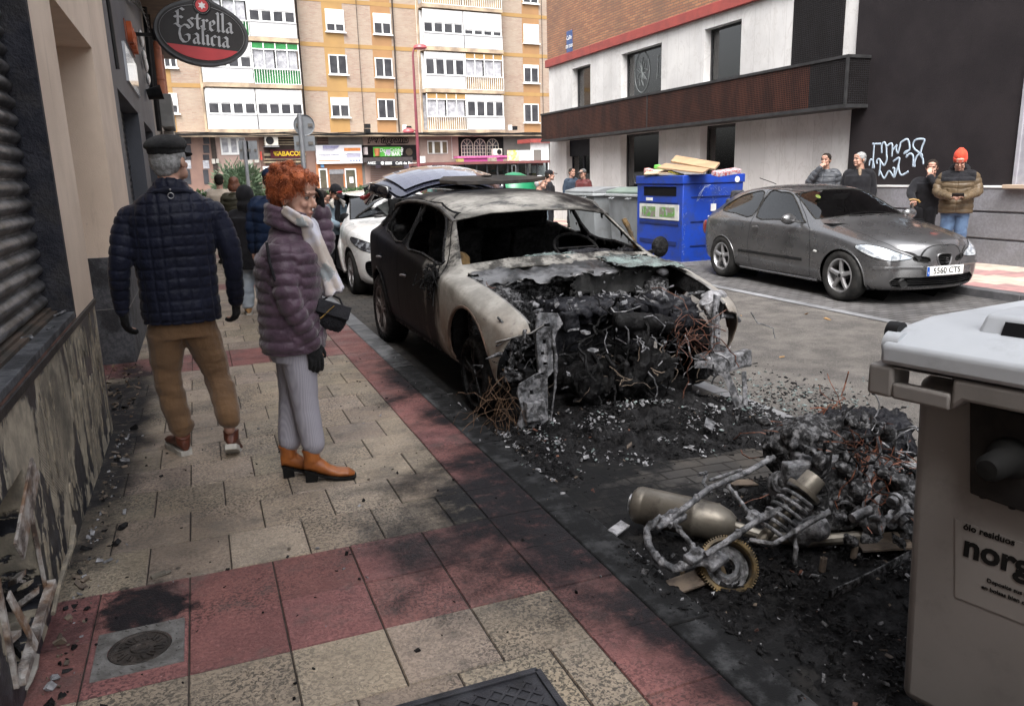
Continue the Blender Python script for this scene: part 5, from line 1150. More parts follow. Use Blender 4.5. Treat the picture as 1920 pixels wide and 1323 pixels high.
# ================================================================ CARS
def car_ring(w,zb,zs,wi,zi,wt,zt,zc,dyc,y):
 h = zs-zb
 return [(0,y+dyc,zb),(.55*w,y+.6*dyc,zb),(.93*w,y,zb+.01),(w*.985,y,zb+.30*h),(w,y,zb+.68*h),(w*.982,y,zs),(wi,y,zi),(wt,y,zt),(.56*wt,y+.68*dyc,zt+.78*(zc-zt)),(0,y+dyc,zc)]
def car_body(st,sub=3,crease={5: 0.35,7: 0.45,6: 0.25}):
 """closed body shell from cross rings; st rows: (y, w, zb, zs, wi, zi, wt, zt, zc, dyc)"""
 vs,fs = [],[]; n = len(st); R = 10
 for s in st: vs += car_ring(*s[1:],s[0])
 def add_side(mir):
  base = 0 if not mir else n*R
  def ix(i,r): return i*R+r+base
  for i in range(n-1):
   for r in range(R-1):
    q = (ix(i,r),ix(i+1,r),ix(i+1,r+1),ix(i,r+1)); fs.append(q if mir else q[::-1])
  for i,fl in ((0,False),(n-1,True)):
   for a,b_,c,d in ((0,1,8,9),(1,2,7,8),(2,3,6,7),(3,4,5,6)):
    q = (ix(i,a),ix(i,b_),ix(i,c),ix(i,d)); fs.append(q[::-1] if (fl ^ mir) else q)
 add_side(False); vs += [(-x,y,z) for x,y,z in vs]; add_side(True)
 me = bpy.data.meshes.new('car'); me.from_pydata(vs,[],fs)
 bm = bmesh.new(); bm.from_mesh(me); bmesh.ops.remove_doubles(bm,verts=bm.verts,dist=1e-5)
 cl = bm.edges.layers.float.get('crease_edge') or bm.edges.layers.float.new('crease_edge')
 pos = {}
 for i,s in enumerate(st):
  for r,p in enumerate(car_ring(*s[1:],s[0])):
   for sx in (1,-1): pos[(round(p[0]*sx,4),round(p[1],4),round(p[2],4))] = (i,r)
 for e in bm.edges:
  k = [pos.get((round(v.co.x,4),round(v.co.y,4),round(v.co.z,4))) for v in e.verts]
  if None in k: continue
  if k[0][1] == k[1][1] and k[0][1] in crease: e[cl] = crease[k[0][1]]
  if k[0][0] == k[1][0] and k[0][0] in (0,n-1): e[cl] = 0.2
 bmesh.ops.recalc_face_normals(bm,faces=bm.faces); bm.to_mesh(me); bm.free()
 return apply_mods(me,[('SUBSURF',dict(levels=sub,render_levels=sub))])
def bool_op(me,cutter,op,self_=False):
 """boolean against a closed cutter; faces that come from the cutter are dropped -> open sheet(s)"""
 a = bpy.data.objects.new('a',me); c = bpy.data.objects.new('c',cutter)
 n0 = len(me.polygons); me.materials.clear(); cutter.materials.clear(); me.materials.append(K_WHITE); cutter.materials.append(K_DARK)
 COL.objects.link(a); COL.objects.link(c)
 m = a.modifiers.new('b','BOOLEAN'); m.object = c; m.operation = op; m.solver = 'EXACT'; m.use_self = self_; m.material_mode = 'TRANSFER'
 dg = bpy.context.evaluated_depsgraph_get(); dg.update(); r = bpy.data.meshes.new_from_object(a.evaluated_get(dg))
 for o in (a,c): COL.objects.unlink(o); bpy.data.objects.remove(o)
 ki = [i for i,m_ in enumerate(r.materials) if m_ == K_DARK]
 mi = [0]*len(r.polygons); r.polygons.foreach_get('material_index',mi); left = sum(1 for q in mi if q not in ki)
 if not self_ and (left < 0.45*n0 if op == 'DIFFERENCE' else left == 0): return bool_op(me,cutter,op,True)
 return r,ki
def drop(me,ki):
 bm = bmesh.new(); bm.from_mesh(me); bmesh.ops.delete(bm,geom=[f for f in bm.faces if f.material_index in ki],context='FACES')
 for f in bm.faces: f.material_index = 0
 r = bpy.data.meshes.new('x'); bm.to_mesh(r); bm.free(); return r
def prism_mesh(outs):
 """outs: list of (poly, axis, a0, a1)"""
 b = MB()
 for o in outs: b.prism(*o)
 return b.mesh()
def smooth_poly(p,k=4):
 """Catmull-Rom closed outline"""
 n = len(p); out = []
 for i in range(n):
  p0,p1,p2,p3 = [np.array(p[(i+j) % n],float) for j in (-1,0,1,2)]
  for s in range(k):
   t = s/k; out.append(tuple(0.5*((2*p1)+(-p0+p2)*t+(2*p0-5*p1+4*p2-p3)*t*t+(-p0+3*p1-3*p2+p3)*t**3)))
 return out
def shrink(p,d):
 """offset outline inwards by d (simple mitre)"""
 n = len(p); P_ = [np.array(q,float) for q in p]; area = sum(P_[i][0]*P_[(i+1) % n][1]-P_[(i+1) % n][0]*P_[i][1] for i in range(n)); sg_ = 1 if area > 0 else -1; out = []
 for i in range(n):
  a,b_,c = P_[i-1],P_[i],P_[(i+1) % n]; e1 = b_-a; e2 = c-b_; e1 = e1/(np.linalg.norm(e1)+1e-9); e2 = e2/(np.linalg.norm(e2)+1e-9)
  nn = np.array([-(e1[1]+e2[1]),e1[0]+e2[0]])*sg_; L = np.linalg.norm(nn); nn = nn/(L+1e-9); out.append(tuple(b_+nn*d/max(0.4,L/2)))
 return out
class Shell:
 """a car body whose panels are cut out one after another; closed copy kept for intersecting"""
 def __init__(s,me): s.closed = me; s.cutters = []
 def region(s,outs):
  """the piece of skin inside the prisms (list of (poly, axis, a0, a1))"""
  r,ki = bool_op(s.closed.copy(),prism_mesh(outs),'INTERSECT'); return drop(r,ki)
 def cut(s,outs):
  r,ki = bool_op(s.skin if hasattr(s,'skin') else s.closed.copy(),prism_mesh(outs),'DIFFERENCE'); s.skin = r
  s.ki = ki
 def cut_all(s,groups):
  """subtract all prisms from the closed body, then drop every cutter face"""
  me = s.closed.copy()
  for g in groups:
   r,ki = bool_op(me,prism_mesh(g),'DIFFERENCE')
   at_ = r.attributes.get('cutf') or r.attributes.new('cutf','INT','FACE')
   vals = [0]*len(r.polygons); at_.data.foreach_get('value',vals); mi = [0]*len(r.polygons); r.polygons.foreach_get('material_index',mi)
   vals = [1 if (v or m in ki) else 0 for v,m in zip(vals,mi)]; at_.data.foreach_set('value',vals)
   r.polygons.foreach_set('material_index',[0]*len(r.polygons)); me = r
  bm = bmesh.new(); bm.from_mesh(me); L = bm.faces.layers.int.get('cutf')
  bmesh.ops.delete(bm,geom=[f for f in bm.faces if f[L]],context='FACES'); r = bpy.data.meshes.new('skin'); bm.to_mesh(r); bm.free(); return r
def split_sides(me):
 """loose islands -> list of (mesh, centre)"""
 bm = bmesh.new(); bm.from_mesh(me); bm.verts.ensure_lookup_table(); seen = set(); out = []
 for v in bm.verts:
  if v.index in seen: continue
  st_ = [v]; isl = []; seen.add(v.index)
  while st_:
   q = st_.pop(); isl.append(q)
   for e in q.link_edges:
    o = e.other_vert(q)
    if o.index not in seen: seen.add(o.index); st_.append(o)
  out.append(isl)
 res = []
 for isl in out:
  ids = {v.index: k for k,v in enumerate(isl)}; fs = {f for v in isl for f in v.link_faces}
  if not fs: continue
  m = bpy.data.meshes.new('isl'); m.from_pydata([tuple(v.co) for v in isl],[],[tuple(ids[v.index] for v in f.verts) for f in fs]); m.update()
  c = sum((v.co for v in isl),Vector())/len(isl); res.append((m,c,len(fs)))
 bm.free(); return res
def push(me,d):
 """move a skin piece along its normals"""
 v = get_v(me); n = get_n(me); set_v(me,v+n*d); return me
def border_tube(me,rad,mat_,name,parent):
 """a rubber / trim bead along the open border of a skin piece"""
 bm = bmesh.new(); bm.from_mesh(me); bmesh.ops.remove_doubles(bm,verts=bm.verts,dist=2e-4); ed = [e for e in bm.edges if len(e.link_faces) == 1]; nx = {}
 for e in ed:
  for a,c in ((e.verts[0],e.verts[1]),(e.verts[1],e.verts[0])): nx.setdefault(a.index,[]).append(c)
 pos = {v.index: v.co.copy() for v in bm.verts}; used = set(); b = MB()
 for s0 in list(nx):
  if s0 in used: continue
  loop = [s0]; used.add(s0); cur = s0
  while True:
   c = [v.index for v in nx[cur] if v.index not in used]
   if not c: break
   cur = c[0]; used.add(cur); loop.append(cur)
  if len(loop) > 6:
   pts = [pos[i] for i in loop]; q = [pts[0]]
   for p in pts[1:]:
    if (p-q[-1]).length > 0.012: q.append(p)
   q.append(pts[0]+(pts[1]-pts[0])*0.3); b.tube(q,rad,6,cap=False)
 bm.free()
 return b.build(name,mat_,parent,smooth=True) if b.v else None
K_TYRE = mat('tyre',(0.016,0.016,0.016),(0.03,0.029,0.028),sc=14,rough=0.75,bump=0.15,bsc=90)
K_RIM = mat('alloy_rim',(0.42,0.42,0.43),(0.32,0.32,0.33),sc=8,rough=0.35,metal=0.6,dirt=(0.12,0.11,0.10),dsc=6,damt=0.5)
def wheel(parent,c,side,r=0.31,w=0.20,spokes=5,rimr=0.20,m_rim=None,m_tyre=None,sag=0.0,emblem=True,twin=False):
 """side +1: outer face towards +x"""
 m_rim = m_rim or K_RIM; m_tyre = m_tyre or K_TYRE; X = Vector((side,0,0)); c = Vector(c)
 wl = thing('wheel',None,None,c); wl.parent = parent
 b = MB(); h = w/2
 b.lathe((0,0,0),X,[(rimr,-h*.9),(rimr+.02,-h),(r-.03,-h),(r-.008,-h*.8),(r,-h*.5),(r,h*.5),(r-.008,h*.8),(r-.03,h),(r-.06,h*1.04),(rimr+.02,h),(rimr,h*.9)],48)
 o = b.build('tyre',m_tyre,wl,smooth=True,angle=40)
 if sag:
  v = get_v(o.data); low = v[:,2] < -r*0.75; v[low,2] = v[low,2]*0+(-r*0.75)+(v[low,2]+r*0.75)*0.3; set_v(o.data,v)
 b = MB(); f = h*.82
 b.lathe((0,0,0),X,[(rimr+.004,h*.92),(rimr-.012,h*.95),(rimr-.022,f-.01),(rimr-.03,-h*.6)],48)
 b.disc(X*(-h*.2),X,rimr-.02,32,1)
 b.lathe((0,0,0),X,[(0,f+.004),(.030,f+.003),(.048,f-.004),(.055,f-.02),(.052,-h*.2)],24)
 for k in range(spokes):
  for dd in ((-0.10,0.10) if twin else (0,)):
   a = 2*PI*k/spokes+PI/2; a1 = a+dd*0.5; a2 = a+dd*1.6
   d1 = Vector((0,math.cos(a1),math.sin(a1))); d2 = Vector((0,math.cos(a2),math.sin(a2))); t_ = X.cross(d1)
   p0 = d1*.035+X*(f-.012); p1 = d2*(rimr-.012)+X*(f-.006); w0,w1 = (.030,.020) if not twin else (.014,.012)
   if not twin: w1 = .026
   vs = []
   for p,ww,th in ((p0,w0,.022),(p0*.45+p1*.55+X*.006,(w0+w1)/2*.85,.018),(p1,w1,.024)):
    for sx,dz in ((-1,0),(-.6,1),(.6,1),(1,0)): vs.append(p+t_*ww*sx+X*(0.010*dz))
    for sx in (1,-1): vs.append(p+t_*ww*sx-X*th)
   q = [(i*6+j,i*6+(j+1) % 6,(i+1)*6+(j+1) % 6,(i+1)*6+j) for i in range(2) for j in range(6)]
   b.add(vs,q)
 b.build('rim',[m_rim,K_DARK],wl,smooth=True,angle=30)
 if emblem:
  b = MB(); b.disc(X*(f+.0075),X,.024,20); b.bar(X*(f+.009)+Vector((0,-.012,.010)),X*(f+.009)+Vector((0,.012,.010)),.004,.003); b.build('hub_cap',K_BLACK,wl)
 return wl
def wells(parent,ys,hw,zc,r,name='wheel_arch_liner'):
 b = MB()
 for y in ys:
  for s in (1,-1):
   n = 14; vs = [(s*x,y+r*math.cos(PI*k/n-0.15*(1 if k == 0 else 0)),zc+r*math.sin(PI*k/n)-(0.1 if k in (0,n) else 0)) for x in (hw-.05,hw-.42) for k in range(n+1)]
   b.add(vs,[(k,k+1,n+2+k,n+1+k) for k in range(n)]); b.disc((s*(hw-.42),y,zc),(1,0,0),r,24)
 return split_up(b.build(name,K_DARK,parent))
def circ(cy,cz,r,n=40): return [(cy+r*math.cos(2*PI*k/n),cz+r*math.sin(2*PI*k/n)) for k in range(n)]
def ring_out(poly,g=0.004):
 """thin groove prism following an outline: outer + inner loops as a closed band"""
 return poly,shrink(poly,g)
def groove_mesh(items):
 b = MB()
 for poly,axis,a0,a1,g in items:
  inn = shrink(poly,g); n = len(poly)
  def P(q,a): return {'x': (a,q[0],q[1]),'y': (q[0],a,q[1]),'z': (q[0],q[1],a)}[axis]
  vs = [P(q,a0) for q in poly]+[P(q,a0) for q in inn]+[P(q,a1) for q in poly]+[P(q,a1) for q in inn]; f = []
  for i in range(n):
   j = (i+1) % n; f += [(i,j,n+j,n+i),(2*n+i,3*n+i,3*n+j,2*n+j),(i,2*n+i,2*n+j,j),(n+i,n+j,3*n+j,3*n+i)]
  b.add(vs,f)
 return b.mesh()
def carpaint(name,base,rough=0.3,metal=0.7,dirt=(0.10,0.09,0.08),damt=0.25):
 t = NT(name); P = t.co
 c = t.mix(t.ramp(t.noise(1.3,4,co=P),0.35,0.65),base,tuple(x*0.86 for x in base))
 z = t.sep()[2]
 d = t.math('MULTIPLY',t.math('ADD',t.ramp(t.noise(3,3,0.5),0.4,0.8,0,0.25),t.ramp(z,0.55,0.2,0,0.8)),damt)
 c = t.mix(d,c,dirt); t.set(c,t.ramp(t.noise(5,5,0.6),0.3,0.7,rough-0.05,rough+0.12),metal)
 t.p.inputs['Coat Weight'].default_value = 0.8; t.p.inputs['Coat Roughness'].default_value = 0.08
 t.bump(t.noise(1.6,3),0.25,0.02); return t.m
def interior(parent,hw,y0,y1,zf,belt,top,seat_m,wheel_side=1,dash_y=0.45):
 b = MB(); b.box(-hw,hw,y0,y1,zf-0.05,zf); b.box(-hw,hw,dash_y,dash_y+0.32,zf,belt-0.02); b.build('cabin_floor',K_DARK,parent)
 for x in (-.36,.36):
  b = MB(); b.obox((x,y0+1.25,zf+.22),(1,0,0),(0,1,0),(0,0,1),.24,.26,.09); b.obox((x,y0+1.55,zf+.52),(1,0,0),(0,1,.25),(0,-.25,1),.23,.07,.32); b.obox((x,y0+1.63,zf+.90),(1,0,0),(0,1,.2),(0,-.2,1),.12,.045,.09)
  o = b.build('seat',seat_m,parent,bevel=0.04,seg=3)
 b = MB(); b.obox((0,y0+2.15,zf+.3),(1,0,0),(0,1,0),(0,0,1),hw*.85,.25,.12); b.obox((0,y0+2.42,zf+.55),(1,0,0),(0,1,.2),(0,-.2,1),hw*.85,.08,.30)
 for x in (-.35,.35): b.obox((x,y0+2.5,zf+.90),(1,0,0),(0,1,.2),(0,-.2,1),.11,.04,.07)
 b.build('rear_bench',seat_m,parent,bevel=0.03)
 b = MB(); a = Vector((0,-.5,.86)).normalized(); cc = Vector((wheel_side*.36,dash_y+.42,belt-.06)); u = Vector((1,0,0)); v = a.cross(u)
 b.tube([cc+u*.18*math.cos(t)+v*.18*math.sin(t) for t in np.linspace(0,2*PI,28)],.014,8)
 for t in (0.2,PI-.2,PI*1.5): b.bar(cc,cc+u*.18*math.cos(t)+v*.18*math.sin(t),.03,.015)
 b.build('steering_wheel',K_BLACK,parent,smooth=True)
K_PGREY = carpaint('grey_car_paint',(0.155,0.155,0.16),0.26,0.75)
ST_I = [(-.55,.62,.22,.52,.58,.58,.42,.645,.69,-.165),(-.46,.745,.19,.575,.69,.64,.50,.70,.745,-.185),(-.30,.82,.17,.64,.765,.72,.58,.765,.81,-.16),(0.0,.845,.16,.72,.80,.79,.63,.835,.875,-.09),
  (.35,.85,.16,.775,.80,.85,.665,.90,.935,-.06),(.60,.85,.16,.80,.80,.875,.70,.925,.97,-.22),(1.20,.85,.16,.83,.80,.90,.585,1.285,1.335,-.14),(1.6,.85,.16,.85,.795,.92,.575,1.32,1.365,-.04),(2.05,.845,.16,.87,.79,.935,.56,1.31,1.36,0),
  (2.5,.835,.16,.885,.775,.955,.54,1.25,1.305,.03),(2.84,.80,.18,.89,.74,.965,.50,1.13,1.19,.06),(3.04,.755,.22,.84,.68,.92,.46,.96,1.0,.09),(3.12,.68,.27,.70,.60,.82,.40,.86,.88,.10)]
ib = thing('parked_car','grey three-door hatchback with a dented front wing parked beside the blue container','car',(7.83,7.08,-0.118),math.radians(-4.04))
ib.scale = (1.0,1.03,1.0)
S = Shell(car_body(ST_I))
ARC = [(circ(0,.30,.345),'x',-1.2,1.2),(circ(2.46,.30,.335),'x',-1.2,1.2)]
DW = smooth_poly([(.72,.905),(.80,.955),(1.20,1.235),(1.45,1.27),(1.68,1.27),(1.70,.935),(1.2,.925)],3)
QW = smooth_poly([(1.80,.945),(1.79,1.26),(2.1,1.25),(2.38,1.18),(2.60,1.06),(2.58,.99),(2.2,.965)],3)
WSI = [(-.69,.955),(-.35,.985),(0,.99),(.35,.985),(.69,.955),(.565,1.25),(.3,1.29),(0,1.30),(-.3,1.29),(-.565,1.25)]
RWI = [(-.5,1.0),(.5,1.0),(.43,1.2),(-.43,1.2)]
DOOR = [(.52,.25),(.50,.60),(.56,.84),(.66,.90),(1.18,1.275),(1.44,1.305),(1.735,1.30),(1.76,.93),(1.80,.55),(1.74,.22)]
HOOD = [(-.60,.50),(-.62,.1),(-.60,-.30),(-.50,-.50),(-.30,-.635),(0,-.675),(.30,-.635),(.50,-.50),(.60,-.30),(.62,.1),(.60,.50)]
HLI = smooth_poly([(.36,.565),(.52,.635),(.67,.70),(.80,.70),(.775,.60),(.66,.545),(.50,.535)],3)
def mirx(p): return [(-x,z) for x,z in p]
GRL = smooth_poly([(-.08,.60),(.08,.60),(.095,.54),(.055,.465),(-.055,.465),(-.095,.54)],3)
SVT = smooth_poly([(.19,.56),(.335,.585),(.345,.535),(.20,.51)],3)
INT = [(-.56,.24),(.56,.24),(.60,.30),(.54,.345),(-.54,.345),(-.60,.30)]
glass_groups = [(DW,'x',-1.2,1.2),(QW,'x',-1.2,1.2)]
wsd = [(WSI,'y',.12,1.4)]; rwd = [(RWI,'y',2.6,3.5)]
hl = [(HLI,'y',-1.0,-.2),(mirx(HLI),'y',-1.0,-.2)]; gr = [(GRL,'y',-1.2,-.5)]; sv = [(SVT,'y',-1.0,-.5),(mirx(SVT),'y',-1.0,-.5)]; it = [(INT,'y',-1.2,-.35)]
skin = S.cut_all([ARC,glass_groups,wsd,rwd,hl,gr+sv,it])
a = bool_op(S.closed.copy(),prism_mesh([]) if False else groove_mesh([(DOOR,'x',-1.2,1.2,.006),(HOOD,'z',.45,1.2,.006)]),'INTERSECT')
groove = drop(*a)
tl = split_sides(skin)
finish(skin,'body',K_PGREY,ib)
gm = bpy.data.meshes.new('groove'); gm = groove; finish(push(gm,0.0012),'panel_gap',K_BLACK,ib)
for nm,outs in (('side_window',glass_groups),('windscreen',wsd),('rear_window',rwd)):
 for m_,c_,k_ in split_sides(S.region(outs)):
  if k_ > 6:
   o = finish(push(m_,-0.004),nm,K_WIN,ib); border_tube(m_,0.011,K_RUBBER,'window_seal',o)
t = NT('headlamp_lens'); K_LENS = t.set(t.mix(t.ramp(t.noise(14,3),.4,.6),(0.62,0.65,0.68),(0.26,0.29,0.33)),0.08,0.4); t.p.inputs['Coat Weight'].default_value = 1.0
for m_,c_,k_ in split_sides(S.region(hl)):
 if k_ > 3: o = finish(push(m_,0.002),'headlight',K_LENS,ib); border_tube(m_,0.005,K_BLACK,'lamp_seal',o)
def grille(me,par,name,m_,dz,mode='x',rim=None):
 o = finish(push(me,-0.03),name,K_DARK,par); bb = [Vector(v.co) for v in me.vertices]
 border_tube(push(me.copy(),0.03),0.006 if rim is None else 0.011,rim or m_,'rim_trim',o)
 x0,x1 = min(v.x for v in bb),max(v.x for v in bb); z0,z1 = min(v.z for v in bb),max(v.z for v in bb); b = MB(); z = z0+dz
 while z < z1-0.003:
  row = sorted([v for v in bb if abs(v.z-z) < dz*0.8],key=lambda v: v.x)
  if len(row) > 1:
   q = [row[0]]
   for v in row[1:]:
    if v.x-q[-1].x > 0.03: q.append(v)
   q = [Vector((v.x,v.y-0.016,z)) for v in q]
   if len(q) > 1: b.tube(q,(0.008,0.004),5)
  z += dz
 if b.v: b.build('grille_bar',m_,o,smooth=True)
 return o
gp = [(m_,c_) for m_,c_,k_ in split_sides(S.region(gr)) if k_ > 2]
K_CHROME = mat('chrome',(0.6,0.6,0.62),rough=0.12,metal=1.0)
for m_,c_ in gp:
 go = grille(m_,ib,'grille',K_BLACK,0.018,rim=K_PGREY); b = MB(); y = c_.y-0.035
 b.tube([(0.022,y,.557),(-0.018,y,.56),(-0.022,y,.542),(0.02,y,.534),(0.022,y,.512),(-.022,y,.51)],0.006,6); b.build('emblem',K_CHROME,go,smooth=True)
for m_,c_,k_ in split_sides(S.region(sv)):
 if k_ > 2: grille(m_,ib,'side_vent',K_BLACK,0.014)
for m_,c_,k_ in split_sides(S.region(it)):
 if k_ > 4: grille(m_,ib,'lower_intake',K_BLACK,0.022)
b = MB(); b.lathe((-.50,-.615,.29),(-.25,-1,0),[(0,.03),(.04,.03),(.048,.045),(.05,0)],20); b.build('fog_lamp',K_BLACK,ib,smooth=True)
from mathutils.bvhtree import BVHTree
def surf(bvh,o,d):
 h = bvh.ray_cast(Vector(o),Vector(d)); return h[0],h[1]
bvI = BVHTree.FromPolygons([v.co for v in S.closed.vertices],[p.vertices for p in S.closed.polygons])
def along(bv,pts,d,outp,rad,name,mat_,par,n=6):
 q = []
 for p in pts:
  h,nn = surf(bv,p,d)
  if h: q.append(h+nn*outp)
 return MB().tube(q,rad,n).build(name,mat_,par,smooth=True)
for s in (1,-1):
 along(bvI,[(s*x,-2,.455) for x in (.26,.36,.46,.56,.64,.70,.745)],(0,1,0),0.004,(0.008,0.020),'bumper_strip',K_PGREY,ib)
 along(bvI,[(s*2,y,.455) for y in np.linspace(.66,2.02,14)],(-s,0,0),0.002,(0.008,0.022),'side_moulding',K_BLACK,ib)
 h,nn = surf(bvI,(s*2,1.62,.80),(-s,0,0))
 b = MB(); b.ell(h,(.006,.055,.024),14,8); o = b.build('door_handle',K_PGREY,ib,smooth=True); b = MB(); b.tube([h+Vector((s*.016,-.065,.008)),h+Vector((s*.032,-.03,.010)),h+Vector((s*.032,.03,.008)),h+Vector((s*.014,.065,.004))],.010,8); b.build('grip',K_PGREY,o,smooth=True)
 h,nn = surf(bvI,(s*2,.42,.58),(-s,0,0)); b = MB(); b.ell(h,(.008,.033,.016),14,8); b.build('side_repeater',mat('lamp_white',(.6,.6,.58),rough=.2),ib,smooth=True)
 b = MB(); b.ell((s*.955,.80,.955),(.105,.055,.068),18,12); b.bar((s*.80,.78,.92),(s*.90,.80,.935),.05,.03); o = b.build('wing_mirror',K_PGREY,ib,smooth=True); b = MB(); b.ell((s*.955,.835,.955),(.092,.03,.056),16,10); b.build('mirror_glass',K_BLACK,o,smooth=True)
 wheel(ib,(s*.735,0,.325),s,r=.308,w=.19,rimr=.20); wheel(ib,(s*.735,2.46,.325),s,r=.308,w=.19,rimr=.20)
 for yc,rr in ((0,.345),(2.46,.335)):
  q = []
  for t_ in np.linspace(-.15,PI+.15,26):
   h,nn = surf(bvI,(s*2,yc+rr*math.cos(t_),.30+rr*math.sin(t_)),(-s,0,0))
   if h: q.append(h+Vector((-s*.004,0,0)))
  MB().tube(q,.011,6).build('arch_lip',K_PGREY,ib,smooth=True)
 along(bvI,[(s*2,y,.215) for y in np.linspace(.42,2.06,12)],(-s,0,0),0.0,(0.02,0.02),'sill_trim',K_PGREY,ib)
 h,nn = surf(bvI,(s*.72,4,.72),(0,-1,0)); b = MB(); b.ell(h if h else (s*.72,3.0,.72),(.025,.08,.11),14,10); b.build('tail_lamp',mat('tail_red',(0.18,0.02,0.02),rough=.2,coat=.8),ib,smooth=True)
wells(ib,(0,2.46),.80,.30,.37)
h,nn = surf(bvI,(.0,-2,.385),(0,1,0)); yp = h.y-.035
pl = MB(); pl.box(-.375+.115,.375-.115,yp-.008,yp,.325,.43); pl = pl.build('number_plate',mat('plate_white',(.72,.72,.70),rough=.4),ib,bevel=.003); pl.rotation_euler = (math.radians(-3),0,0)
text_obj('lettering','5560 CTS',.092,K_BLACK,pl,(.02,yp-.010,.377),(1,0,0),(0,0,1),.001,sx=1.04,bold=.0006)
MB().box(-.26,-.225,yp-.010,yp-.008,.327,.428).build('blue_band',mat('eu_blue',(0.01,0.09,0.42),rough=.4),pl)
text_obj('lettering','E',.03,K_WHITE,pl,(-.242,yp-.011,.36),(1,0,0),(0,0,1),.0005)
interior(ib,.70,.30,2.75,.30,.93,1.2,mat('seat_grey',(.045,.045,.05),(.03,.03,.034),sc=9,rough=.9),1,.30)
b = MB(); b.tube([(.10,.42,.985),(.45,.44,.985)],.006,6); b.tube([(-.35,.43,.985),(.02,.42,.99)],.006,6); b.build('wiper',K_BLACK,ib)
b = MB(); b.tube([(0,2.35,1.35),(0,2.42,1.37),(0,2.75,1.44)],.006,6); b.build('aerial',K_BLACK,ib)
b = MB(); b.obox((0,1.02,1.20),(1,0,0),(0,1,.3),(0,-.3,1),.11,.015,.03); b.build('rear_view_mirror',K_BLACK,ib)
b = MB(); h = Vector((-.42,.93,1.215)); b.lathe(h,(0,-.62,.78),[(0,0.004),(.032,.004),(.036,0)],20); b.build('yellow_sticker',mat('sticker_yellow',(.12,.15,.02),(0.08,0.11,0.02),sc=40),ib)
K_PWHITE = carpaint('white_car_paint',(0.72,0.72,0.71),0.25,0.0,damt=.1)
ST_W = [(-.58,.66,.20,.58,.60,.66,.45,.76,.80,-.20),(-.48,.79,.18,.64,.72,.73,.54,.81,.85,-.22),(-.28,.855,.16,.71,.79,.80,.62,.865,.90,-.15),(0.0,.88,.16,.79,.83,.86,.66,.92,.955,-.08),
  (.35,.88,.16,.84,.83,.90,.69,.955,.99,-.05),(.58,.88,.16,.86,.83,.92,.72,.97,1.01,-.22),(1.22,.88,.16,.88,.82,.94,.60,1.30,1.35,-.14),(1.7,.88,.16,.90,.815,.955,.59,1.34,1.385,-.04),(2.3,.87,.16,.92,.81,.97,.57,1.33,1.37,0),
  (2.75,.85,.16,.94,.79,.99,.55,1.26,1.31,.03),(3.05,.82,.18,.93,.75,.98,.50,1.12,1.16,.06),(3.2,.76,.24,.80,.68,.90,.45,.95,.98,.08)]
wc = thing('parked_car','white hatchback parked behind the burnt car with its kerbside front door open','car',(2.70,10.62,-0.07))
S2 = Shell(car_body(ST_W,3))
WSW = [(-.71,.99),(-.35,1.02),(0,1.025),(.35,1.02),(.71,.99),(.585,1.265),(.3,1.31),(0,1.315),(-.3,1.31),(-.585,1.265)]
SW1 = smooth_poly([(.76,.96),(1.22,1.26),(1.60,1.295),(1.62,.97)],3); SW2 = smooth_poly([(1.72,.98),(1.70,1.30),(2.3,1.28),(2.6,1.17),(2.55,1.01)],3)
HLW = smooth_poly([(.44,.635),(.60,.70),(.78,.775),(.845,.79),(.83,.70),(.74,.63),(.56,.605)],3)
FGW = smooth_poly([(.56,.44),(.66,.50),(.74,.48),(.735,.36),(.66,.28),(.58,.31)],3)
GRW = smooth_poly([(-.50,.60),(0,.60),(.50,.60),(.46,.52),(-.46,.52)],2)
ARW = [(circ(0,.31,.35),'x',-1.2,1.2),(circ(2.54,.31,.345),'x',-1.2,1.2)]
DOORW = [(.56,.25),(.52,.62),(.60,.86),(.70,.945),(1.20,1.295),(1.62,1.325),(1.665,.95),(1.66,.5),(1.62,.24)]
skin = S2.cut_all([ARW,[(SW2,'x',-1.2,1.2),(SW1,'x',0,1.2)],[(DOORW,'x',-1.2,0)],[(WSW,'y',.1,1.4)],[(HLW,'y',-1,-.1),(mirx(HLW),'y',-1,-.1),(FGW,'y',-1,-.1),(mirx(FGW),'y',-1,-.1)],[(GRW,'y',-1.2,-.4),(INT,'y',-1.2,-.35)]])
finish(skin,'body',K_PWHITE,wc)
for nm,outs in (('side_window',[(SW2,'x',-1.2,1.2),(SW1,'x',0,1.2)]),('windscreen',[(WSW,'y',.1,1.4)])):
 for m_,c_,k_ in split_sides(S2.region(outs)):
  if k_ > 6: o = finish(push(m_,-0.004),nm,K_WIN,wc); border_tube(m_,0.011,K_RUBBER,'window_seal',o)
t = NT('dark_headlamp'); K_LENSD = t.set(t.mix(t.ramp(t.noise(9,3),.5,.6),(0.03,0.03,0.035),(0.25,0.26,0.28)),0.06); t.p.inputs['Coat Weight'].default_value = 1.0
for m_,c_,k_ in split_sides(S2.region([(HLW,'y',-1,-.1),(mirx(HLW),'y',-1,-.1)])):
 if k_ > 3:
  o = finish(push(m_,0.002),'headlight',K_LENSD,wc); border_tube(m_,0.006,K_BLACK,'lamp_seal',o)
for m_,c_,k_ in split_sides(S2.region([(FGW,'y',-1,-.1),(mirx(FGW),'y',-1,-.1)])):
 if k_ > 3: grille(m_,wc,'fog_recess',K_BLACK,.03)
for m_,c_,k_ in split_sides(S2.region([(GRW,'y',-1.2,-.4),(INT,'y',-1.2,-.35)])):
 if k_ > 3: grille(m_,wc,'grille',K_BLACK,.025)
hin = Vector((-.87,.58,0)); RT = Matrix.Translation(hin) @ Matrix.Rotation(math.radians(-58),4,'Z') @ Matrix.Translation(-hin)
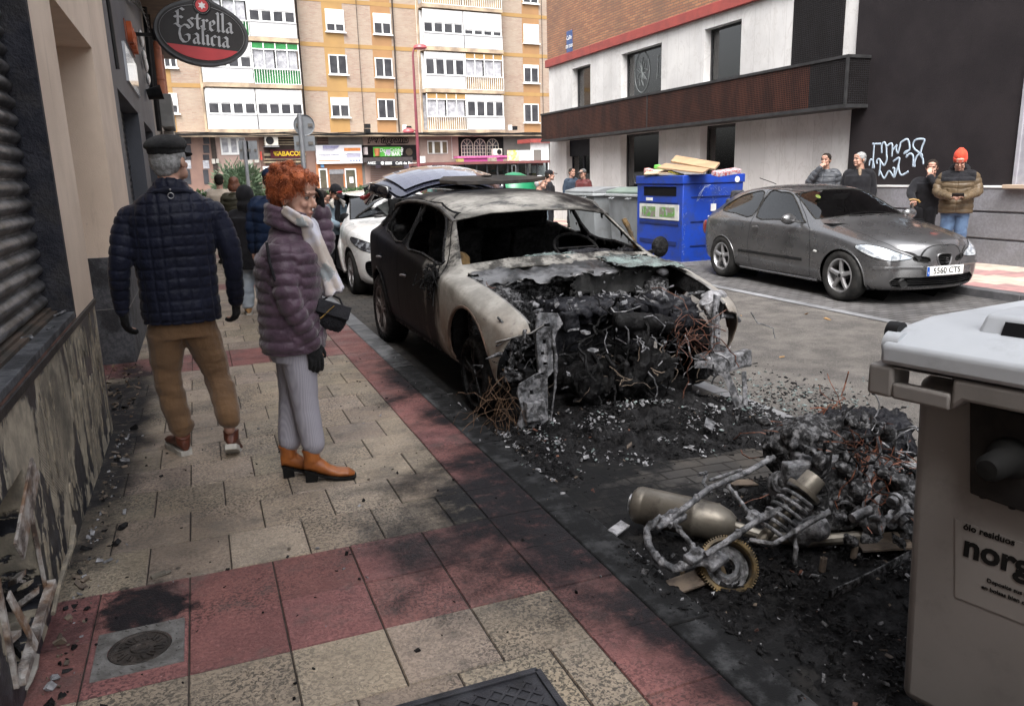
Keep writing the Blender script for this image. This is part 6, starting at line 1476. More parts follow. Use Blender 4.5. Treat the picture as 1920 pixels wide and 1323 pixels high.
r_,ki = bool_op(S2.closed.copy(),prism_mesh([(DOORW,'x',-1.2,-.3)]),'INTERSECT')
at_ = r_.attributes.new('cutf','INT','FACE'); mi = [0]*len(r_.polygons); r_.polygons.foreach_get('material_index',mi); at_.data.foreach_set('value',[1 if m in ki else 0 for m in mi]); r_.polygons.foreach_set('material_index',[0]*len(mi))
r2_,ki2 = bool_op(r_,prism_mesh([(SW1,'x',-1.2,0)]),'DIFFERENCE')
bm = bmesh.new(); bm.from_mesh(r2_); L = bm.faces.layers.int.get('cutf'); bmesh.ops.delete(bm,geom=[f for f in bm.faces if f[L] or f.material_index in ki2],context='FACES'); dme = bpy.data.meshes.new('door'); bm.to_mesh(dme); bm.free()
dme.transform(RT); do = finish(dme,'door',K_PWHITE,wc); so = do.modifiers.new('s','SOLIDIFY'); so.thickness = .05; so.offset = -1
for m_,c_,k_ in split_sides(S2.region([(SW1,'x',-1.2,0)])):
 if k_ > 4: m_.transform(RT); o = finish(m_,'door_window',K_WIN,do); border_tube(m_,.014,K_RUBBER,'window_seal',o)
b = MB(); b.ell((-1.0,.82,1.0),(.11,.06,.075),16,12); b.bar((-.85,.80,.96),(-.92,.82,.98),.05,.03); me = b.mesh(); me.transform(RT); finish(me,'wing_mirror',K_BLACK,do)
b = MB(); b.ell((1.0,.82,1.0),(.11,.06,.075),16,12); b.bar((.85,.80,.96),(.92,.82,.98),.05,.03); b.build('wing_mirror',K_BLACK,wc,smooth=True)
for s in (1,-1):
 wheel(wc,(s*.765,0,.31),s,r=.31,w=.20,rimr=.20,spokes=5,twin=True); wheel(wc,(s*.765,2.54,.31),s,r=.31,w=.20,rimr=.20,twin=True)
wells(wc,(0,2.54),.83,.31,.375)
interior(wc,.72,.30,2.8,.30,.96,1.25,mat('seat_black',(.02,.02,.022),rough=.9),1,.30)
b = MB(); b.tube([(.10,.40,1.015),(.5,.42,1.01)],.007,6); b.tube([(-.4,.41,1.01),(.0,.40,1.02)],.007,6); b.build('wiper',K_BLACK,wc)
def far_car(label,px,py,Y,rz,m_,ln=1.0):
 p = at(px,py,1,Y); c = thing('parked_car',label,'car',(p[0],Y,-.1),rz)
 o = finish(S2.cut_all([ARW,[(SW1,'x',-1.2,1.2),(SW2,'x',-1.2,1.2)],[(WSW,'y',.1,1.4)]]),'body',m_,c)
 for outs in ([(SW1,'x',-1.2,1.2),(SW2,'x',-1.2,1.2)],[(WSW,'y',.1,1.4)]):
  for q,c_,k_ in split_sides(S2.region(outs)):
   if k_ > 6: finish(push(q,-0.004),'window',K_DGL,c)
 for s in (1,-1):
  for y in (0,2.54): wheel(c,(s*.765,y,.31),s,twin=True,emblem=False)
 wells(c,(0,2.54),.83,.31,.375); return c
far_car('white saloon seen over the hedge in front of the orange shop',648,350,38.5,math.radians(-88),K_PWHITE)
far_car('dark car far left beyond the cream coated person',340,350,36.0,math.radians(-85),carpaint('dark_car_paint',(0.03,0.035,0.05),.3,.4))
# ================================================================ BURNT CAR
BY,BZ,BXC = 4.70,-0.075,2.43           # front axle,ground level,centre line
def burnt_paint():
 t = NT('burnt_body'); x,y,z = t.sep(); n1 = t.math('MULTIPLY',t.math('SUBTRACT',t.noise(2.2,6,0.65),.5),1.0); n2 = t.math('MULTIPLY',t.math('SUBTRACT',t.noise(6,7,0.7,co=t.mapping(t.co,sc=(1,1.6,.5))),.5),.9)
 wing = t.ramp(t.math('ADD',t.math('ADD',y,t.math('MULTIPLY',z,0.18)),t.math('MULTIPLY',n2,0.5)),0.78,0.60)
 roof = t.math('MULTIPLY',t.ramp(z,1.24,1.33),t.ramp(t.math('ADD',t.math('ADD',t.math('MULTIPLY',y,0.62),t.math('MULTIPLY',x,.28)),t.math('MULTIPLY',n1,1.2)),1.0,.55))
 pil = t.math('MULTIPLY',t.math('MULTIPLY',t.ramp(z,.85,.95),t.ramp(y,1.05,.8)),t.ramp(t.noise(7,6,.7),.42,.6,.1,.8))
 wing = t.math('MULTIPLY',wing,t.ramp(t.math('ADD',t.math('ABSOLUTE',x),t.math('MULTIPLY',n2,.3)),.62,.72,.12,1.0)); bare = t.math('MAXIMUM',wing,t.math('MAXIMUM',roof,pil))
 streak = t.math('MULTIPLY',t.ramp(t.math('ABSOLUTE',t.math('ADD',t.math('SUBTRACT',y,0.93),t.math('MULTIPLY',n2,0.8))),.07,.03),t.ramp(t.noise(5,5,.6),.4,.62))
 bare = t.math('MAXIMUM',bare,t.math('MULTIPLY',streak,0.5))
 pale = t.mix(t.ramp(t.noise(5,6,.65),.35,.65),(0.37,0.355,0.325),(0.23,0.22,0.20))
 brown = t.math('MULTIPLY',t.ramp(z,.86,.50),t.ramp(t.noise(6,6,.65),.3,.62)); pale = t.mix(t.math('MULTIPLY',brown,.95),pale,(0.17,0.125,0.095))
 pale = t.mix(t.math('MULTIPLY',t.ramp(t.noise(22,5,.6),.60,.72),.5),pale,(0.09,.08,.075))
 sm = t.math('MULTIPLY',t.ramp(z,1.0,1.3),t.ramp(t.noise(2.2,6,.7,co=t.mapping(t.co,sc=(1.6,4.0,1))),.5,.64)); pale = t.mix(t.math('MULTIPLY',sm,.9),pale,(0.045,.045,.047))
 dark = t.mix(t.ramp(y,1.3,2.6),(0.006,0.0055,0.0058),(0.006,0.007,0.012))
 dark = t.mix(t.math('MULTIPLY',t.ramp(t.noise(4,7,.7),.52,.72),.4),dark,(0.014,0.0115,0.0105))
 c = t.mix(bare,dark,pale)
 g = t.n('ShaderNodeNewGeometry'); c = t.mix(g.outputs['Backfacing'],c,(0.010,0.010,0.011))
 t.set(c,t.mix(bare,(.5,.5,.5),(.62,.62,.62)),t.math('MULTIPLY',bare,0.25)); t.l(t.ramp(bare,0,1,.05,.35),t.p.inputs['Specular IOR Level'])
 h = t.math('ADD',t.math('MULTIPLY',t.noise(9,6,.6),.6),t.math('MULTIPLY',t.noise(60,4),.2)); t.bump(h,.45,.012); return t.m
K_BURN = burnt_paint()
K_CHARW = mat('charred_black',(0.004,0.004,0.0045),(0.010,0.0098,0.010),sc=16,rough=0.6,bump=1.0,bsc=45,dirt=(0.05,0.05,0.053),dsc=36,damt=0.22,rvar=.25)
K_CHARG = mat('charred_greasy',(0.005,0.005,0.0065),(0.014,0.0145,0.018),sc=10,rough=0.45,bump=0.9,bsc=38,dirt=(0.08,0.08,0.088),dsc=45,damt=0.22,rvar=.2)
ST_Q = [(-.62,.74,.30,.60,.70,.66,.60,.72,.76,-.12),(-.52,.86,.26,.66,.80,.70,.66,.765,.80,-.10),(-.30,.905,.24,.73,.84,.765,.71,.82,.85,-.05),(0.0,.925,.24,.79,.87,.83,.745,.865,.90,-.02),
  (.34,.925,.24,.845,.87,.885,.765,.90,.94,-.02),(.52,.925,.24,.87,.865,.905,.775,.92,.95,-.12),(1.0,.925,.24,.90,.86,.945,.64,1.295,1.35,-.08),(1.4,.925,.24,.945,.85,.985,.625,1.375,1.43,-.02),(1.9,.925,.24,.985,.845,1.025,.62,1.405,1.455,0),
  (2.4,.92,.24,1.02,.835,1.06,.61,1.395,1.445,.02),(2.8,.905,.25,1.05,.81,1.09,.59,1.355,1.405,.03),(3.08,.88,.27,1.06,.78,1.10,.56,1.28,1.33,.04),(3.30,.83,.30,1.02,.73,1.05,.60,1.10,1.13,.05),(3.40,.78,.34,.85,.70,.90,.58,.98,1.0,.06)]
bc = thing('burnt_car','burnt out car shell with bonnet and bumper gone and a heat bleached front wing','car',(BXC,BY,BZ))
SQ = Shell(car_body(ST_Q,3))
ARQ = [(circ(0,.36,.385),'x',-1.2,1.2),(circ(2.63,.36,.375),'x',-1.2,1.2)]
FDQ = smooth_poly([(.70,.945),(.82,1.03),(1.08,1.245),(1.38,1.315),(1.66,1.325),(1.655,1.02),(1.2,.985)],3)
RDQ = smooth_poly([(1.80,1.03),(1.79,1.335),(2.2,1.345),(2.50,1.33),(2.60,1.13),(2.35,1.08)],3)
QQQ = smooth_poly([(2.70,1.13),(2.63,1.31),(2.86,1.275),(3.0,1.19),(2.93,1.13)],3)
WSQ = [(-.74,.955),(-.4,.985),(0,.99),(.4,.985),(.74,.955),(.635,1.24),(.35,1.285),(0,1.295),(-.35,1.285),(-.635,1.24)]
TGQ = [(-.66,.62),(.66,.62),(.68,.95),(.50,1.30),(-.50,1.30),(-.68,.95)]
jag = random.Random(2)
HQ = [(-.70,-.56),(-.735,-.3),(-.755,0),(-.775,.32),(-.74,.40),(-.5,.37),(-.2,.33),(.1,.31),(.4,.37),(.74,.40),(.775,.32),(.755,0),(.735,-.3),(.70,-.56),(.70,-1.2),(-.70,-1.2)]
FRQ = [(-1.0,.05),(-.25,.05),(-.30,.20),(-.50,.44),(-.545,.56),(-.56,.66),(-.585,.72),(-.60,.95),(-1.0,.95)]   # side view: all in front of the wing edge
FRQ = [(-1.2,.05),(-.36,.05),(-.40,.36),(-.455,.48),(-.50,.55),(-.545,.63),(-.60,.665),(-.63,.72),(-1.2,.8)]
skin = SQ.cut_all([ARQ,[(FDQ,'x',-1.2,1.2),(RDQ,'x',-1.2,1.2),(QQQ,'x',-1.2,1.2)],[(WSQ,'y',.15,1.3)],[(TGQ,'y',2.6,3.7)],[(HQ,'z',.5,1.2)],[(FRQ,'x',-1.2,1.2)],[([(-.8,-1),(.8,-1),(.8,.45),(-.8,.45)],'z',0.1,.5)]])
v = get_v(skin); n_ = vnoise(v,3.0,5,3)[:,None]; nn = get_n(skin); amt = np.clip(1.2-v[:,1:2],.15,1)*.012; set_v(skin,v+nn*n_*amt)
o = finish(skin,'body',K_BURN,bc); so = o.modifiers.new('s','SOLIDIFY'); so.thickness = .010; so.offset = -1
bvQ = BVHTree.FromPolygons([v.co for v in SQ.closed.vertices],[p.vertices for p in SQ.closed.polygons])
DQ1 = [(.56,.36),(.50,.60),(.52,.84),(.60,.93),(1.04,1.29),(1.38,1.36),(1.71,1.365),(1.735,1.02),(1.78,.55),(1.78,.28),(.56,.28)]
DQ2 = [(1.80,.28),(1.80,.55),(1.755,1.02),(1.73,1.37),(2.45,1.37),(2.66,1.18),(2.62,1.0),(2.42,.78),(2.28,.55),(2.20,.28)]
gr_ = drop(*bool_op(SQ.closed.copy(),groove_mesh([(DQ1,'x',-1.2,1.2,.008),(DQ2,'x',-1.2,1.2,.008)]),'INTERSECT')); finish(push(gr_,.0015),'panel_gap',K_DARK,bc)
rb_ = random.Random(11)
for s in (1,-1):
 q = [];
 for y in np.linspace(.96,2.95,16):
  h,nn = surf(bvQ,(s*.66,y,2.2),(0,0,-1))
  if h: q.append(Vector((s*(.665 if 1.1 < y < 2.8 else .645),y,h.z+(.030 if 1.1 < y < 2.8 else .004))))
 b = MB(); b.tube(q,(.020,.016),8); b.build('roof_rail',mat('sooted_rail',(.05,.048,.046),(.12,.115,.11),sc=7,rough=.5,metal=.3,bump=.5),bc,smooth=True)
 for (poly,nm) in ((FDQ,'window_edge'),(RDQ,'window_edge'),(QQQ,'window_edge')):
  q = []
  for (y,z) in poly+[poly[0]]:
   h,nn = surf(bvQ,(s*2,y,z),(-s,0,0))
   if h: q.append(h+Vector((rb_.uniform(-.004,.004),0,rb_.uniform(-.005,.005))))
  MB().tube(q,.012,5).build(nm,K_CHARW,bc,smooth=True)
 b = MB()     # melted drips and char rags round the window openings
 for poly in (FDQ,RDQ):
  for k in range(90):
   i = rb_.randrange(len(poly)); y,z = poly[i]; h,nn = surf(bvQ,(s*2,y,z),(-s,0,0))
   if not h: continue
   L = rb_.uniform(.01,.06)*(1 if y < 1.7 else .7); p = h+Vector((rb_.uniform(-.02,.006)*s,rb_.uniform(-.02,.02),rb_.uniform(-.01,.012))); b.tube([p,p+Vector((0,rb_.uniform(-.01,.01),-L))],[rb_.uniform(.004,.011),.002],5)
 tag(b.build('char_rags',K_CHARW,bc,smooth=True),kind='stuff')
 for y in (1.50,2.42):
  z = .88 if y < 2 else .95
  h,nn = surf(bvQ,(s*2,y,z-.09),(-s,0,0)); b = MB(); b.ell(h,(.006,.05,.03),12,8); o = b.build('door_handle',K_BURN,bc,smooth=True); b = MB(); b.tube([h+Vector((s*.01,-.06,.0)),h+Vector((s*.03,-.03,.004)),h+Vector((s*.03,.03,-.002)),h+Vector((s*.01,.06,-.01))],.010,8); b.build('grip',mat('handle_dull',(.22,.21,.22),rough=.4,metal=.5),o,smooth=True)
b = MB(); r = random.Random(5)        # melted wing mirror on the near side: a lump of threads
base = Vector((-.90,.66,.90))
for k in range(46):
 p = base+Vector((r.gauss(-.03,.03),r.gauss(0,.05),r.gauss(-.01,.04))); b.tube([p,p+Vector((r.gauss(0,.03),r.gauss(.01,.04),-abs(r.gauss(0,.05)))),p+Vector((r.gauss(0,.04),r.gauss(0,.05),-abs(r.gauss(.05,.07))))],[r.uniform(.005,.016),r.uniform(.004,.010),.003],5)
b.build('melted_mirror',K_CHARW,bc,smooth=True)
b = MB(); b.ell((.965,.66,.97),(.075,.04,.085),14,10); b.bar((.86,.66,.93),(.95,.66,.95),.04,.03); b.build('wing_mirror',K_CHARW,bc,smooth=True)
def lump(parts,voxel,nz,name,m_,par,seed=1,sm=1,fine=0.006):
 """remeshed union of rough shapes with burnt, crumbled surface"""
 me = remesh(parts,voxel,sm); v = get_v(me); n = get_n(me); d = vnoise(v,9,seed,3)*nz+vnoise(v,38,seed+4,2)*fine; set_v(me,v+n*d[:,None]); return finish(me,name,m_,par,True)
b = MB(); b.box(-.84,.84,.35,3.2,.28,.33); b.box(-.86,.86,.42,.47,.30,.88); b.box(-.80,.80,3.0,3.05,.3,.9); b.build('floor_pan',K_CHARW,bc)
b = MB(); r = random.Random(21)
for x in (-.38,.38):
 b.obox((x,1.45,.50),(1,0,0),(0,1,0),(0,0,1),.25,.27,.07); b.obox((x,1.85,.80),(1,0,0),(0,1,.25),(0,-.25,1),.23,.05,.32); b.obox((x,1.93,1.18),(1,0,0),(0,1,.2),(0,-.2,1),.12,.04,.09)
b.obox((0,2.72,.75),(1,0,0),(0,1,.2),(0,-.2,1),.72,.06,.38)
lump(b,.022,.03,'burnt_seats',K_CHARW,bc,3,1,.012)
b = MB()
for k in range(60): x = r.uniform(-.75,.75); b.obox((x,.66+r.uniform(-.12,.28),.84+.05*math.sin(x*3)+r.uniform(-.03,.06)),(1,r.gauss(0,.4),r.gauss(0,.2)),(r.gauss(0,.3),1,r.gauss(0,.3)),(0,0,1),r.uniform(.03,.13),r.uniform(.02,.08),r.uniform(.01,.04))
b.box(-.78,.78,.52,.95,.70,.82); b.ell((.42,.82,.90),(.16,.10,.08))
lump(b,.016,.02,'dashboard_remains',K_CHARG,bc,6,0,.012)
b = MB(); a = Vector((0,-.55,.83)).normalized(); cc = Vector((.40,1.02,.97)); u = Vector((1,0,0)); v_ = a.cross(u)
b.tube([cc+u*.185*math.cos(t)+v_*.185*math.sin(t) for t in np.linspace(0,2*PI,32)],.012,8); b.tube([cc+u*.17,cc-u*.17],.01,6); b.tube([cc-v_*.17,cc],.01,6); b.tube([cc,cc-a*.3],.02,6); b.build('steering_wheel',K_CHARW,bc,smooth=True)
K_FOAM = mat('burnt_foam',(0.16,0.10,0.04),(0.05,0.035,0.02),sc=12,rough=.95,bump=1.0,bsc=30)
b = MB(); b.ell((-.55,1.15,.86),(.08,.05,.12)); b.ell((-.62,1.2,1.0),(.05,.03,.08)); b.ell((-.1,.98,.84),(.05,.03,.04)); b.tube([(.70,.78,1.2),(.735,.72,1.08),(.74,.65,.97)],.022,6); split_up(lump(b,.012,.02,'scorched_foam',K_FOAM,bc,8,1,.008))
b = MB()
b.box(-.70,.70,2.86,2.90,.85,1.36); b.box(-.60,.60,1.95,2.87,1.33,1.36); b.box(-.15,.55,1.9,1.93,1.1,1.36)
lump(b,.02,.03,'added_cabin_screen',K_CHARW,bc,23,0,.01)  # added sheet across the open rear, put in to keep the cabin dark
def torn_sheet(name,f,nu,nv,m_,seed,par=bc,amp=.012,fall=.5,th=.003):
 """f(u,v) -> point; ragged border by dropping cells"""
 r = random.Random(seed); P = [Vector(f(i/nu,j/nv)) for j in range(nv+1) for i in range(nu+1)]; A = np.array(P); nz = vnoise(A,7,seed,3)*amp*2+vnoise(A,25,seed+1,2)*amp*.7; A[:,2] += nz
 fs = []
 for j in range(nv):
  for i in range(nu):
   e = min(i,nu-1-i,j,nv-1-j)
   if e < 2 and r.random() < fall*(1-e*.45): continue
   fs.append((j*(nu+1)+i,j*(nu+1)+i+1,(j+1)*(nu+1)+i+1,(j+1)*(nu+1)+i))
 me = bpy.data.meshes.new(name); me.from_pydata(A.tolist(),[],fs); me.update(); o = finish(me,name,m_,par,True,40); s_ = o.modifiers.new('s','SOLIDIFY'); s_.thickness = th; return o
torn_sheet('cowl_panel',lambda u,v: (-.74+1.48*u,.14+.36*v-.10*math.sin(PI*u),.895+.03*v+.03*math.sin(PI*u)-(.05*(1-v))),60,16,mat('buckled_cowl',(.17,.17,.175),(.035,.034,.035),sc=5,rough=.4,metal=.5,bump=.8,bsc=25,dirt=(.012,.012,.012),dsc=5,damt=.8),4,amp=.022)
K_CRAZE = mat('crazed_windscreen',(.20,.26,.25),(.07,.085,.085),sc=9,rough=.22,bump=.9,bsc=120,dirt=(.015,.015,.016),dsc=5,damt=.9)
torn_sheet('windscreen_remains',lambda u,v: (.25+.55*u,.02+.46*v-.12*u,.93+.035*v-.05*u*u),34,24,K_CRAZE,9,amp=.015)
torn_sheet('windscreen_remains',lambda u,v: (-.25+.42*u,.40+.22*v,.945+.03*v),22,12,K_CRAZE,13,amp=.02)
chips('windscreen_crumbs',1100,lambda r: (BXC+r.uniform(-.72,.72),BY+.32+r.uniform(-.06,.52),1.0),.011,[K_SHARD,K_CHAR,K_ASH],(5,9,1.5),71,'crumbs of crazed windscreen glass lying on the burnt dashboard and cowl',cat='glass crumbs',hfun=lambda x,y: 1.0 if False else (BZ+.905+.03*math.sin((x-BXC)*3)-road_z(x))/1.05)
K_FLANGE = mat('scorched_edge',(.24,.235,.23),(.10,.095,.09),sc=8,rough=.6,metal=.3,bump=.5)
for s in (1,-1):
 q = [];
 for x,y in ((.775,.32),(.765,.15),(.755,0),(.745,-.15),(.735,-.3),(.718,-.44),(.70,-.555)):
  h,nn = surf(bvQ,(s*x,y,2),(0,0,-1))
  if h: q.append(h+Vector((-s*.008,0,-.004)))
 MB().tube(q,(.012,.005),6).build('wing_flange',K_FLANGE,bc,smooth=True)
 b = MB(); b.add([tuple(p) for p in q]+[(p.x-s*.03,p.y,p.z-.11) for p in q],[(i,i+1,len(q)+i+1,len(q)+i) for i in range(len(q)-1)]); o = b.build('inner_wing',K_CHARW,bc); so = o.modifiers.new('s','SOLIDIFY'); so.thickness = .004
 q = []
 for t_ in np.linspace(-.1,PI-.25 if True else PI,24):
  h,nn = surf(bvQ,(s*2,-.385*math.cos(t_)*-1 if False else .385*math.cos(t_),.36+.385*math.sin(t_)),(-s,0,0))
  if h and .385*math.cos(t_) > -.37: q.append(h+Vector((-s*.004,0,0)))
 MB().tube(q,.012,6).build('arch_lip',mat('rusty_lip',(.14,.085,.06),(.07,.05,.04),sc=9,rough=.8,bump=.5),bc,smooth=True)
 q = []
 for t_ in np.linspace(-.1,PI+.1,26):
  h,nn = surf(bvQ,(s*2,2.63+.375*math.cos(t_),.36+.375*math.sin(t_)),(-s,0,0))
  if h: q.append(h)
 MB().tube(q,.013,6).build('arch_lip',K_CHARW,bc,smooth=True)
 wheel(bc,(s*.80,2.63,.335),s,r=.335,w=.21,rimr=.225,spokes=5,twin=True,m_rim=mat('sooted_rim',(.16,.14,.135),(.07,.062,.06),sc=9,rough=.6,metal=.4),m_tyre=K_CHARW,emblem=False)
 wheel(bc,(s*.78,0,.285),s,r=.265,w=.19,rimr=.215,spokes=5,twin=True,m_rim=K_CHARW,m_tyre=K_CHARW,emblem=False)
wells(bc,(2.63,),.86,.36,.40)
TG = Matrix.Translation((0,2.98,1.375)) @ Matrix.Rotation(math.radians(9.5),4,'X')
tg = MB(); nu,nv = 14,8; rows = []
def tgp(u,v,off_=0):   # u across -1..1,v 0..1 away from hinge
 hw = .56+.14*min(1,v*1.6); return Vector((u*hw,.95*v,.05*math.sin(v*PI)*(1)+(.14*(1-u*u)-.04)-(.10*max(0,v-.75)/.25)+off_))
for side in (0,1):
 base_ = len(tg.v)
 for j in range(nv+1):
  for i in range(nu+1): tg.v.append(tuple(tgp(-1+2*i/nu,j/nv,.03*side)))
 for j in range(nv):
  for i in range(nu): tg.f.append((base_+j*(nu+1)+i,base_+j*(nu+1)+i+1,base_+(j+1)*(nu+1)+i+1,base_+(j+1)*(nu+1)+i)); tg.m.append(side)
me = tg.mesh(); me.transform(TG)
K_TGL = NT('tailgate_glass'); K_TGL.set((0.10,0.105,0.16),.06,.2); K_TGL.p.inputs['Coat Weight'].default_value = 1; K_TGL = K_TGL.m
K_NAVY = carpaint('navy_paint',(0.075,0.08,0.12),.25,.5)
tgo = finish(me,'tailgate',[K_NAVY,K_NAVY],bc); sm_ = tgo.modifiers.new('s','SUBSURF'); sm_.levels = sm_.render_levels = 1
b = MB()
for j in range(7):
 for i in range(10):
  q = [tgp(-.86+1.72*(i+a)/10,.06+.62*(j+c)/7,.055) for a,c in ((0,0),(1,0),(1,1),(0,1))]; b.quad(*q)
me = b.mesh(); me.transform(TG); finish(me,'rear_window',K_TGL,tgo)
b = MB(); e = [tgp(-1+2*i/20,1.0,-.02) for i in range(21)]; b.tube(e,(.05,.09),8); b.tube([tgp(-1,.25,0),tgp(-1,.6,-.02),tgp(-1,1,-.06)],(.04,.07),8); b.tube([tgp(1,.25,0),tgp(1,.6,-.02),tgp(1,1,-.06)],(.04,.07),8); me = b.mesh(); me.transform(TG); finish(me,'tailgate_edge',mat('gloss_black',(.01,.01,.012),rough=.12,coat=.8),tgo)
for s in (1,-1):
 b = MB(); b.ell(tgp(s*1.0,.97,-.05),(.08,.035,.035),14,8); me = b.mesh(); me.transform(TG); finish(me,'tail_lamp',mat('tail_red',(0.16,0.012,0.012),rough=.2,coat=.8),tgo)
b = MB()   # charred roof spoiler by the tailgate hinge, over the rear of the roof
sp = [(-.42,2.05),(-.30,1.90),(.10,1.84),(.42,1.92),(.62,2.10),(.40,2.60),(-.20,2.66)]
b.add([(x,y,1.475+.05*math.sin((y-1.8)*2)+.02*x*0) for x,y in sp]+[(x*1.02,y+.02,1.505+.055*math.sin((y-1.8)*2)) for x,y in sp],[tuple(range(6,-1,-1)),tuple(range(7,14))]+[(i,(i+1) % 7,7+(i+1) % 7,7+i) for i in range(7)])
b.ell((.0,2.0,1.555),(.05,.05,.012)); b.build('roof_spoiler',mat('scorched_gloss',(.012,.011,.011),(.04,.033,.028),sc=5,rough=.6,bump=.5),bc,bevel=.008)
eng = lambda nm,b,vox,nz,m_,seed,fine=.008: lump(b,vox,nz,nm,m_,bc,seed,0,fine)
b = MB(); b.box(-.36,.22,-.34,.08,.62,.74); b.box(-.40,.26,-.26,.02,.40,.66); b.box(-.40,-.30,-.44,-.36,.60,.72)
for k in range(6): b.cyl((-.34+.1*k,-.44,.70),(-.34+.1*k,-.36,.70),.03,n=8)
eng('engine_cover',b,.014,.016,K_CHARG,31)
b = MB(); b.box(-.40,.30,-.32,.0,.24,.44); b.cyl((-.30,-.58,.30),(-.30,-.40,.30),.11); b.cyl((-.02,-.58,.27),(-.02,-.40,.27),.08); b.cyl((.18,-.60,.35),(.18,-.40,.35),.10); b.tube([(.02,-.50,.60),(.10,-.58,.52),(.05,-.60,.38),(-.02,-.58,.25)],.05,10); b.tube([(-.1,-.52,.66),(.15,-.55,.64),(.30,-.50,.60)],.055,10)
for k in range(8): b.tube([(-.35+.09*k,-.52,.5-.02*k),(-.33+.09*k,-.60,.40),(-.36+.09*k,-.58,.22)],.018,6)
eng('engine_block',b,.013,.014,K_CHARW,33)
b = MB(); b.box(.30,.60,-.40,-.05,.52,.70); b.box(.34,.56,-.38,-.10,.66,.74)
for k in range(8): b.box(.36+.03*k,.372+.03*k,-.44,-.40,.55,.66)
eng('battery_and_box',b,.012,.012,K_CHARG,35,.012)
b = MB()
for s in (1,-1): b.cyl((s*.58,.12,.42),(s*.58,.12,.80),.12,.10); b.cyl((s*.58,.12,.80),(s*.58,.12,.83),.05)
b.box(-.76,.76,.30,.40,.38,.86); b.tube([(-.74,.20,.82),(0,.16,.86),(.74,.20,.82)],.03,8); eng('strut_towers',b,.016,.010,K_SOOTM,37)
b = MB(); b.box(-.72,-.66,-.55,.2,.30,.42); b.box(.66,.72,-.55,.2,.30,.42); b.box(-.6,.6,-.35,-.2,.08,.16); b.box(-.88,-.30,-.02,.05,.16,.22); b.box(.30,.88,-.02,.05,.16,.22); b.build('chassis_rails',K_CHARW,bc)
def pierced_bracket(name,poly,y,dy,m_,holes,par=bc,tw=0.0):
 """pressed metal bracket: outline in x,z with punched holes"""
 b = MB(); b.prism(poly,'y',y,y+dy); me = b.mesh(); c = MB()
 for hx,hz,w_,h_ in holes: c.box(hx-w_,hx+w_,y-.1,y+dy+.1,hz-h_,hz+h_)
 if holes: r_,k_ = bool_op(me,c.mesh(),'DIFFERENCE'); r_.polygons.foreach_set('material_index',[0]*len(r_.polygons)); me = r_
 v = get_v(me); v[:,1] += .012*np.sin(v[:,2]*25)+.012*vnoise(v,9,3,2); set_v(me,v); return finish(me,name,m_,par,False)
br = [(-.66,.74),(-.64,.775),(-.52,.76),(-.50,.70),(-.535,.66),(-.56,.56),(-.565,.42),(-.60,.38),(-.60,.12),(-.66,.04),(-.78,.02),(-.80,.10),(-.77,.20),(-.79,.30),(-.78,.36),(-.66,.42),(-.665,.55),(-.67,.66)]
pierced_bracket('front_bracket',br,-.60,.016,K_ALU,[(-.615,.60,.014,.014),(-.625,.53,.010,.010),(-.615,.47,.014,.010),(-.635,.41,.010,.008),(-.60,.70,.018,.010),(-.70,.30,.012,.014)])
b = MB(); b.box(-.76,-.64,-.66,-.60,.14,.26); b.tube([(-.565,-.60,.66),(-.545,-.61,.5),(-.56,-.615,.30),(-.585,-.605,.10)],.010,6); lump(b,.008,.008,'crash_stub',K_ALU,bc,41,0,.004)
br2 = [(.60,.78),(.64,.76),(.62,.62),(.66,.56),(.64,.44),(.74,.40),(.74,.34),(.60,.30),(.575,.45),(.58,.62),(.575,.70)]
pierced_bracket('front_bracket',br2,-.58,.014,K_ALU,[(.605,.66,.008,.012),(.61,.58,.012,.008),(.61,.48,.010,.014),(.66,.37,.02,.008)])
b = MB(); b.obox((.70,-.62,.33),(1,.15,.08),(-.15,1,0),(0,0,1),.17,.035,.055); b.obox((.60,-.56,.38),(1,.15,.1),(-.15,1,0),(0,0,1),.10,.06,.012); lump(b,.009,.006,'bumper_beam_stub',K_ALU,bc,43,0,.003)
b = MB(); b.tube([(.44,-.60,.34),(.52,-.66,.345),(.60,-.72,.28),(.64,-.76,.15),(.70,-.80,-.01)],(.006,.028),6); b.build('bent_strip',K_ALU,bc,smooth=True)
b = MB(); b.bar((.80,-.64,.26),(.815,-.66,-.02),.035,.006,up=(0,1,0)); b.build('hanging_strip',K_ALU,bc)
b = MB(); b.tube([(.62,-.55,.62),(.72,-.52,.62),(.84,-.48,.60),(.89,-.46,.56)],.014,6); b.build('wing_strut',K_ALU,bc,smooth=True)
b = MB(); b.tube([(-.86,-.46,.60),(-.78,-.56,.64),(-.70,-.60,.66),(-.62,-.60,.70)],(.024,.006),6); b.build('lamp_carrier',K_FLANGE,bc,smooth=True)
b = MB(); r = random.Random(77)      # remains of the near headlamp
for k in range(20): p = Vector((-.76+r.gauss(0,.05),-.50+r.gauss(0,.05),.55+r.gauss(0,.07))); b.tube([p,p+Vector((r.gauss(0,.06),r.gauss(0,.03),r.gauss(-.02,.06))),p+Vector((r.gauss(.03,.08),r.gauss(0,.04),r.gauss(-.08,.06)))],[r.uniform(.006,.02),r.uniform(.004,.012),.004],6)
b.box(-.84,-.70,-.52,-.44,.36,.40); lump(b,.007,.005,'headlamp_remains',K_SOOTM,bc,45,0,.004)
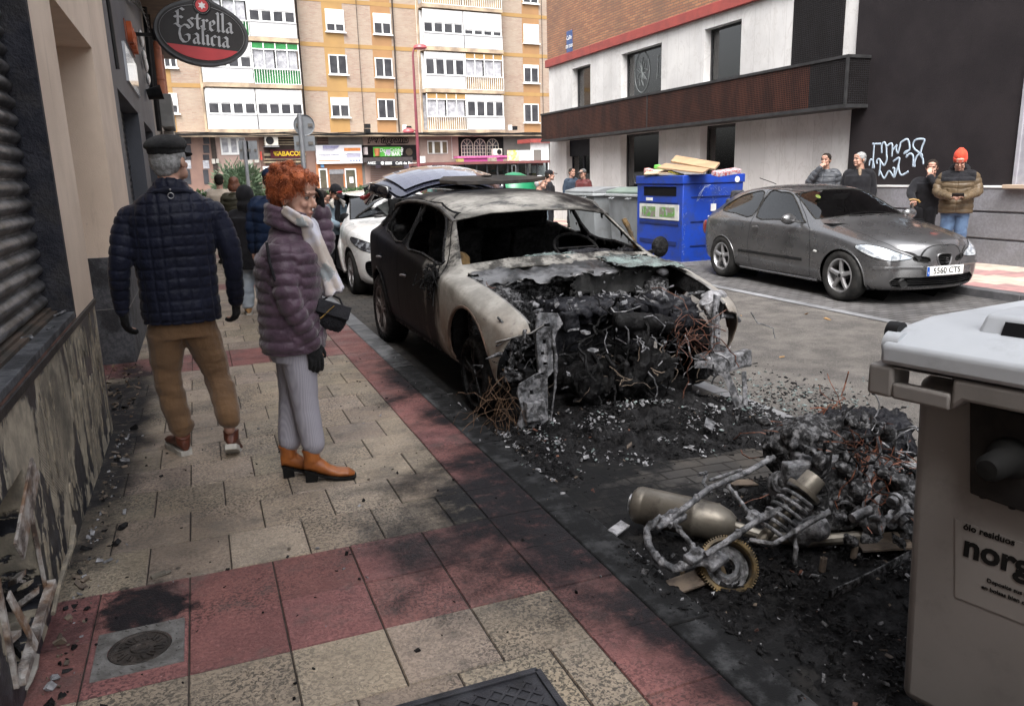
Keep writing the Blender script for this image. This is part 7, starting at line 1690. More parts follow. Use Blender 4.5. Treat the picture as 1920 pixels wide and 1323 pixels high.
b = MB(); b.ell((.70,-.42,.74),(.10,.07,.04)); b.ell((.62,-.46,.70),(.06,.05,.06)); b.tube([(.60,-.50,.72),(.63,-.54,.60),(.60,-.55,.52)],[.05,.035,.01],8); b.ell((.22,.16,.83),(.14,.06,.05)); b.ell((.60,.05,.86),(.05,.04,.03)); split_up(lump(b,.008,.02,'ashed_insulation',K_ASH,bc,47,0,.008))
K_MELT = mat('silvery_melt',(.30,.30,.31),(.12,.12,.125),sc=9,rough=.4,metal=.4,bump=.8,bsc=30)
torn_sheet('bulkhead_flap',lambda u,v: (-.10+.80*u,.12-.02*v,.70+.20*v),40,12,mat('sooty_flap',(.05,.05,.05),(.015,.015,.015),sc=6,rough=.5,bump=.6),15,amp=.012)
def wires(name,n,c,sp_,ln,m_,seed,par,rad=.0025,sag=1.0):
 b = MB(); r = random.Random(seed)
 for k in range(n):
  p = Vector(c)+Vector((r.gauss(0,sp_[0]),r.gauss(0,sp_[1]),r.gauss(0,sp_[2]))); q = [p]; d = Vector((r.gauss(0,1),r.gauss(0,.6),r.gauss(-.5*sag,.7))).normalized()
  for i in range(r.randint(5,9)): d = (d+Vector((r.gauss(0,.5),r.gauss(0,.4),r.gauss(-.12*sag,.45)))).normalized(); q.append(q[-1]+d*ln/7*r.uniform(.6,1.3))
  b.tube(q,rad*r.uniform(.6,1.5),4)
 return b.build(name,m_,par,smooth=True)
wires('copper_wires',26,(.44,-.55,.58),(.04,.03,.06),.34,K_COP,3,bc)
wires('copper_wires',16,(-.70,.05,.74),(.02,.04,.03),.20,K_COP,5,bc)
wires('copper_wires',40,(-.84,-.50,.26),(.05,.06,.08),.36,mat('rusty_wire',(.10,.06,.035),(.05,.032,.022),sc=30,rough=.8),7,bc,.002,1.6)
wires('burnt_wires',60,(.0,-.50,.50),(.28,.06,.12),.30,K_CHARW,9,bc,.006)
wires('burnt_wires',24,(.1,-.56,.42),(.25,.03,.1),.22,K_TAN,10,bc,.003)
wires('silver_wires',22,(.2,-.55,.50),(.30,.05,.12),.24,K_ALU,11,bc,.004)
b = MB(); r = random.Random(15)      # little silvery crusts all over the bay
for k in range(170):
 p = Vector((r.uniform(-.6,.66),r.uniform(-.62,.1),0)); p.z = .77-.05*r.random() if p.y > -.42 else r.uniform(.12,.68); s_ = r.uniform(.004,.016)
 b.obox(p,(r.gauss(0,1),r.gauss(0,1),r.gauss(0,.4)),(r.gauss(0,1),r.gauss(0,1),.3),(0,.2,1),s_*1.6,s_,s_*.4)
tag(b.build('crusts',K_ALU,bc),kind='stuff')
# ================================================================ FALLEN MOTORCYCLE WRECK
MX,MY,MZ = 2.45,2.55,-0.06
mo = thing('motorcycle_wreck','burnt motorcycle lying on its side: bare subframe, exhaust silencer, coil spring and engine lump','motorcycle',(MX,MY,MZ))
K_MUF = NT('heat_tinted_steel'); _x = K_MUF.sep(); c = K_MUF.mix(K_MUF.ramp(K_MUF.noise(3,5),.35,.65),(.27,.25,.215),(.13,.115,.095)); c = K_MUF.mix(K_MUF.math('MULTIPLY',K_MUF.ramp(K_MUF.noise(9,6,.7),.5,.7),.7),c,(.05,.045,.04)); K_MUF.bump(K_MUF.noise(40,4),.2,.004); K_MUF = K_MUF.set(c,.45,.6)
def mp(px,py,z): return Vector(at(px,py,2,z))-Vector((MX,MY,MZ))
a0,a1 = mp(1187,943,.085),mp(1372,985,.06); ax = (a1-a0).normalized(); L = (a1-a0).length
b = MB(); b.lathe(a0,ax,[(.036,.035),(.040,.0),(.062,.002),(.075,.014),(.080,.03),(.081,.05),(.079,.055),(.081,.06),(.081,L*.62),(.084,L*.63),(.084,L*.66),(.081,L*.67),(.078,L*.85),(.060,L*.97),(.035,L*1.04)],36); o = b.build('silencer',K_MUF,mo,smooth=True,angle=45)
b = MB(); b.lathe(a0,ax,[(.0,.06),(.036,.06),(.036,-.012),(.041,-.012),(.041,.01)],24); b.build('tail_pipe',mat('pipe_steel',(.35,.35,.36),(.2,.2,.2),rough=.3,metal=.8),o,smooth=True)
b = MB(); b.tube([a1,a1+ax*.12+Vector((0,.02,-.02)),a1+ax*.35+Vector((.02,.1,-.03)),a1+ax*.6+Vector((.1,.2,0))],.024,10); b.build('exhaust_pipe',K_MUF,mo,smooth=True)
def rail(pts,rad,name='frame_rail',lugs=5,seed=1):
 r = random.Random(seed); q = [mp(*p) for p in pts]; b = MB(); s = []
 for i in range(len(q)-1):
  for k in range(4): s.append(q[i].lerp(q[i+1],k/4))
 s.append(q[-1]); rad *= .8; b.tube(s,[rad*r.uniform(.92,1.06) for _ in s],8)
 for k in range(lugs):
  i = r.randrange(1,len(s)-1); b.cyl(s[i]+Vector((0,0,rad*.7)),s[i]+Vector((0,0,rad*1.5)),.010,n=8); b.ell(s[i],rad*1.25,8,6)
 me = remesh(b,.0045,0); v = get_v(me); n = get_n(me); set_v(me,v+n*(vnoise(v,110,seed,2)*.0016)[:,None]); return finish(me,name,K_ALU,mo)
rail([(1232,990,.16),(1280,955,.20),(1330,915,.23),(1400,885,.25),(1452,856,.28)],.017,seed=1)
rail([(1322,1040,.13),(1370,1010,.17),(1420,975,.20),(1490,940,.24),(1528,920,.27)],.016,seed=2)
rail([(1405,1012,.12),(1450,1020,.12),(1500,990,.16),(1555,958,.20)],.014,seed=3,lugs=3)
rail([(1240,968,.16),(1212,992,.13),(1216,1022,.10),(1235,1050,.08),(1262,1066,.07),(1320,1052,.09),(1340,1035,.12)],.019,seed=4,lugs=8)
rail([(1258,975,.17),(1290,1012,.13),(1308,1035,.11)],.013,seed=5,lugs=4)
rail([(1360,905,.22),(1385,935,.20),(1410,970,.18)],.012,seed=6,lugs=3)
rail([(1488,985,.15),(1492,1030,.08),(1490,1060,.02)],.012,seed=7,lugs=2)
for (px,py,z,s_) in ((1262,970,.17,.05),(1305,1042,.11,.045),(1340,1050,.09,.05),(1415,972,.19,.035)):
 b = MB(); p = mp(px,py,z); b.obox(p,(1,.3,.1),(-.3,1,.2),(0,-.2,1),s_,s_*.6,.012); b.cyl(p+Vector((0,0,-.02)),p+Vector((0,0,.025)),.016); b.ell(p+Vector((.01,.02,0)),.025); lump(b,.005,.004,'frame_lug',K_ALU,mo,int(px),0,.002)
b = MB()
p0,p1 = mp(1455,856,.28),mp(1400,885,.25); b.tube([mp(1310,890,.18),mp(1325,885,.16),mp(1318,905,.13),mp(1335,925,.12)],.009,6); b.tube([mp(1330,900,.15),mp(1390,880,.17)],.007,6); b.build('bent_hook',K_ALU,mo,smooth=True)
g0 = mp(1362,1062,.035); gax = Vector((-.18,-.60,.55)).normalized(); b = MB(); R0 = .105
b.lathe(g0,gax,[(R0-.012,-.035),(R0,-.033),(R0,.033),(R0-.012,.035),(R0-.018,.030),(R0-.018,-.030)],60,close=True)
u_ = gax.orthogonal().normalized(); w_ = gax.cross(u_)
for k in range(64):
 a = 2*PI*k/64; d = u_*math.cos(a)+w_*math.sin(a); b.obox(g0+d*(R0+.004),gax,d,gax.cross(d),.032,.004,.0026)
K_GOLD = mat('scorched_gold_ring',(.13,.09,.04),(.03,.024,.016),sc=14,rough=.4,metal=.7,bump=.3); gr_ = b.build('toothed_ring',K_GOLD,mo,smooth=True,angle=30)
b = MB(); b.lathe(g0,gax,[(.03,.01),(.045,.012),(.06,-.004),(R0-.02,-.004),(R0-.02,-.018),(.03,-.018)],40); b.build('ring_plate',K_ALU,mo,smooth=True,angle=30)
b = MB(); g1 = mp(1318,1078,-.01); b.lathe(g1,Vector((-.3,-.5,.3)),[(.07,-.02),(.085,-.02),(.085,.02),(.07,.02)],40,close=True); b.build('second_ring',mat('dark_gold',(.10,.07,.03),(.05,.035,.02),rough=.5,metal=.5),mo,smooth=True)
s0,s1 = mp(1438,1000,.12),mp(1520,905,.30); sx = (s1-s0).normalized(); a_ = sx.orthogonal().normalized(); c_ = sx.cross(a_); Ls = (s1-s0).length
b = MB(); b.tube([s0+sx*Ls*(.05+.80*t)+(a_*math.cos(t*2*PI*6.5)+c_*math.sin(t*2*PI*6.5))*.058 for t in np.linspace(0,1,170)],.0085,8); b.build('coil_spring',K_ALU,mo,smooth=True)
b = MB(); b.cyl(s0-sx*.04,s1+sx*.02,.022); b.cyl(s0+sx*Ls*.82,s0+sx*Ls*1.12,.047,.043,20); b.lathe(s0+sx*Ls*.84,sx,[(.03,-.012),(.068,-.01),(.07,.006),(.04,.012)],24); b.build('damper',K_MUF,mo,smooth=True,angle=40)
b = MB(); r = random.Random(41); E0 = mp(1590,920,.14)
b.ell(E0+Vector((.05,.0,-.02)),(.22,.20,.17)); b.ell(E0+Vector((-.03,.22,.12)),(.20,.17,.15)); b.cyl(E0+Vector((.12,-.10,0)),E0+Vector((.12,-.24,0)),.10); b.ell(E0+Vector((-.16,-.02,-.06)),(.10,.10,.09)); b.ell(E0+Vector((-.10,.15,.22)),(.12,.10,.07))
for k in range(150): p = E0+Vector((r.gauss(0,.13),r.gauss(.05,.14),r.gauss(.05,.11))); s_ = r.uniform(.01,.04); (b.ell(p,s_,8,6) if k % 2 else b.obox(p,(r.gauss(0,1),1,.2),(1,r.gauss(0,1),.3),(0,.3,1),s_,s_*.7,s_*.5))
lump(b,.008,.016,'engine',K_SOOTM,mo,51,0,.016)
b = MB(); b.ell(mp(1610,805,.30),(.26,.16,.085)); b.ell(mp(1660,830,.25),(.12,.10,.08)); b.ell(mp(1560,800,.33),(.10,.10,.06)); lump(b,.011,.035,'charred_seat_mass',K_CHARG,mo,53,0,.03)
for (px,py,z,rr,axd) in ((1582,962,.10,.060,(-.6,-.8,.1)),(1640,960,.12,.085,(.5,-.85,.1)),(1470,905,.16,.05,(-.6,-.6,.5))):
 b = MB(); p = mp(px,py,z); b.lathe(p,Vector(axd),[(.0,.02),(rr*.3,.025),(rr*.35,.01),(rr*.8,.01),(rr*.85,.03),(rr,.03),(rr*1.02,-.03)],30)
 b.build('casing_cover',K_ALU,mo,smooth=True,angle=35)
b = MB(); r = random.Random(43)
for k in range(26):
 p = mp(r.uniform(1575,1690),r.uniform(850,985),r.uniform(.08,.30)); d = Vector((r.gauss(0,1),r.gauss(0,1),r.gauss(0,1))).normalized(); b.cyl(p,p+d*r.uniform(.03,.09),r.uniform(.008,.024),n=10)
 if k % 3 == 0: b.lathe(p,d,[(.01,0),(.03,0),(.03,.015),(.01,.015)],16)
split_up(b.build('fitting',K_ALU,mo,smooth=True,angle=35))
b = MB(); b.obox(mp(1525,880,.26),(1,-.25,.05),(.2,1,.1),(0,-.1,1),.13,.03,.045); b.obox(mp(1500,870,.26),(1,-.1,0),(.2,1,0),(0,0,1),.03,.04,.05); lump(b,.007,.006,'airbox_bracket',K_ALU,mo,55,0,.003)
b = MB(); b.ell(mp(1460,910,.14),(.05,.05,.07)); b.ell(mp(1462,940,.08),(.035,.04,.06)); b.ell(mp(1500,1000,.06),(.05,.05,.06)); b.ell(mp(1530,990,.09),(.06,.05,.05)); split_up(lump(b,.007,.012,'rounded_casting',K_ALU,mo,57,0,.004))
K_COPB = mat('bright_copper',(.20,.07,.036),(.06,.025,.018),sc=40,rough=.5,metal=.5)
wires('copper_wires',50,mp(1560,850,.26),(.04,.05,.06),.34,K_COP,61,mo,.0024)
wires('copper_wires',60,mp(1630,880,.25),(.07,.07,.06),.36,K_COPB,63,mo,.0022)
wires('copper_wires',34,mp(1532,800,.33),(.03,.03,.03),.34,K_COPB,65,mo,.0022)
b = MB(); r = random.Random(66)
for k in range(10): o_ = Vector((r.gauss(0,.006),r.gauss(0,.006),r.gauss(0,.005))); b.tube([mp(1545,770,.36)+o_,mp(1528,790,.36)+o_*2,mp(1518,830,.30)+o_*3,mp(1525,860,.22)+o_*2],.0025,5); b.tube([mp(1645,800,.33)+o_,mp(1648,840,.30)+o_*2,mp(1620,875,.27)+o_*2,mp(1590,900,.22)+o_*3],.0025,5)
b.build('copper_bundle',K_COPB,mo,smooth=True)
wires('burnt_wires',60,mp(1610,880,.24),(.12,.10,.09),.30,K_CHARW,68,mo,.005)
wires('ash_wires',40,mp(1665,850,.24),(.05,.05,.06),.30,K_ALU,67,mo,.004)
b = MB(); b.obox(mp(1563,768,.37),(1,.3,0),(-.3,1,0),(0,0,1),.026,.022,.024); b.build('burnt_block',K_TAN,mo,bevel=.005)
b = MB(); n=22; vs=[]
for t_ in np.linspace(.2,2*PI-.9,n): p = mp(1566,800,.35)+Vector((.045*math.cos(t_),0,.05*math.sin(t_))); vs += [p,p+Vector((.01,-.05,0))]
b.add(vs,[(2*i,2*i+1,2*i+3,2*i+2) for i in range(n-1)]); o = b.build('bent_strap',K_ALU,mo,smooth=True); so = o.modifiers.new('s','SOLIDIFY'); so.thickness = .004
for (px,py,h_) in ((1600,1045,.05),(1541,1070,.055)):
 b = MB(); p = mp(px,py,-.02); b.lathe(p,(0.1,0,1),[(.013,0),(.013,h_),(.010,h_),(.010,0)],14); b.build('standing_sleeve',K_TAN,mo,smooth=True)
mo2 = MB(); q = [at(1555,1115,2,.0),at(1600,1095,2,.005),at(1650,1070,2,.02),at(1705,1040,2,.03)]; mo2.tube([tuple(p) for p in q],(.006,.020),6); tag(mo2.build('metal_strip',K_SOOTM,smooth=True),'long flat burnt metal strip lying in front of the motorcycle wreck','metal strip')
mo2 = MB(); p = at(1655,1015,2,.02); mo2.obox(p,(1,-.5,.1),(.5,1,0),(0,0,1),.10,.07,.004); tag(mo2.build('scorched_plate',K_TAN),'scorched tan plate half buried in the char behind the metal strip','plate')
mo2 = MB(); q = [at(1500,860,2,.06),at(1500,1010,2,.02)]
for k,(px,py,z,L_,m_) in enumerate(((1160,990,.0,.05,K_ASH),(1180,835,.05,.03,K_TAN),(1330,795,.03,.07,K_ALU),(1240,790,.04,.05,K_CHARW),(1290,1090,.0,.08,K_TAN),(1390,905,-.04,.06,K_TAN),(1090,745,.03,.05,K_SOOTM))):
 b = MB(); p = at(px,py,2,z); r = random.Random(k); b.obox(p,(1,r.gauss(0,.5),.1),(r.gauss(0,.3),1,.2),(0,-.2,1),L_,L_*.5,.006); o = b.build('torn_flake',m_,bevel=.003)
 tag(o,['large pale ash flake at the kerb beside the exhaust silencer','small tan triangular flake in the char in front of the burnt car','silvery flake under the hanging bumper beam of the burnt car','black flake below the burnt engine','tan splintered piece between kerb and motorcycle frame','tan flake on bare paving beyond the motorcycle','grey metal flake below the left front bracket'][k],'fragment')
# ================================================================ PEOPLE
def V(*a): return Vector(a)
def yawv(v,a): c,s = math.cos(a),math.sin(a); return Vector((v[0]*c-v[1]*s,v[0]*s+v[1]*c,v[2]))
def eul(yaw,pitch=0,roll=0): return Matrix.Rotation(yaw,3,'Z') @ Matrix.Rotation(pitch,3,'X') @ Matrix.Rotation(roll,3,'Y')
def loft(mb,rings,yaw,n=28):
 """rings: (centre, half width, half depth[, squareness])"""
 a = yawv((1,0,0),yaw); f = yawv((0,1,0),yaw); vs = []
 for c,w,d in rings:
  for k in range(n):
   t = 2*PI*k/n; ct,st = math.cos(t),math.sin(t); e = 0.82; vs.append(Vector(c)+a*(w*math.copysign(abs(ct)**e,ct))+f*(d*math.copysign(abs(st)**e,st)))
 m = len(rings); mb.add(vs,[(i*n+k,i*n+(k+1) % n,(i+1)*n+(k+1) % n,(i+1)*n+k) for i in range(m-1) for k in range(n)]+[tuple(range(n-1,-1,-1)),tuple((m-1)*n+k for k in range(n))])
def limb(mb,pts,rad,n=14):
 q,r = [],[]
 for i in range(len(pts)-1):
  p0,p1 = Vector(pts[i]),Vector(pts[i+1])
  for k in range(5): t = k/5; q.append(p0.lerp(p1,t)); r.append(rad[i]*(1-t)+rad[i+1]*t)
 q.append(Vector(pts[-1])); r.append(rad[-1])
 for _ in range(3): q = [q[0]]+[(q[i-1]+q[i]*2+q[i+1])/4 for i in range(1,len(q)-1)]+[q[-1]]
 mb.tube(q,r,n); mb.ell(q[0],r[0]*.98,12,8); mb.ell(q[-1],r[-1]*.98,12,8)
def hand(mb,w,d,nrm,side,curl=0.35,s=1.0,fr=.0088):
 """w wrist, d finger direction, nrm = back of the hand, side = +1 thumb towards d x nrm"""
 w = Vector(w); d = Vector(d).normalized(); nrm = Vector(nrm); nrm = (nrm-d*nrm.dot(d)).normalized(); t = d.cross(nrm)*side
 R = Matrix((t,d,nrm)).transposed(); mb.ell(w+d*.045*s,(.040*s,.052*s,.016*s),14,10,rot=R); mb.ell(w+d*.02*s,(.030*s,.035*s,.017*s),12,8,rot=R); mb.tube([w-d*.03*s,w+d*.03*s],[.026*s,.024*s],10)
 for i,(o,L) in enumerate(((.029,.072),(.010,.082),(-.010,.076),(-.028,.060))):
  p = w+d*.085*s+t*o*s; dd = d.copy(); q = [w+d*.05*s+t*o*.8*s,p]; cu = curl*(1+.15*i)
  for j in range(3):
   dd = (Matrix.Rotation(-cu*(1 if j else .7),3,t*side) @ dd) if False else (dd*math.cos(cu)-nrm*math.sin(cu)).normalized() if j == 0 else dd
   if j: nn = t.cross(dd)*1; nn = nn if nn.dot(nrm) > 0 else -nn; dd = (dd*math.cos(cu)-nn*math.sin(cu)).normalized()
   q.append(q[-1]+dd*L*s*(.45,.32,.25)[j])
  mb.tube(q,[fr*1.05*s,fr*1.08*s,fr*s,fr*.93*s,fr*.8*s],8)
 q = [w+d*.02*s+t*.022*s,w+d*.045*s+t*.045*s-nrm*.008*s,w+d*.07*s+t*.056*s-nrm*.018*s,w+d*.092*s+t*.056*s-nrm*.026*s]; mb.tube(q,[.013*s,.0115*s,.010*s,.008*s],8)
def head_parts(mb,c,R,s=1.0,female=False):
 E = lambda p,r,n=14: mb.ell(Vector(c)+R @ (Vector(p)*s),tuple(x*s for x in r),n,10,rot=R)
 T = lambda pts,rr: mb.tube([Vector(c)+R @ (Vector(p)*s) for p in pts],[x*s for x in rr],8)
 E((0,.014,.028),(.076,.094,.086),22); E((0,-.028,-.030),(.057,.062,.072),20); E((0,-.012,-.055),(.056,.055,.045)); E((0,-.074,-.092),(.021,.019,.018)); E((0,-.05,-.088),(.035,.03,.02))
 T([(0,-.083,.024),(0,-.098,.002),(0,-.112,-.022)],[.0075,.009,.0125]); E((0,-.104,-.028),(.016,.012,.009)); E((0,-.086,.038),(.048,.014,.009)); E((0,-.072,.065),(.055,.024,.03))
 for x in (-1,1): E((x*.037,-.070,-.018),(.022,.020,.021)); E((x*.078,.016,-.006),(.009,.019,.032),10); E((x*.030,-.078,.026),(.017,.011,.006)); E((x*.045,-.045,-.06),(.02,.03,.03))
 E((0,-.087,-.056),(.021,.009,.0055)); E((0,-.085,-.067),(.018,.009,.006))
 T([(0,.02,-.03),(0,.035,-.11),(0,.045,-.19)],[.056,.054,.062])
def face_bits(par,c,R,s=1.0,brow=None,lips=(.30,.12,.11)):
 G = lambda p: Vector(c)+R @ (Vector(p)*s)
 b = MB()
 for x in (-1,1): b.ell(G((x*.030,-.0795,.0125)),(.0125*s,.009*s,.0065*s),12,8,mi=0,rot=R); b.ell(G((x*.030,-.0868,.0125)),(.0052*s,.003*s,.0055*s),10,6,mi=1,rot=R)
 b.build('eyes',[mat('eye_white',(.42,.38,.36),rough=.3),mat('iris',(.03,.02,.015),rough=.2)],par,smooth=True)
 b = MB()
 for x in (-1,1): b.tube([G((x*.016,-.094,.032)),G((x*.032,-.093,.0385)),G((x*.050,-.080,.034))],[.0012*s,.0020*s,.001*s],6); b.tube([G((x*.018,-.090,.016)),G((x*.031,-.0905,.0205)),G((x*.044,-.082,.014))],.0016*s,5)
 b.build('eyebrows',brow or mat('brow',(.06,.035,.025),rough=.8),par,smooth=True)
 b = MB(); b.tube([G((-.020,-.086,-.061)),G((-.008,-.0945,-.0585)),G((0,-.0945,-.0600)),G((.008,-.0945,-.0585)),G((.020,-.086,-.061))],[.001*s,.0032*s,.003*s,.0032*s,.001*s],8); b.tube([G((-.016,-.086,-.065)),G((0,-.0925,-.0675)),G((.016,-.086,-.065))],[.001*s,.0034*s,.001*s],8)
 b.build('lips',mat('lips_%02d' % int(lips[0]*100),lips,rough=.45),par,smooth=True)
def shoe(par,name,p,toe,pitch,L,m_up,m_sole,heel=0.0,s=1.0,sole_t=.022,shaft=0.0):
 """p = point under the heel on the ground"""
 toe = Vector(toe).normalized(); side = Vector((0,0,1)).cross(toe); M3 = Matrix((side,toe,Vector((0,0,1)))).transposed() @ Matrix.Rotation(pitch,3,'X'); P = lambda x,y,z: Vector(p)+M3 @ Vector((x,y,z))
 hz = lambda y: heel*max(0,1-max(0,y-.02)/(L*.55))**1.2
 b = MB(); sec = [(0.0,.020,.060),(.02,.032,.085),(.06,.036,.095),(.10,.036,.085),(.14,.039,.062),(.18,.045,.048),(.22,.045,.040),(L-.02,.036,.032),(L,.018,.020)]
 vs = []; n = 12
 for y,w,h in sec:
  for k in range(n):
   a = 2*PI*k/n; x = w*math.cos(a); z = h*.5+h*.5*math.sin(a) if math.sin(a) > 0 else h*.5+h*.5*math.sin(a)*.98
   vs.append(P(x,y*L/.27 if y < L-.03 else y,z+sole_t+hz(y)))
 m = len(sec); b.add(vs,[(i*n+k,i*n+(k+1) % n,(i+1)*n+(k+1) % n,(i+1)*n+k) for i in range(m-1) for k in range(n)]+[tuple(range(n)),tuple((m-1)*n+k for k in range(n))])
 if shaft: b.tube([P(0,.045,.06+heel),P(0,.04,.11+heel),P(0,.035,.10+heel+shaft)],[.040,.042,.045],14)
 me = remesh(b,.006,3); o = finish(me,name,m_up,par)
 b = MB(); out = [(0,0),(.03,.005),(.041,.05),(.036,.10),(.044,.16),(.049,.20),(.042,.245),(.02,L+.004),(0,L+.006)]; pts = out+[(-x,y) for x,y in out[-2:0:-1]]; n = len(pts)
 b.add([P(x,y,hz(y)+(.0 if heel == 0 else .004)) for x,y in pts]+[P(x*1.02,y,hz(y)+sole_t+.004) for x,y in pts],[tuple(range(n-1,-1,-1)),tuple(range(n,2*n))]+[(i,(i+1) % n,n+(i+1) % n,n+i) for i in range(n)])
 if heel > .02: b.add([P(x*q,y0,z) for z,q in ((0,.8),(heel+.006,1)) for x,y0 in ((-.034,.006),(.034,.006),(.036,.062),(-.036,.062))],[(0,3,2,1),(4,5,6,7),(0,1,5,4),(1,2,6,5),(2,3,7,6),(3,0,4,7)])
 b.build('sole',m_sole,o,smooth=True,angle=40); return o
def seg_t(v,pts):
 """distance to and length along a polyline for many points"""
 best = np.full(len(v),9.0); tt = np.zeros(len(v)); acc = 0
 for p,q in zip(pts[:-1],pts[1:]):
  p = np.array(p); q = np.array(q); d = q-p; L = np.linalg.norm(d); u = np.clip(((v-p) @ d)/(L*L),0,1); dist = np.linalg.norm(v-p-u[:,None]*d,axis=1); m = dist < best; best[m] = dist[m]; tt[m] = acc+u[m]*L; acc += L
 return best,tt
def cloth(name,c1,c2=None,rough=.7,sheen=.06,sc=30,bump=.3,bsc=300,**k): return mat(name,c1,c2,sc=sc,rough=rough,sheen=sheen,bump=bump,bsc=bsc,**k)
def stdpose(H=1.72,sh=.19):
 k = H/1.72
 J = dict(pelvis=(0,.01,.93),chest=(0,.02,1.26),neck=(0,.03,1.45),head=(0,-.01,1.605),shL=(sh,.02,1.385),shR=(-sh,.02,1.385),elL=(sh+.06,.05,1.12),elR=(-sh-.06,.05,1.12),wrL=(sh+.07,-.02,.88),wrR=(-sh-.07,-.02,.88),
   hiL=(.09,.01,.90),hiR=(-.09,.01,.90),knL=(.10,-.01,.49),knR=(-.10,-.01,.49),anL=(.105,.03,.09),anR=(-.105,.03,.09))
 return {a: Vector(b)*k for a,b in J.items()}
def person(label,loc,J,yaw=0,hyaw=None,hpitch=0,hroll=0,torso=(.20,.13),hem=None,jac=None,puff=None,quilt=None,sl=.062,pants=None,leg=(.088,.066,.058),shoes=None,hair='short',hairm=None,hat=None,glove=None,collar=None,
  hands=None,vox=.009,skin=None,group=None,female=False,hood=None,cat='person',extra=None,toeL=None,toeR=None,shoe_pitch=(0,0),curl=.4,open_z=None,headscale=1.0,legvox=None,hemup=.06,fold=1.0):
 """J: joints in the thing's own space (already turned); yaw: body heading, 0 = facing -y"""
 hyaw = yaw if hyaw is None else hyaw; skin = skin or K_SKIN; t = thing('person',label,cat,loc,0,group); R = eul(hyaw,hpitch,hroll); fw = yawv((0,-1,0),yaw); bk = -fw
 hs_ = headscale*.98; hc = J['head']
 b = MB(); head_parts(b,hc,R,hs_,female)
 limb(b,[J['neck']+V(0,0,-.02),hc+R @ V(0,.03,-.10)],[.058,.052]); loft(b,[(J['pelvis']+V(0,0,-.06),.15,.10),(J['pelvis']+V(0,0,.08),.14,.10),(J['chest'],torso[0]*.8,torso[1]*.8),(J['neck']+V(0,0,-.05),.10,.07)],yaw,18)
 for s in 'LR': limb(b,[J['sh'+s],J['el'+s],J['wr'+s]],[.042,.034,.026],10); limb(b,[J['hi'+s],J['kn'+s],J['an'+s]],[.07,.05,.030],10)
 hd = {}
 for s in 'LR':
  d = (hands or {}).get(s); el,wr = J['el'+s],J['wr'+s]; dd = Vector(d[0]) if d else (wr-el); nn = Vector(d[1]) if d else yawv((1 if s == 'L' else -1,0,0),yaw); sd_ = d[2] if d and len(d) > 2 else (1 if s == 'L' else -1)*(1); cu = d[3] if d and len(d) > 3 else curl
  dn = dd.normalized(); n2 = (nn-dn*nn.dot(dn)).normalized(); tdir = dn.cross(n2)
  if not (d and len(d) > 2): sd_ = 1 if tdir.dot(fw) > 0 else -1
  hd[s] = (wr,dn,n2,sd_,cu); hand(b,wr,dn,n2,sd_,cu,.95)
 body = finish(remesh(b,min(vox,.0065),2,.5),'body',skin,t)
 face_bits(t,hc,R,hs_,hairm if hairm in (K_HAIRG,) else K_HAIRD,(.36,.15,.13) if female else (.30,.155,.125))
 if glove:
  for s in 'LR': b = MB(); w_,dn,n2,sd_,cu = hd[s]; hand(b,w_,dn,n2,sd_,cu,1.04,.0105); b.tube([w_-dn*.05,w_+dn*.01],[.040,.034],12); finish(remesh(b,.0045,2),'glove',glove,t)
 hem_z = hem if hem is not None else J['pelvis'].z-.10; w,d = torso; P,C_,N = J['pelvis'],J['chest'],J['neck']
 def sp(z):   # spine point at height z
  if z < C_.z: u = (z-P.z)/(C_.z-P.z); return P+(C_-P)*u
  u = (z-C_.z)/(N.z-C_.z); return C_+(N-C_)*min(1,u)
 b = MB(); top = N.z; rings = [(sp(hem_z),w*.93,d*1.02),(sp(hem_z+.06),w*.95,d*1.06),(sp(P.z+.10),w*.93,d*1.03),(sp((P.z+C_.z)/2+.04),w*.95,d*1.02),(sp(C_.z-.02),w*1.0,d*1.06),(sp(C_.z+.07),w*.99,d*1.0),(sp(top-.085),w*.86,d*.80),(sp(top-.04),w*.58,d*.62),(sp(top+.005),.075,.075),(sp(top+.02),.07,.07)]
 loft(b,rings,yaw)
 for s in 'LR':
  limb(b,[J['sh'+s].lerp(sp(J['sh'+s].z-.02),.35),J['sh'+s]+V(0,0,-.01),J['el'+s],J['wr'+s]+(J['wr'+s]-J['el'+s]).normalized()*.005],[sl*1.12,sl*1.12,sl*.93,sl*.72]);
 if collar: b.tube([N+V(0,0,-.03)+bk*.01,N+V(0,0,collar)+bk*.0],[.085,.080],20)
 if hood:
  for k in range(9): a = PI*k/8; b.ell(N+yawv((.085*math.cos(a),.055+.055*math.sin(a),hood*(.3+.4*math.sin(a))),yaw),(.048,.048,.055+hood*.2),12,8)
 me = remesh(b,vox if not (puff or quilt) else min(vox,.0075),3); v = get_v(me); n = get_n(me); arms = [[J['sh'+s],J['el'+s],J['wr'+s]] for s in 'LR']; da,ta = seg_t(v,[tuple(p) for p in arms[0]]); db,tb = seg_t(v,[tuple(p) for p in arms[1]])
 onarm = (np.minimum(da,db) < sl*1.28) & (np.where(da < db,ta,tb) > .03); tt = np.where(da < db,ta,tb); lat = (v-np.array(P)) @ np.array(yawv((1,0,0),yaw)); frt = (v-np.array(P)) @ np.array(yawv((0,-1,0),yaw))
 disp = vnoise(v*np.array([1,1,1.6]),9,3,2)*.007
 if puff:
  per,amp = puff; wob = vnoise(v,6,9,2)*per*.35; ph = np.where(onarm,tt*1.0+wob*.6,v[:,2]+wob+.25*np.abs(frt)*0); s_ = np.abs(np.sin(PI*ph/per)); disp = disp+amp*(s_**.55-.6)+vnoise(v,38,5,2)*.0022
  if open_z is None: gx = np.exp(-(lat/.008)**2)*(frt > .03)*(~onarm); disp -= gx*.008
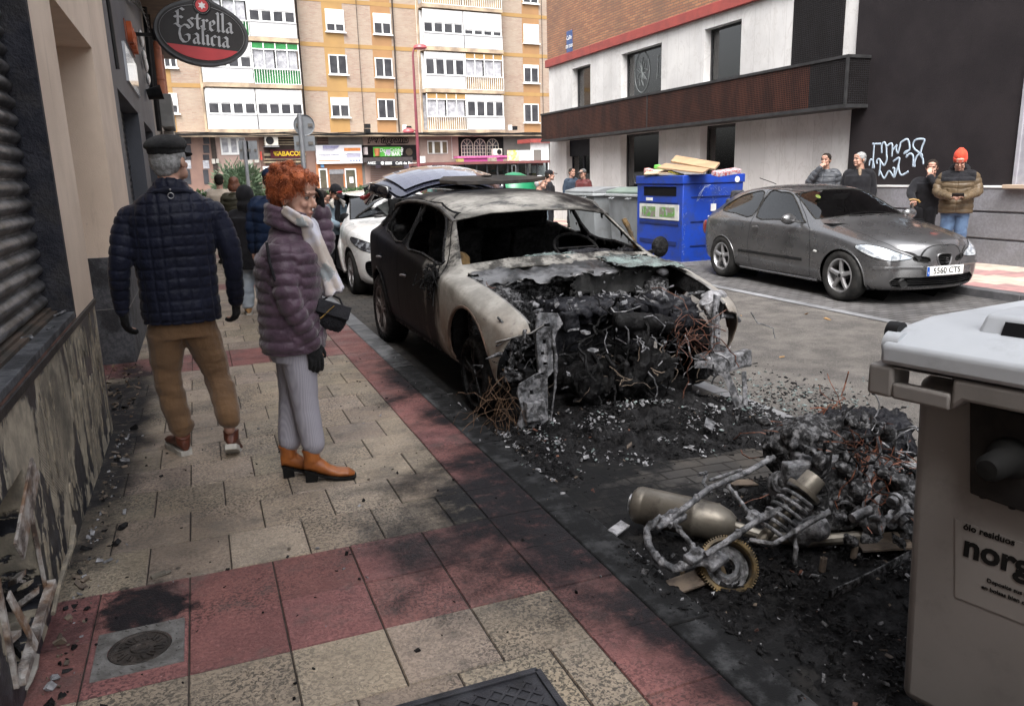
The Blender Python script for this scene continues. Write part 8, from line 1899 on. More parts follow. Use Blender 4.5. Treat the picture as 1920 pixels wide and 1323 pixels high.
 if quilt:
  per,amp = quilt; cx = np.where(onarm,np.arctan2(frt,lat)*.06,np.where(np.abs(frt) < .03,frt,lat)); wob = vnoise(v,5,9,2)*.010; cz = np.where(onarm,tt,v[:,2])
  g = lambda q: np.exp(-((np.abs(((q/per) % 1.0)-.5)-.5)*per/.0045)**2); gg = np.maximum(g(cz+wob),g(cx+wob*.6)); disp = disp-amp*gg+.0028*np.abs(np.sin(PI*(cz+wob)/per))*np.abs(np.sin(PI*cx/per))+vnoise(v,30,5,2)*.0016
 set_v(me,v+n*disp[:,None]); jk = finish(me,'jacket',jac if not isinstance(jac,(list,tuple)) else list(jac),t)
 if isinstance(jac,(list,tuple)):     # a darker yoke above the chest
  cz = np.empty(len(me.polygons)*3); me.polygons.foreach_get('center',cz); cz = cz.reshape(-1,3); latp = (cz-np.array(P)) @ np.array(yawv((1,0,0),yaw)); me.polygons.foreach_set('material_index',[1 if z > C_.z+.035 and abs(q) < w*.93 else 0 for z,q in zip(cz[:,2],latp)]); me.update()
 b = MB(); loft(b,[(P+V(0,0,-.13),w*.76,d*.80),(P+V(0,0,0),w*.80,d*.86),(P+V(0,0,.08),w*.76,d*.80)],yaw,20)
 for s in 'LR': limb(b,[J['hi'+s]+V(0,0,-.02),J['kn'+s],J['an'+s]+V(0,0,hemup)],list(leg))
 me = remesh(b,legvox or vox,2); v = get_v(me); n = get_n(me); kz = min(J['knL'].z,J['knR'].z); low = np.exp(-((v[:,2]-.13)/.09)**2); kn = np.exp(-((v[:,2]-kz)/.12)**2)
 disp = vnoise(v*np.array([1,1,2.4]),8,21,3)*(.006+.010*low+.007*kn)*fold+low*.005*fold*np.sin(v[:,2]*70+vnoise(v,5,2,1)*4)+np.exp(-((v[:,2]-P.z+.13)/.08)**2)*vnoise(v*np.array([1,1,2]),11,4,2)*.006; set_v(me,v+n*disp[:,None]); tr = finish(me,'trousers',pants,t)
 su,so_,hl_,L,shaft,st = shoes
 for i,s in enumerate('LR'):
  toe = (toeL if s == 'L' else toeR) or yawv((.12 if s == 'L' else -.12,-1,0),yaw); toe = Vector(toe).normalized(); an = J['an'+s]; p = V(an.x,an.y,0)-toe*.055
  if shoe_pitch[i]: p = V(an.x,an.y,an.z-.10)-toe*.05
  shoe(t,'shoe',p,toe,shoe_pitch[i],L,su,so_,hl_,sole_t=st,shaft=shaft)
 hm = hairm or K_HAIRD; G = lambda p: hc+R @ (Vector(p)*hs_)
 if hair != 'none':
  b = MB(); S_ = {'short': 1.0,'cap': 1.0,'long': 1.04}.get(hair,1)
  b.ell(G((0,.024,.046)),(.083*hs_*S_,.096*hs_,.082*hs_),22,14,rot=R); b.ell(G((0,.05,.0)),(.078*hs_,.066*hs_,.075*hs_),18,12,rot=R); b.ell(G((0,.070,-.045)),(.052*hs_,.032*hs_,.035*hs_),14,8,rot=R)
  for x in (-1,1): b.ell(G((x*.074,.004,.028)),(.010*hs_,.026*hs_,.034*hs_),12,8,rot=R)
  if hair == 'long':
   for k in range(14): a = PI*k/13; b.ell(G((.075*math.cos(a),.03+.06*math.sin(a),-.05)),(.03,.03,.07),10,8)
  me = remesh(b,.006,2); v = get_v(me); n = get_n(me); set_v(me,v+n*(vnoise(v,60,3,3)*.004)[:,None]); hh_ = finish(me,'hair',hm,t)
 if hat: hat(t,hc,R,hs_,G)
 if extra: extra(t,J,R,hc,G)
 return t,J,R,hc,G
K_NAVYQ = mat('navy_quilted_nylon',(.012,.014,.028),(.008,.0095,.019),sc=7,rough=.42,bump=.5,bsc=45,sheen=.05)
K_TANT = mat('tan_cotton',(.155,.083,.036),(.115,.062,.028),sc=6,rough=.85,bump=.6,bsc=35,sheen=.2)
K_BRSHOE = mat('brown_leather',(.12,.034,.018),(.08,.024,.014),sc=18,rough=.4,bump=.2)
K_WSOLE = mat('off_white_sole',(.48,.46,.42),(.36,.34,.31),sc=20,rough=.7)
K_WOOLD = cloth('black_wool',(.012,.012,.013),(.02,.02,.021),rough=.95,sheen=.1,sc=60,bsc=220,bump=.8)
K_KNIT = cloth('black_knit',(.008,.008,.009),(.014,.014,.015),rough=.9,sc=90,bsc=260,bump=.7)
K_PURP = mat('purple_padded_nylon',(.085,.050,.075),(.055,.033,.05),sc=9,rough=.33,bump=.7,bsc=34,sheen=.3)
K_GREYT = NT('ribbed_grey_trousers'); _w = K_GREYT.n('ShaderNodeTexWave',wave_type='BANDS',bands_direction='DIAGONAL'); K_GREYT.l(K_GREYT.mapping(K_GREYT.co,sc=(1,1,.02)),_w.inputs['Vector']); _w.inputs['Scale'].default_value = 60; _w.inputs['Distortion'].default_value = .5; K_GREYT.bump(K_GREYT.math('ADD',_w.outputs[0],K_GREYT.noise(40,4)),.12,.003); K_GREYT = K_GREYT.set(K_GREYT.mix(_w.outputs[0],(.265,.255,.295),(.32,.31,.352)),.8)
K_BOOT = mat('cognac_leather',(.33,.105,.022),(.24,.072,.018),sc=16,rough=.38,bump=.25,bsc=90)
K_BSOLE = mat('black_sole',(.012,.012,.012),rough=.6)
K_REDH = mat('red_hair',(.48,.125,.038),(.24,.058,.02),sc=26,rough=.5,bump=.9,bsc=110)
def beret(t,hc,R,s,G):
 b = MB(); b.ell(G((0,.022,.082)),(.100*s,.122*s,.052*s),26,14,rot=R @ Matrix.Rotation(-.12,3,'X')); b.ell(G((0,.018,.052)),(.090*s,.108*s,.030*s),24,10,rot=R @ Matrix.Rotation(-.1,3,'X')); b.ell(G((0,-.105,.040)),(.075*s,.045*s,.012*s),20,8,rot=R @ Matrix.Rotation(.25,3,'X'))
 me = remesh(b,.005,3); v = get_v(me); n = get_n(me); c_ = np.array(G((0,.02,.056))); q = (v-c_) @ np.array(R @ V(0,0,1)); set_v(me,v-n*(np.exp(-(q/.006)**2)*.005)[:,None]+n*(vnoise(v,20,4,2)*.003)[:,None]); finish(me,'flat_cap',K_WOOLD,t)
def cap(m_,logo=None):
 def f(t,hc,R,s,G):
  b = MB(); b.ell(G((0,.014,.060)),(.088*s,.105*s,.072*s),22,12,rot=R); b.ell(G((0,-.125,.046)),(.066*s,.065*s,.009*s),18,8,rot=R @ Matrix.Rotation(.18,3,'X')); finish(remesh(b,.006,2),'cap',m_,t)
  if logo: MB().ell(G((0,-.085,.082)),(.05*s,.012*s,.018*s),12,8,rot=R @ Matrix.Rotation(-.45,3,'X')).build('cap_badge',logo,t,smooth=True)
 return f
def beanie(m_):
 def f(t,hc,R,s,G):
  b = MB(); b.ell(G((0,.022,.082)),(.088*s,.104*s,.098*s),24,14,rot=R); b.ell(G((.0,.04,.145)),(.05*s,.055*s,.045*s),16,10,rot=R); b.tube([G((0,.01,.018)),G((0,.012,.068))],[(.092*s,.108*s)]*2,26,up=None)
  me = remesh(b,.006,3); v = get_v(me); n = get_n(me); ang = np.arctan2((v-np.array(hc))[:,0],(v-np.array(hc))[:,1]); set_v(me,v+n*(.0015*np.sin(ang*60))[:,None]); finish(me,'beanie',m_,t)
 return f
BX,BYm = -.09,4.55
def pj(px,py,Y,base): p = at(px,py,1,Y); return V(p[0]-base[0],p[1]-base[1],p[2])
bm_ = (BX,BYm)
J = dict(head=pj(318,303,4.58,bm_),neck=pj(319,346,4.50,bm_),chest=pj(322,432,4.53,bm_),pelvis=pj(342,585,4.56,bm_),shL=pj(238,404,4.52,bm_),shR=pj(402,392,4.52,bm_),elL=pj(222,498,4.47,bm_),elR=pj(436,474,4.50,bm_),wrL=pj(229,580,4.55,bm_),wrR=pj(442,560,4.56,bm_),
  hiL=pj(310,618,4.56,bm_),hiR=pj(374,614,4.56,bm_),knL=pj(314,712,4.60,bm_),knR=pj(409,702,4.60,bm_),anL=pj(341,817,4.58,bm_),anR=pj(430,800,4.42,bm_))
J['anL'].z = .085; J['anR'].z = .155
def man_extra(t,J,R,hc,G):
 N = J['neck']; b = MB(); b.tube([N+V(0,-.012,-.045),N+V(0,-.012,-.006),N+V(0,-.012,.008)],[.092,.074,.066],22); b.tube([N+V(-.12,-.04,-.050),N+V(-.06,-.085,-.030),N+V(0,-.10,-.024),N+V(.06,-.085,-.030),N+V(.12,-.04,-.050)],.012,8)
 me = remesh(b,.006,3); finish(me,'collar',mat('navy_cord',(.018,.02,.032),(.012,.013,.02),rough=.9),t)
 b = MB(); c = N+V(0,-.118,-.055); b.tube([c+V(.014*math.cos(a),0,.014*math.sin(a)) for a in np.linspace(0,2*PI,16)],.0022,6); b.ell(c+V(0,.0,.03),.005,8,6); b.build('hanging_ring',K_STEEL,t,smooth=True)
 b = MB()
 for s in (1,-1): b.tube([G((s*.080,-.0,.008)),G((s*.082,.018,.020))],.0025,5)
 b.build('glasses_arm',K_BLACK,t)
person('older man in navy quilted jacket, tan trousers and dark flat cap walking away',(BX,BYm,0),J,yaw=PI,hyaw=PI-.45,headscale=1.05,torso=(.214,.152),hem=J['pelvis'].z-.045,jac=K_NAVYQ,quilt=(.056,.0055),sl=.061,pants=K_TANT,leg=(.100,.076,.066),shoes=(K_BRSHOE,K_WSOLE,0,.29,.02,.026),
 hairm=K_HAIRG,hat=beret,glove=K_KNIT,hands={'L': ((.06,.1,-1),(-.9,-.5,0),None or 1,.35),'R': ((-.05,.15,-1),(.9,-.5,0),-1,.45)},vox=.008,extra=man_extra,toeL=(-.35,1,0),toeR=(.15,1,0),shoe_pitch=(0,-.55),collar=.02,hemup=.072)
bw_ = (.42,3.92)
J = dict(head=pj(553,372,3.92,bw_),neck=pj(541,428,3.92,bw_),chest=pj(541,500,3.92,bw_),pelvis=pj(550,622,3.92,bw_),shR=pj(527,470,3.80,bw_),shL=pj(568,458,4.06,bw_),elR=pj(540,566,3.74,bw_),wrR=pj(585,640,3.78,bw_),elL=pj(611,470,4.10,bw_),wrL=pj(604,402,4.13,bw_),
  hiR=pj(558,655,3.86,bw_),hiL=pj(548,655,3.98,bw_),knR=pj(570,745,3.85,bw_),knL=pj(548,735,3.99,bw_),anR=pj(590,862,3.84,bw_),anL=pj(546,852,3.96,bw_))
J['anR'].z = .12; J['anL'].z = .12
def curls(t,hc,R,G):
 b = MB(); r = random.Random(12)
 for p,q in (((0,.03,.068),(.094,.108,.078)),((0,.062,.03),(.086,.070,.082)),((0,-.035,.100),(.076,.052,.040)),((0,.075,-.03),(.062,.045,.055))): b.ell(G(p),q,22,14,rot=R)
 for x in (-1,1): b.ell(G((x*.082,.01,.045)),(.022,.045,.045),12,8,rot=R); b.ell(G((x*.06,-.055,.10)),(.03,.03,.03),12,8,rot=R)
 for k in range(40):
  a = r.uniform(0,2*PI); e = r.uniform(.05,1); p = V(.090*math.cos(a)*math.sqrt(1-e*e*.8),.03+.108*math.sin(a)*math.sqrt(1-e*e*.8),.075+.085*e)
  b.ell(G(p),r.uniform(.012,.022),8,6)
 me = remesh(b,.006,2); v = get_v(me); n = get_n(me); set_v(me,v+n*(vnoise(v,32,3,3)*.010)[:,None]); ho = finish(me,'hair',K_REDH,t)
 v = get_v(me); n = get_n(me); idx = r.sample(range(len(v)),min(len(v),2600)); b = MB()
 up = R @ V(0,.25,.6)
 for i in idx:
  p = Vector(v[i]); d = Vector(n[i]); loc = R.transposed() @ (p-hc)
  if loc.z < -.065 or (loc.y < -.075 and loc.z < .07): continue
  s1 = d.cross(V(0,0,1)); s1 = s1.normalized() if s1.length > .01 else V(1,0,0); L = r.uniform(.012,.026); w_ = r.uniform(-1,1); g = (d*.10+s1*w_*.8+V(0,0,r.uniform(-.9,.0))).normalized()
  b.tube([p-d*.002,p+g*L*.5+d*L*.25,p+g*L+d*L*.05+V(0,0,-.3*L),p+g*L*.9-d*L*.2+s1*L*.3],[.0011,.0013,.0011,.0005],3,cap=False)
 b.build('curls',[K_REDH],ho,smooth=True)
def woman_extra(t,J,R,hc,G):
 curls(t,hc,R,G); N = J['neck']; D = lambda x,y,z: N+yawv((x,y,z),math.radians(78))
 K_SC = NT('pale_scarf'); vv = K_SC.noise(5,5,.6); c = K_SC.mix(K_SC.ramp(vv,.45,.6),(.58,.58,.66),(.50,.44,.40)); c = K_SC.mix(K_SC.math('MULTIPLY',K_SC.ramp(K_SC.noise(11,4),.56,.60),.75),c,(.22,.27,.29)); c = K_SC.mix(K_SC.math('MULTIPLY',K_SC.ramp(K_SC.noise(7,3),.60,.66),.6),c,(.45,.30,.20)); K_SC.bump(K_SC.noise(60,4),.4,.004); K_SC = K_SC.set(c,.8)
 b = MB()
 pts = [pj(560,415,3.86,bw_),pj(577,425,3.82,bw_),pj(590,455,3.82,bw_),pj(603,490,3.84,bw_),pj(614,520,3.84,bw_),pj(626,548,3.84,bw_)]
 q = []
 for i in range(len(pts)-1):
  for k in range(8): q.append(pts[i].lerp(pts[i+1],k/8))
 q.append(pts[-1]); b.tube(q,[(.022+.030*i/len(q),.030+.020*i/len(q)) for i in range(len(q))],18); pts2 = [pj(535,392,3.80,bw_),pj(556,408,3.78,bw_),pj(580,424,3.80,bw_)]; b.tube(pts2,[.022,.026,.024],10); b.tube([pj(585,410,4.0,bw_),pj(590,440,3.98,bw_),pj(606,500,3.95,bw_),pj(618,545,3.92,bw_)],[.02,.025,.03,.03],10)
 me = remesh(b,.006,1); v = get_v(me); n = get_n(me); ax_ = np.array((pts[-1]-pts[1]).normalized()); s_ = v @ np.array([.6,.75,.25]); set_v(me,v+n*(.009*np.sin(s_*150+vnoise(v,8,2,2)*3)+.004*vnoise(v,30,5,2))[:,None]); finish(me,'scarf',K_SC,t)
 b = MB()
 for k in range(3): z = .012+.032*k; b.tube([D(.100*math.cos(a)*(1-.06*k),-.01+.098*math.sin(a),z+.030*math.sin(a)) for a in np.linspace(-.9,PI+.9,22)],.024-.002*k,10)
 me = remesh(b,.007,2); v = get_v(me); n = get_n(me); set_v(me,v+n*(vnoise(v,25,4,2)*.004)[:,None]); finish(me,'padded_collar',K_PURP,t)
 b = MB(); b.ell(G((.079,.016,-.040)),.006,10,8); b.ell(G((-.080,.014,-.040)),.006,10,8); b.build('earring',mat('pearl',(.7,.66,.6),rough=.2),t,smooth=True)
person('red haired woman in purple padded jacket and grey trousers standing looking at the wreck',(bw_[0],bw_[1],0),J,yaw=math.radians(80),hyaw=math.radians(54),hpitch=math.radians(8),torso=(.185,.150),hem=J['pelvis'].z-.085,jac=K_PURP,puff=(.058,.014),sl=.060,pants=K_GREYT,leg=(.090,.068,.060),fold=.35,hemup=.075,shoes=(K_BOOT,K_BSOLE,.048,.25,.03,.012),
 hair='none',glove=K_KNIT,hands={'R': ((.12,-.1,-1),(.3,-1,.1),-1,.28),'L': ((-.05,.02,1),(.9,.2,0),1,.3)},vox=.008,female=True,extra=woman_extra,toeR=(1,-.22,0),toeL=(1,-.05,0),hood=None,skin=mat('pale_skin',(.50,.30,.225),(.43,.235,.175),sc=16,rough=.5,bump=.1,bsc=120),collar=.05,open_z=True)
hb = thing('handbag','small black quilted handbag with gold zip worn by the red haired woman','handbag',(0,0,0)); p = Vector(at(621,590,1,3.80)); hb.location = p
K_BAG = mat('black_quilted_fabric',(.014,.014,.017),(.022,.022,.026),sc=30,rough=.6,bump=.5,bsc=140)
bd = eul(math.radians(-22)); rr = Matrix.Rotation(math.radians(22),3,'Y')
b = MB();
for dx in np.linspace(-.055,.055,7): b.ell(rr @ V(dx,.02,-.01),(.032,.034,.070),14,10,rot=rr)
me = remesh(b,.005,3); v = get_v(me); n = get_n(me); u = v @ np.array(rr @ V(1,0,0)); w_ = v @ np.array(rr @ V(0,0,1)); g = lambda q: np.exp(-((np.abs(((q/.022) % 1)-.5)-.5)*.022/.003)**2); set_v(me,v-n*(.003*np.maximum(g(u+w_),g(u-w_)))[:,None]); finish(me,'body',K_BAG,hb)
b = MB(); b.obox(rr @ V(-.0,-.020,.030),rr @ V(1,0,0),rr @ V(0,1,-.25),rr @ V(0,.25,1),.082,.006,.034); b.build('flap',K_BAG,hb,bevel=.012,seg=3)
b = MB(); b.tube([rr @ V(-.045,-.030,-.02),rr @ V(-.005,-.030,.05)],.0032,6); b.bar(rr @ V(-.052,-.032,-.028),rr @ V(-.040,-.032,-.012),.010,.004); b.build('zip',mat('gold_metal',(.55,.36,.12),rough=.3,metal=.9),hb,smooth=True)
b = MB(); b.tube([rr @ V(.06,.02,.06),pj(618,552,3.86,(p.x,p.y))-V(0,0,p.z),pj(560,500,3.735,(p.x,p.y))-V(0,0,p.z),pj(520,430,3.84,(p.x,p.y))-V(0,0,p.z)],.006,6) if False else None
q = [(508,520,3.73),(498,490,3.76),(496,460,3.80)]
b = MB(); b.tube([rr @ V(.05,.02,.05),rr @ V(.02,.03,.085),rr @ V(-.02,.05,.09),rr @ V(-.06,.06,.04)],.005,6); b.tube([pj(*a,(p.x,p.y))-V(0,0,p.z) for a in ((500,455,3.745),(505,490,3.725),(512,515,3.72),(522,538,3.735))],.007,6); b.build('strap',K_BAG,hb,smooth=True)
def turned(J,yaw): return {k: yawv(v,yaw) for k,v in J.items()}
K_JEANS = cloth('blue_jeans',(.075,.13,.22),(.045,.08,.15),rough=.85,sc=7); K_LJEANS = cloth('pale_jeans',(.34,.38,.42),(.25,.29,.34),rough=.85,sc=7)
K_BLKC = cloth('black_cloth',(.010,.010,.012),(.016,.016,.019),rough=.85,sc=12); K_CREAMC = cloth('cream_wool',(.55,.46,.37),(.48,.40,.32),rough=.9,sc=8); K_OLIVEP = mat('olive_puffer',(.05,.045,.03),(.03,.028,.02),sc=8,rough=.35)
K_NAVYP = mat('navy_puffer',(.012,.022,.05),(.008,.014,.032),sc=8,rough=.4); K_GREYP2 = mat('slate_puffer',(.07,.075,.085),(.05,.054,.062),sc=8,rough=.5); K_DENIM = cloth('light_denim',(.22,.29,.34),(.15,.20,.25),rough=.9,sc=9)
K_BROWNP = mat('brown_puffer',(.105,.075,.045),(.075,.054,.033),sc=8,rough=.45); K_MAROON = cloth('maroon_leather',(.10,.022,.022),(.065,.016,.016),rough=.5,sc=8); K_NAVYB = cloth('navy_blue_jacket',(.03,.045,.07),(.02,.032,.052),rough=.7,sc=9)
K_BLKSH = (mat('black_shoe',(.015,.015,.015),rough=.4),K_BSOLE,0,.27,0,.02); K_DKTR = cloth('dark_trousers',(.02,.02,.024),(.014,.014,.017),rough=.85)
K_REDB = cloth('orange_red_knit',(.62,.055,.022),(.5,.045,.02),rough=.85,sc=40,bsc=200); K_SANDSH = (mat('tan_boot',(.40,.22,.09),rough=.6),K_WSOLE,0,.26,.02,.02); K_HAIRW = mat('white_hair',(.55,.54,.54),(.42,.41,.41),sc=50,rough=.6); K_HAIRB = mat('chestnut_hair',(.17,.06,.03),(.09,.035,.02),sc=40,rough=.55)
def by_px(px,ptop,Y=None,X=None,H=1.72,z0=0.0):
 """ground position on a plane x=X or y=Y under a head at that pixel"""
 p = at(px,ptop,1,Y) if Y is not None else at(px,ptop,0,X); return (float(p[0]),float(p[1]),z0),float(p[2])-z0
def folk(label,px,ptop,plane,yaw,**k):
 loc,H = by_px(px,ptop,**plane); hatadd = k.pop('hatadd',.03); J = stdpose(H-hatadd); z0 = loc[2]; ov = k.pop('pose',{}); J.update({a: Vector(b)*((H-hatadd)/1.72) for a,b in ov.items()}); J = turned(J,yaw); h = k.pop('hands',None)
 if h: h = {a: (yawv(q[0],yaw),yawv(q[1],yaw))+tuple(q[2:]) for a,q in h.items()}
 k.setdefault('shoes',K_BLKSH); k.setdefault('pants',K_DKTR); hy = k.pop('hturn',0)
 return person(label,loc,J,yaw=yaw,hyaw=yaw+hy,hands=h,**k)
R_ = math.radians
folk('person in a long cream coat walking away beyond the flat cap man',409,325,dict(Y=15.5),R_(180),jac=K_CREAMC,torso=(.215,.14),hem=.55,vox=.013,hairm=K_HAIRD,group=None)
folk('person with chestnut hair and olive padded jacket walking away',437,330,dict(Y=14.2),R_(175),jac=K_OLIVEP,puff=(.09,.012),torso=(.20,.14),vox=.012,hairm=K_HAIRB,hair='long',female=True)
def hoodie(m_):
 def f(t,J,R,hc,G):
  b = MB(); b.ell(G((0,.03,.03)),(.098,.110,.115),20,12,rot=R); b.ell(G((0,.06,-.08)),(.10,.08,.07),16,10,rot=R); b.ell(J['neck']+V(0,0,.0),(.10,.09,.06),16,10); finish(remesh(b,.008,3),'hood',m_,t)
 return f
folk('child in black hooded sweatshirt and pale jeans seen from behind',458,351,dict(Y=9.3),R_(172),jac=K_BLKC,torso=(.19,.13),hem=.52,pants=K_LJEANS,shoes=K_SANDSH,vox=.010,extra=hoodie(K_BLKC),hatadd=.02,headscale=1.0,leg=(.085,.075,.075))
folk('person in navy padded jacket mostly hidden behind the red haired woman',506,312,dict(Y=8.2),R_(170),jac=K_NAVYP,puff=(.10,.012),torso=(.22,.15),vox=.010,hairm=K_HAIRD,hat=cap(K_NAVYP))
def denim_extra(t,J,R,hc,G):
 N = J['neck']; b = MB()
 for s in (1,-1): b.tube([N+yawv((s*.05,-.06,.0),R_(25)),N+yawv((s*.11,-.10,-.05),R_(25)),N+yawv((s*.09,-.13,-.12),R_(25))],[.03,.04,.015],8)
 b.tube([N+yawv((.10*math.cos(a),.08*math.sin(a),.02),R_(25)) for a in np.linspace(-.3,PI+.3,14)],.028,8); finish(remesh(b,.007,1),'fleece_collar',mat('fleece',(.58,.55,.5),(.45,.42,.38),sc=60,rough=.95,bump=.8,bsc=120),t)
 b = MB(); b.tube([N+V(0,0,.02),N+V(0,0,-.05)+yawv((0,-.10,0),R_(25)),J['chest']+yawv((0,-.145,0),R_(25)),J['pelvis']+yawv((0,-.14,0),R_(25))],[.06,.05,.05,.05],10); b.build('black_shirt',K_BLKC,t,smooth=True)
folk('man in pale denim jacket and black cap leaning over the open car door',618,340,dict(Y=12.1),R_(25),jac=K_DENIM,torso=(.24,.15),sl=.07,vox=.009,hat=cap(K_BLKC,mat('red_badge',(.35,.02,.03))),hpitch=R_(38),extra=denim_extra,pose=dict(head=(.0,-.16,1.57),neck=(0,-.07,1.45),wrL=(.05,-.32,1.02),elL=(.27,-.10,1.12),wrR=(-.10,-.30,1.0),elR=(-.27,-.1,1.12)),hatadd=.05)
folk('dark haired person with bowed head behind the open car door',603,358,dict(Y=12.0),R_(60),jac=cloth('teal_cloth',(.10,.15,.15),rough=.9),torso=(.19,.12),vox=.010,hairm=K_HAIRD,hpitch=R_(25))
folk('white haired person seen over the roof of the burnt car',1013,331,dict(Y=12.6),R_(60),jac=K_DENIM,vox=.011,hairm=K_HAIRW,hatadd=.01)
folk('person in black cap and dark jacket beside the green bottle bank',1030,318,dict(Y=16.5),R_(75),jac=K_BLKC,vox=.011,hat=cap(K_BLKC),extra=None)
folk('dark haired man in navy jacket by the grey containers',1072,314,dict(Y=19.5),R_(10),jac=K_NAVYB,vox=.011)
folk('man in maroon jacket and grey flat cap by the grey containers',1093,316,dict(Y=18.6),R_(-60),jac=K_MAROON,vox=.011,hat=cap(cloth('grey_tweed',(.10,.10,.10),rough=.95)))
hand_up = dict(wrR=(-.035,-.20,1.47),elR=(-.27,-.16,1.16))
folk('man in slate padded jacket with his hand over his mouth',1550,285,dict(X=10.35),R_(-62),jac=K_GREYP2,puff=(.085,.011),torso=(.215,.145),sl=.068,vox=.009,pose=hand_up,hands={'R': ((.55,.25,.75),(-.3,-.9,.3),-1,.5)},hpitch=R_(3))
folk('grey haired man in black overcoat looking to the left',1613,283,dict(X=10.4),R_(-55),jac=K_BLKC,torso=(.222,.14),sl=.066,hem=.60,vox=.009,hairm=K_HAIRG,hturn=R_(-38),extra=lambda t,J,R,hc,G: MB().tube([J['neck']+V(-.05,-.06,.01),J['neck']+V(-.075,-.09,-.05),J['neck']+V(-.08,-.11,-.12)],[.03,.03,.015],8).build('scarf',mat('tan_scarf',(.25,.18,.12),(.15,.11,.08),sc=30,rough=.9),t,smooth=True))
def cane(t,J,R,hc,G): pass
folk('young man in black leaning on a walking stick and covering his mouth',1742,294,dict(X=10.35),R_(-50),jac=K_BLKC,pants=K_BLKC,torso=(.215,.14),sl=.066,vox=.009,pose=dict(pelvis=(.0,.10,.90),chest=(.03,.0,1.24),neck=(.04,-.05,1.42),head=(.06,-.11,1.57),shL=(.22,-.02,1.37),shR=(-.15,-.04,1.36),wrL=(.05,-.25,1.42),elL=(.25,-.22,1.12),elR=(-.24,-.16,1.16),wrR=(-.16,-.38,1.04),knL=(.10,.03,.48),knR=(-.08,.06,.48)),hands={'L': ((-.15,-.05,.9),(.3,-.9,.2),1,.35),'R': ((.1,-.9,-.3),(0,-.3,1),1,1.0)},hpitch=R_(6))
P_c,H_c = by_px(1742,294,X=10.35); cp = V(*P_c)+yawv((-.15,-.46,0),R_(-50)); st_ = thing('walking_stick','dark wooden walking stick held by the young man in black','walking stick',(cp.x,cp.y,0))
b = MB(); b.cyl((0,0,0),(0,0,.90),.012,.014,10); b.build('shaft',mat('dark_wood',(.05,.04,.035),(.10,.09,.08),sc=60,rough=.5),st_,smooth=True); b = MB(); b.tube([(-.05,.03,.95),(0,0,.96),(.06,-.04,.94),(.08,-.05,.91)],.014,8); b.build('handle',mat('tan_wood',(.30,.18,.06),rough=.5),st_,smooth=True)
folk('man in orange-red beanie and brown padded jacket looking down at his phone',1803,277,dict(X=10.1),R_(-52),jac=[K_BROWNP,K_BLKC],puff=(.075,.011),torso=(.232,.155),sl=.070,pants=K_JEANS,leg=(.10,.082,.074),vox=.009,hat=beanie(K_REDB),hpitch=R_(28),hatadd=.06,pose=dict(head=(0,-.06,1.585),elL=(.30,.0,1.13),elR=(-.30,.0,1.13),wrL=(.11,-.27,1.07),wrR=(-.08,-.28,1.07)),hands={'L': ((-.5,-.5,.2),(.3,-.5,.7),1,.8),'R': ((.6,-.5,.1),(-.3,-.5,.7),-1,.8)},hood=.05)
P_c,H_c = by_px(1803,277,X=10.1); cp = V(*P_c)+yawv((.02,-.335,1.10*(H_c-.06)/1.72),R_(-52)); ph = MB(); ph.obox(cp,yawv((1,0,0),R_(-52)),yawv((0,-.6,.5),R_(-52)),yawv((0,.5,.6),R_(-52)),.075,.038,.005); tag(ph.build('phone',K_BLACK,bevel=.004),'black phone held by the man in the orange-red beanie','phone')
# ================================================================ CONTAINERS
K_BLUE = mat('blue_steel',(.008,.045,.34),(.006,.035,.26),sc=2,rough=.45,bump=.15,dirt=(.03,.045,.12),dsc=4,damt=.5,world=True)
K_BLUED = mat('blue_dark',(.006,.02,.12),rough=.5)
cx0,cy0,cx1,cy1,cz = 7.42,11.05,8.62,12.50,1.385
ct = thing('paper_container','bright blue steel paper container with a slot in its road side and scratched paint','container',(cx0,cy0,-.1))
b = MB(); b.box(cx0,cx1,cy0,cy1,-.04,cz-.14); b.build('body',K_BLUE,ct,world=True,bevel=.012)
b = MB(); b.box(cx0-.02,cx1+.02,cy0-.02,cy1+.02,cz-.14,cz); b.build('lid',K_BLUE,ct,world=True,bevel=.012)
b = MB(); b.box(cx0-.02,cx1+.02,cy0-.02,cy1+.02,-.1,-.03); b.build('base',K_GRANITE,ct,world=True)
bxp = lambda px,py: at(px,py,0,cx0); byp = lambda px,py: at(px,py,1,cy0)
def xrect(x0,y0,x1,y1,th,m_,name,par=ct):
 p,q = bxp(x0,y0),bxp(x1,y1); b = MB(); b.box(cx0-th,cx0-.001,p[1],q[1],q[2],p[2]); return b.build(name,m_,par,world=True)
xrect(1208,350,1268,368,.006,K_DARK,'slot'); xrect(1207,348.5,1269,350,.02,K_BLUE,'slot_edge'); xrect(1212,370,1224,376,.008,K_WHITE,'label')
pn = xrect(1200.5,381,1273,414,.014,mat('photo_frame',(.55,.55,.52),(.45,.45,.43),rough=.5),'picture_panel')
m1 = NT('picture'); mc = m1.mix(m1.ramp(m1.noise(9,4),.4,.6),(.10,.26,.05),(.20,.16,.16)); mc = m1.mix(m1.ramp(m1.noise(14,4),.55,.6),mc,(.30,.30,.32)); K_PIC = m1.set(mc,.5)
xrect(1205,386,1230,406,.018,K_PIC,'picture',pn); xrect(1238,388,1266,408,.018,K_PIC,'picture',pn)
for (a,c) in ((417,1272),(452,1268),(379,1272)): xrect(1200,a,c,a+1.6,.012,K_BLUED,'panel_fold')
b = MB()
for z in (.22,.62,1.02): b.box(cx0+.16,cx1-.1,cy0-.012,cy0-.001,z,z+.02)
b.build('side_fold',K_BLUED,ct,world=True)
b = MB(); r = random.Random(4)
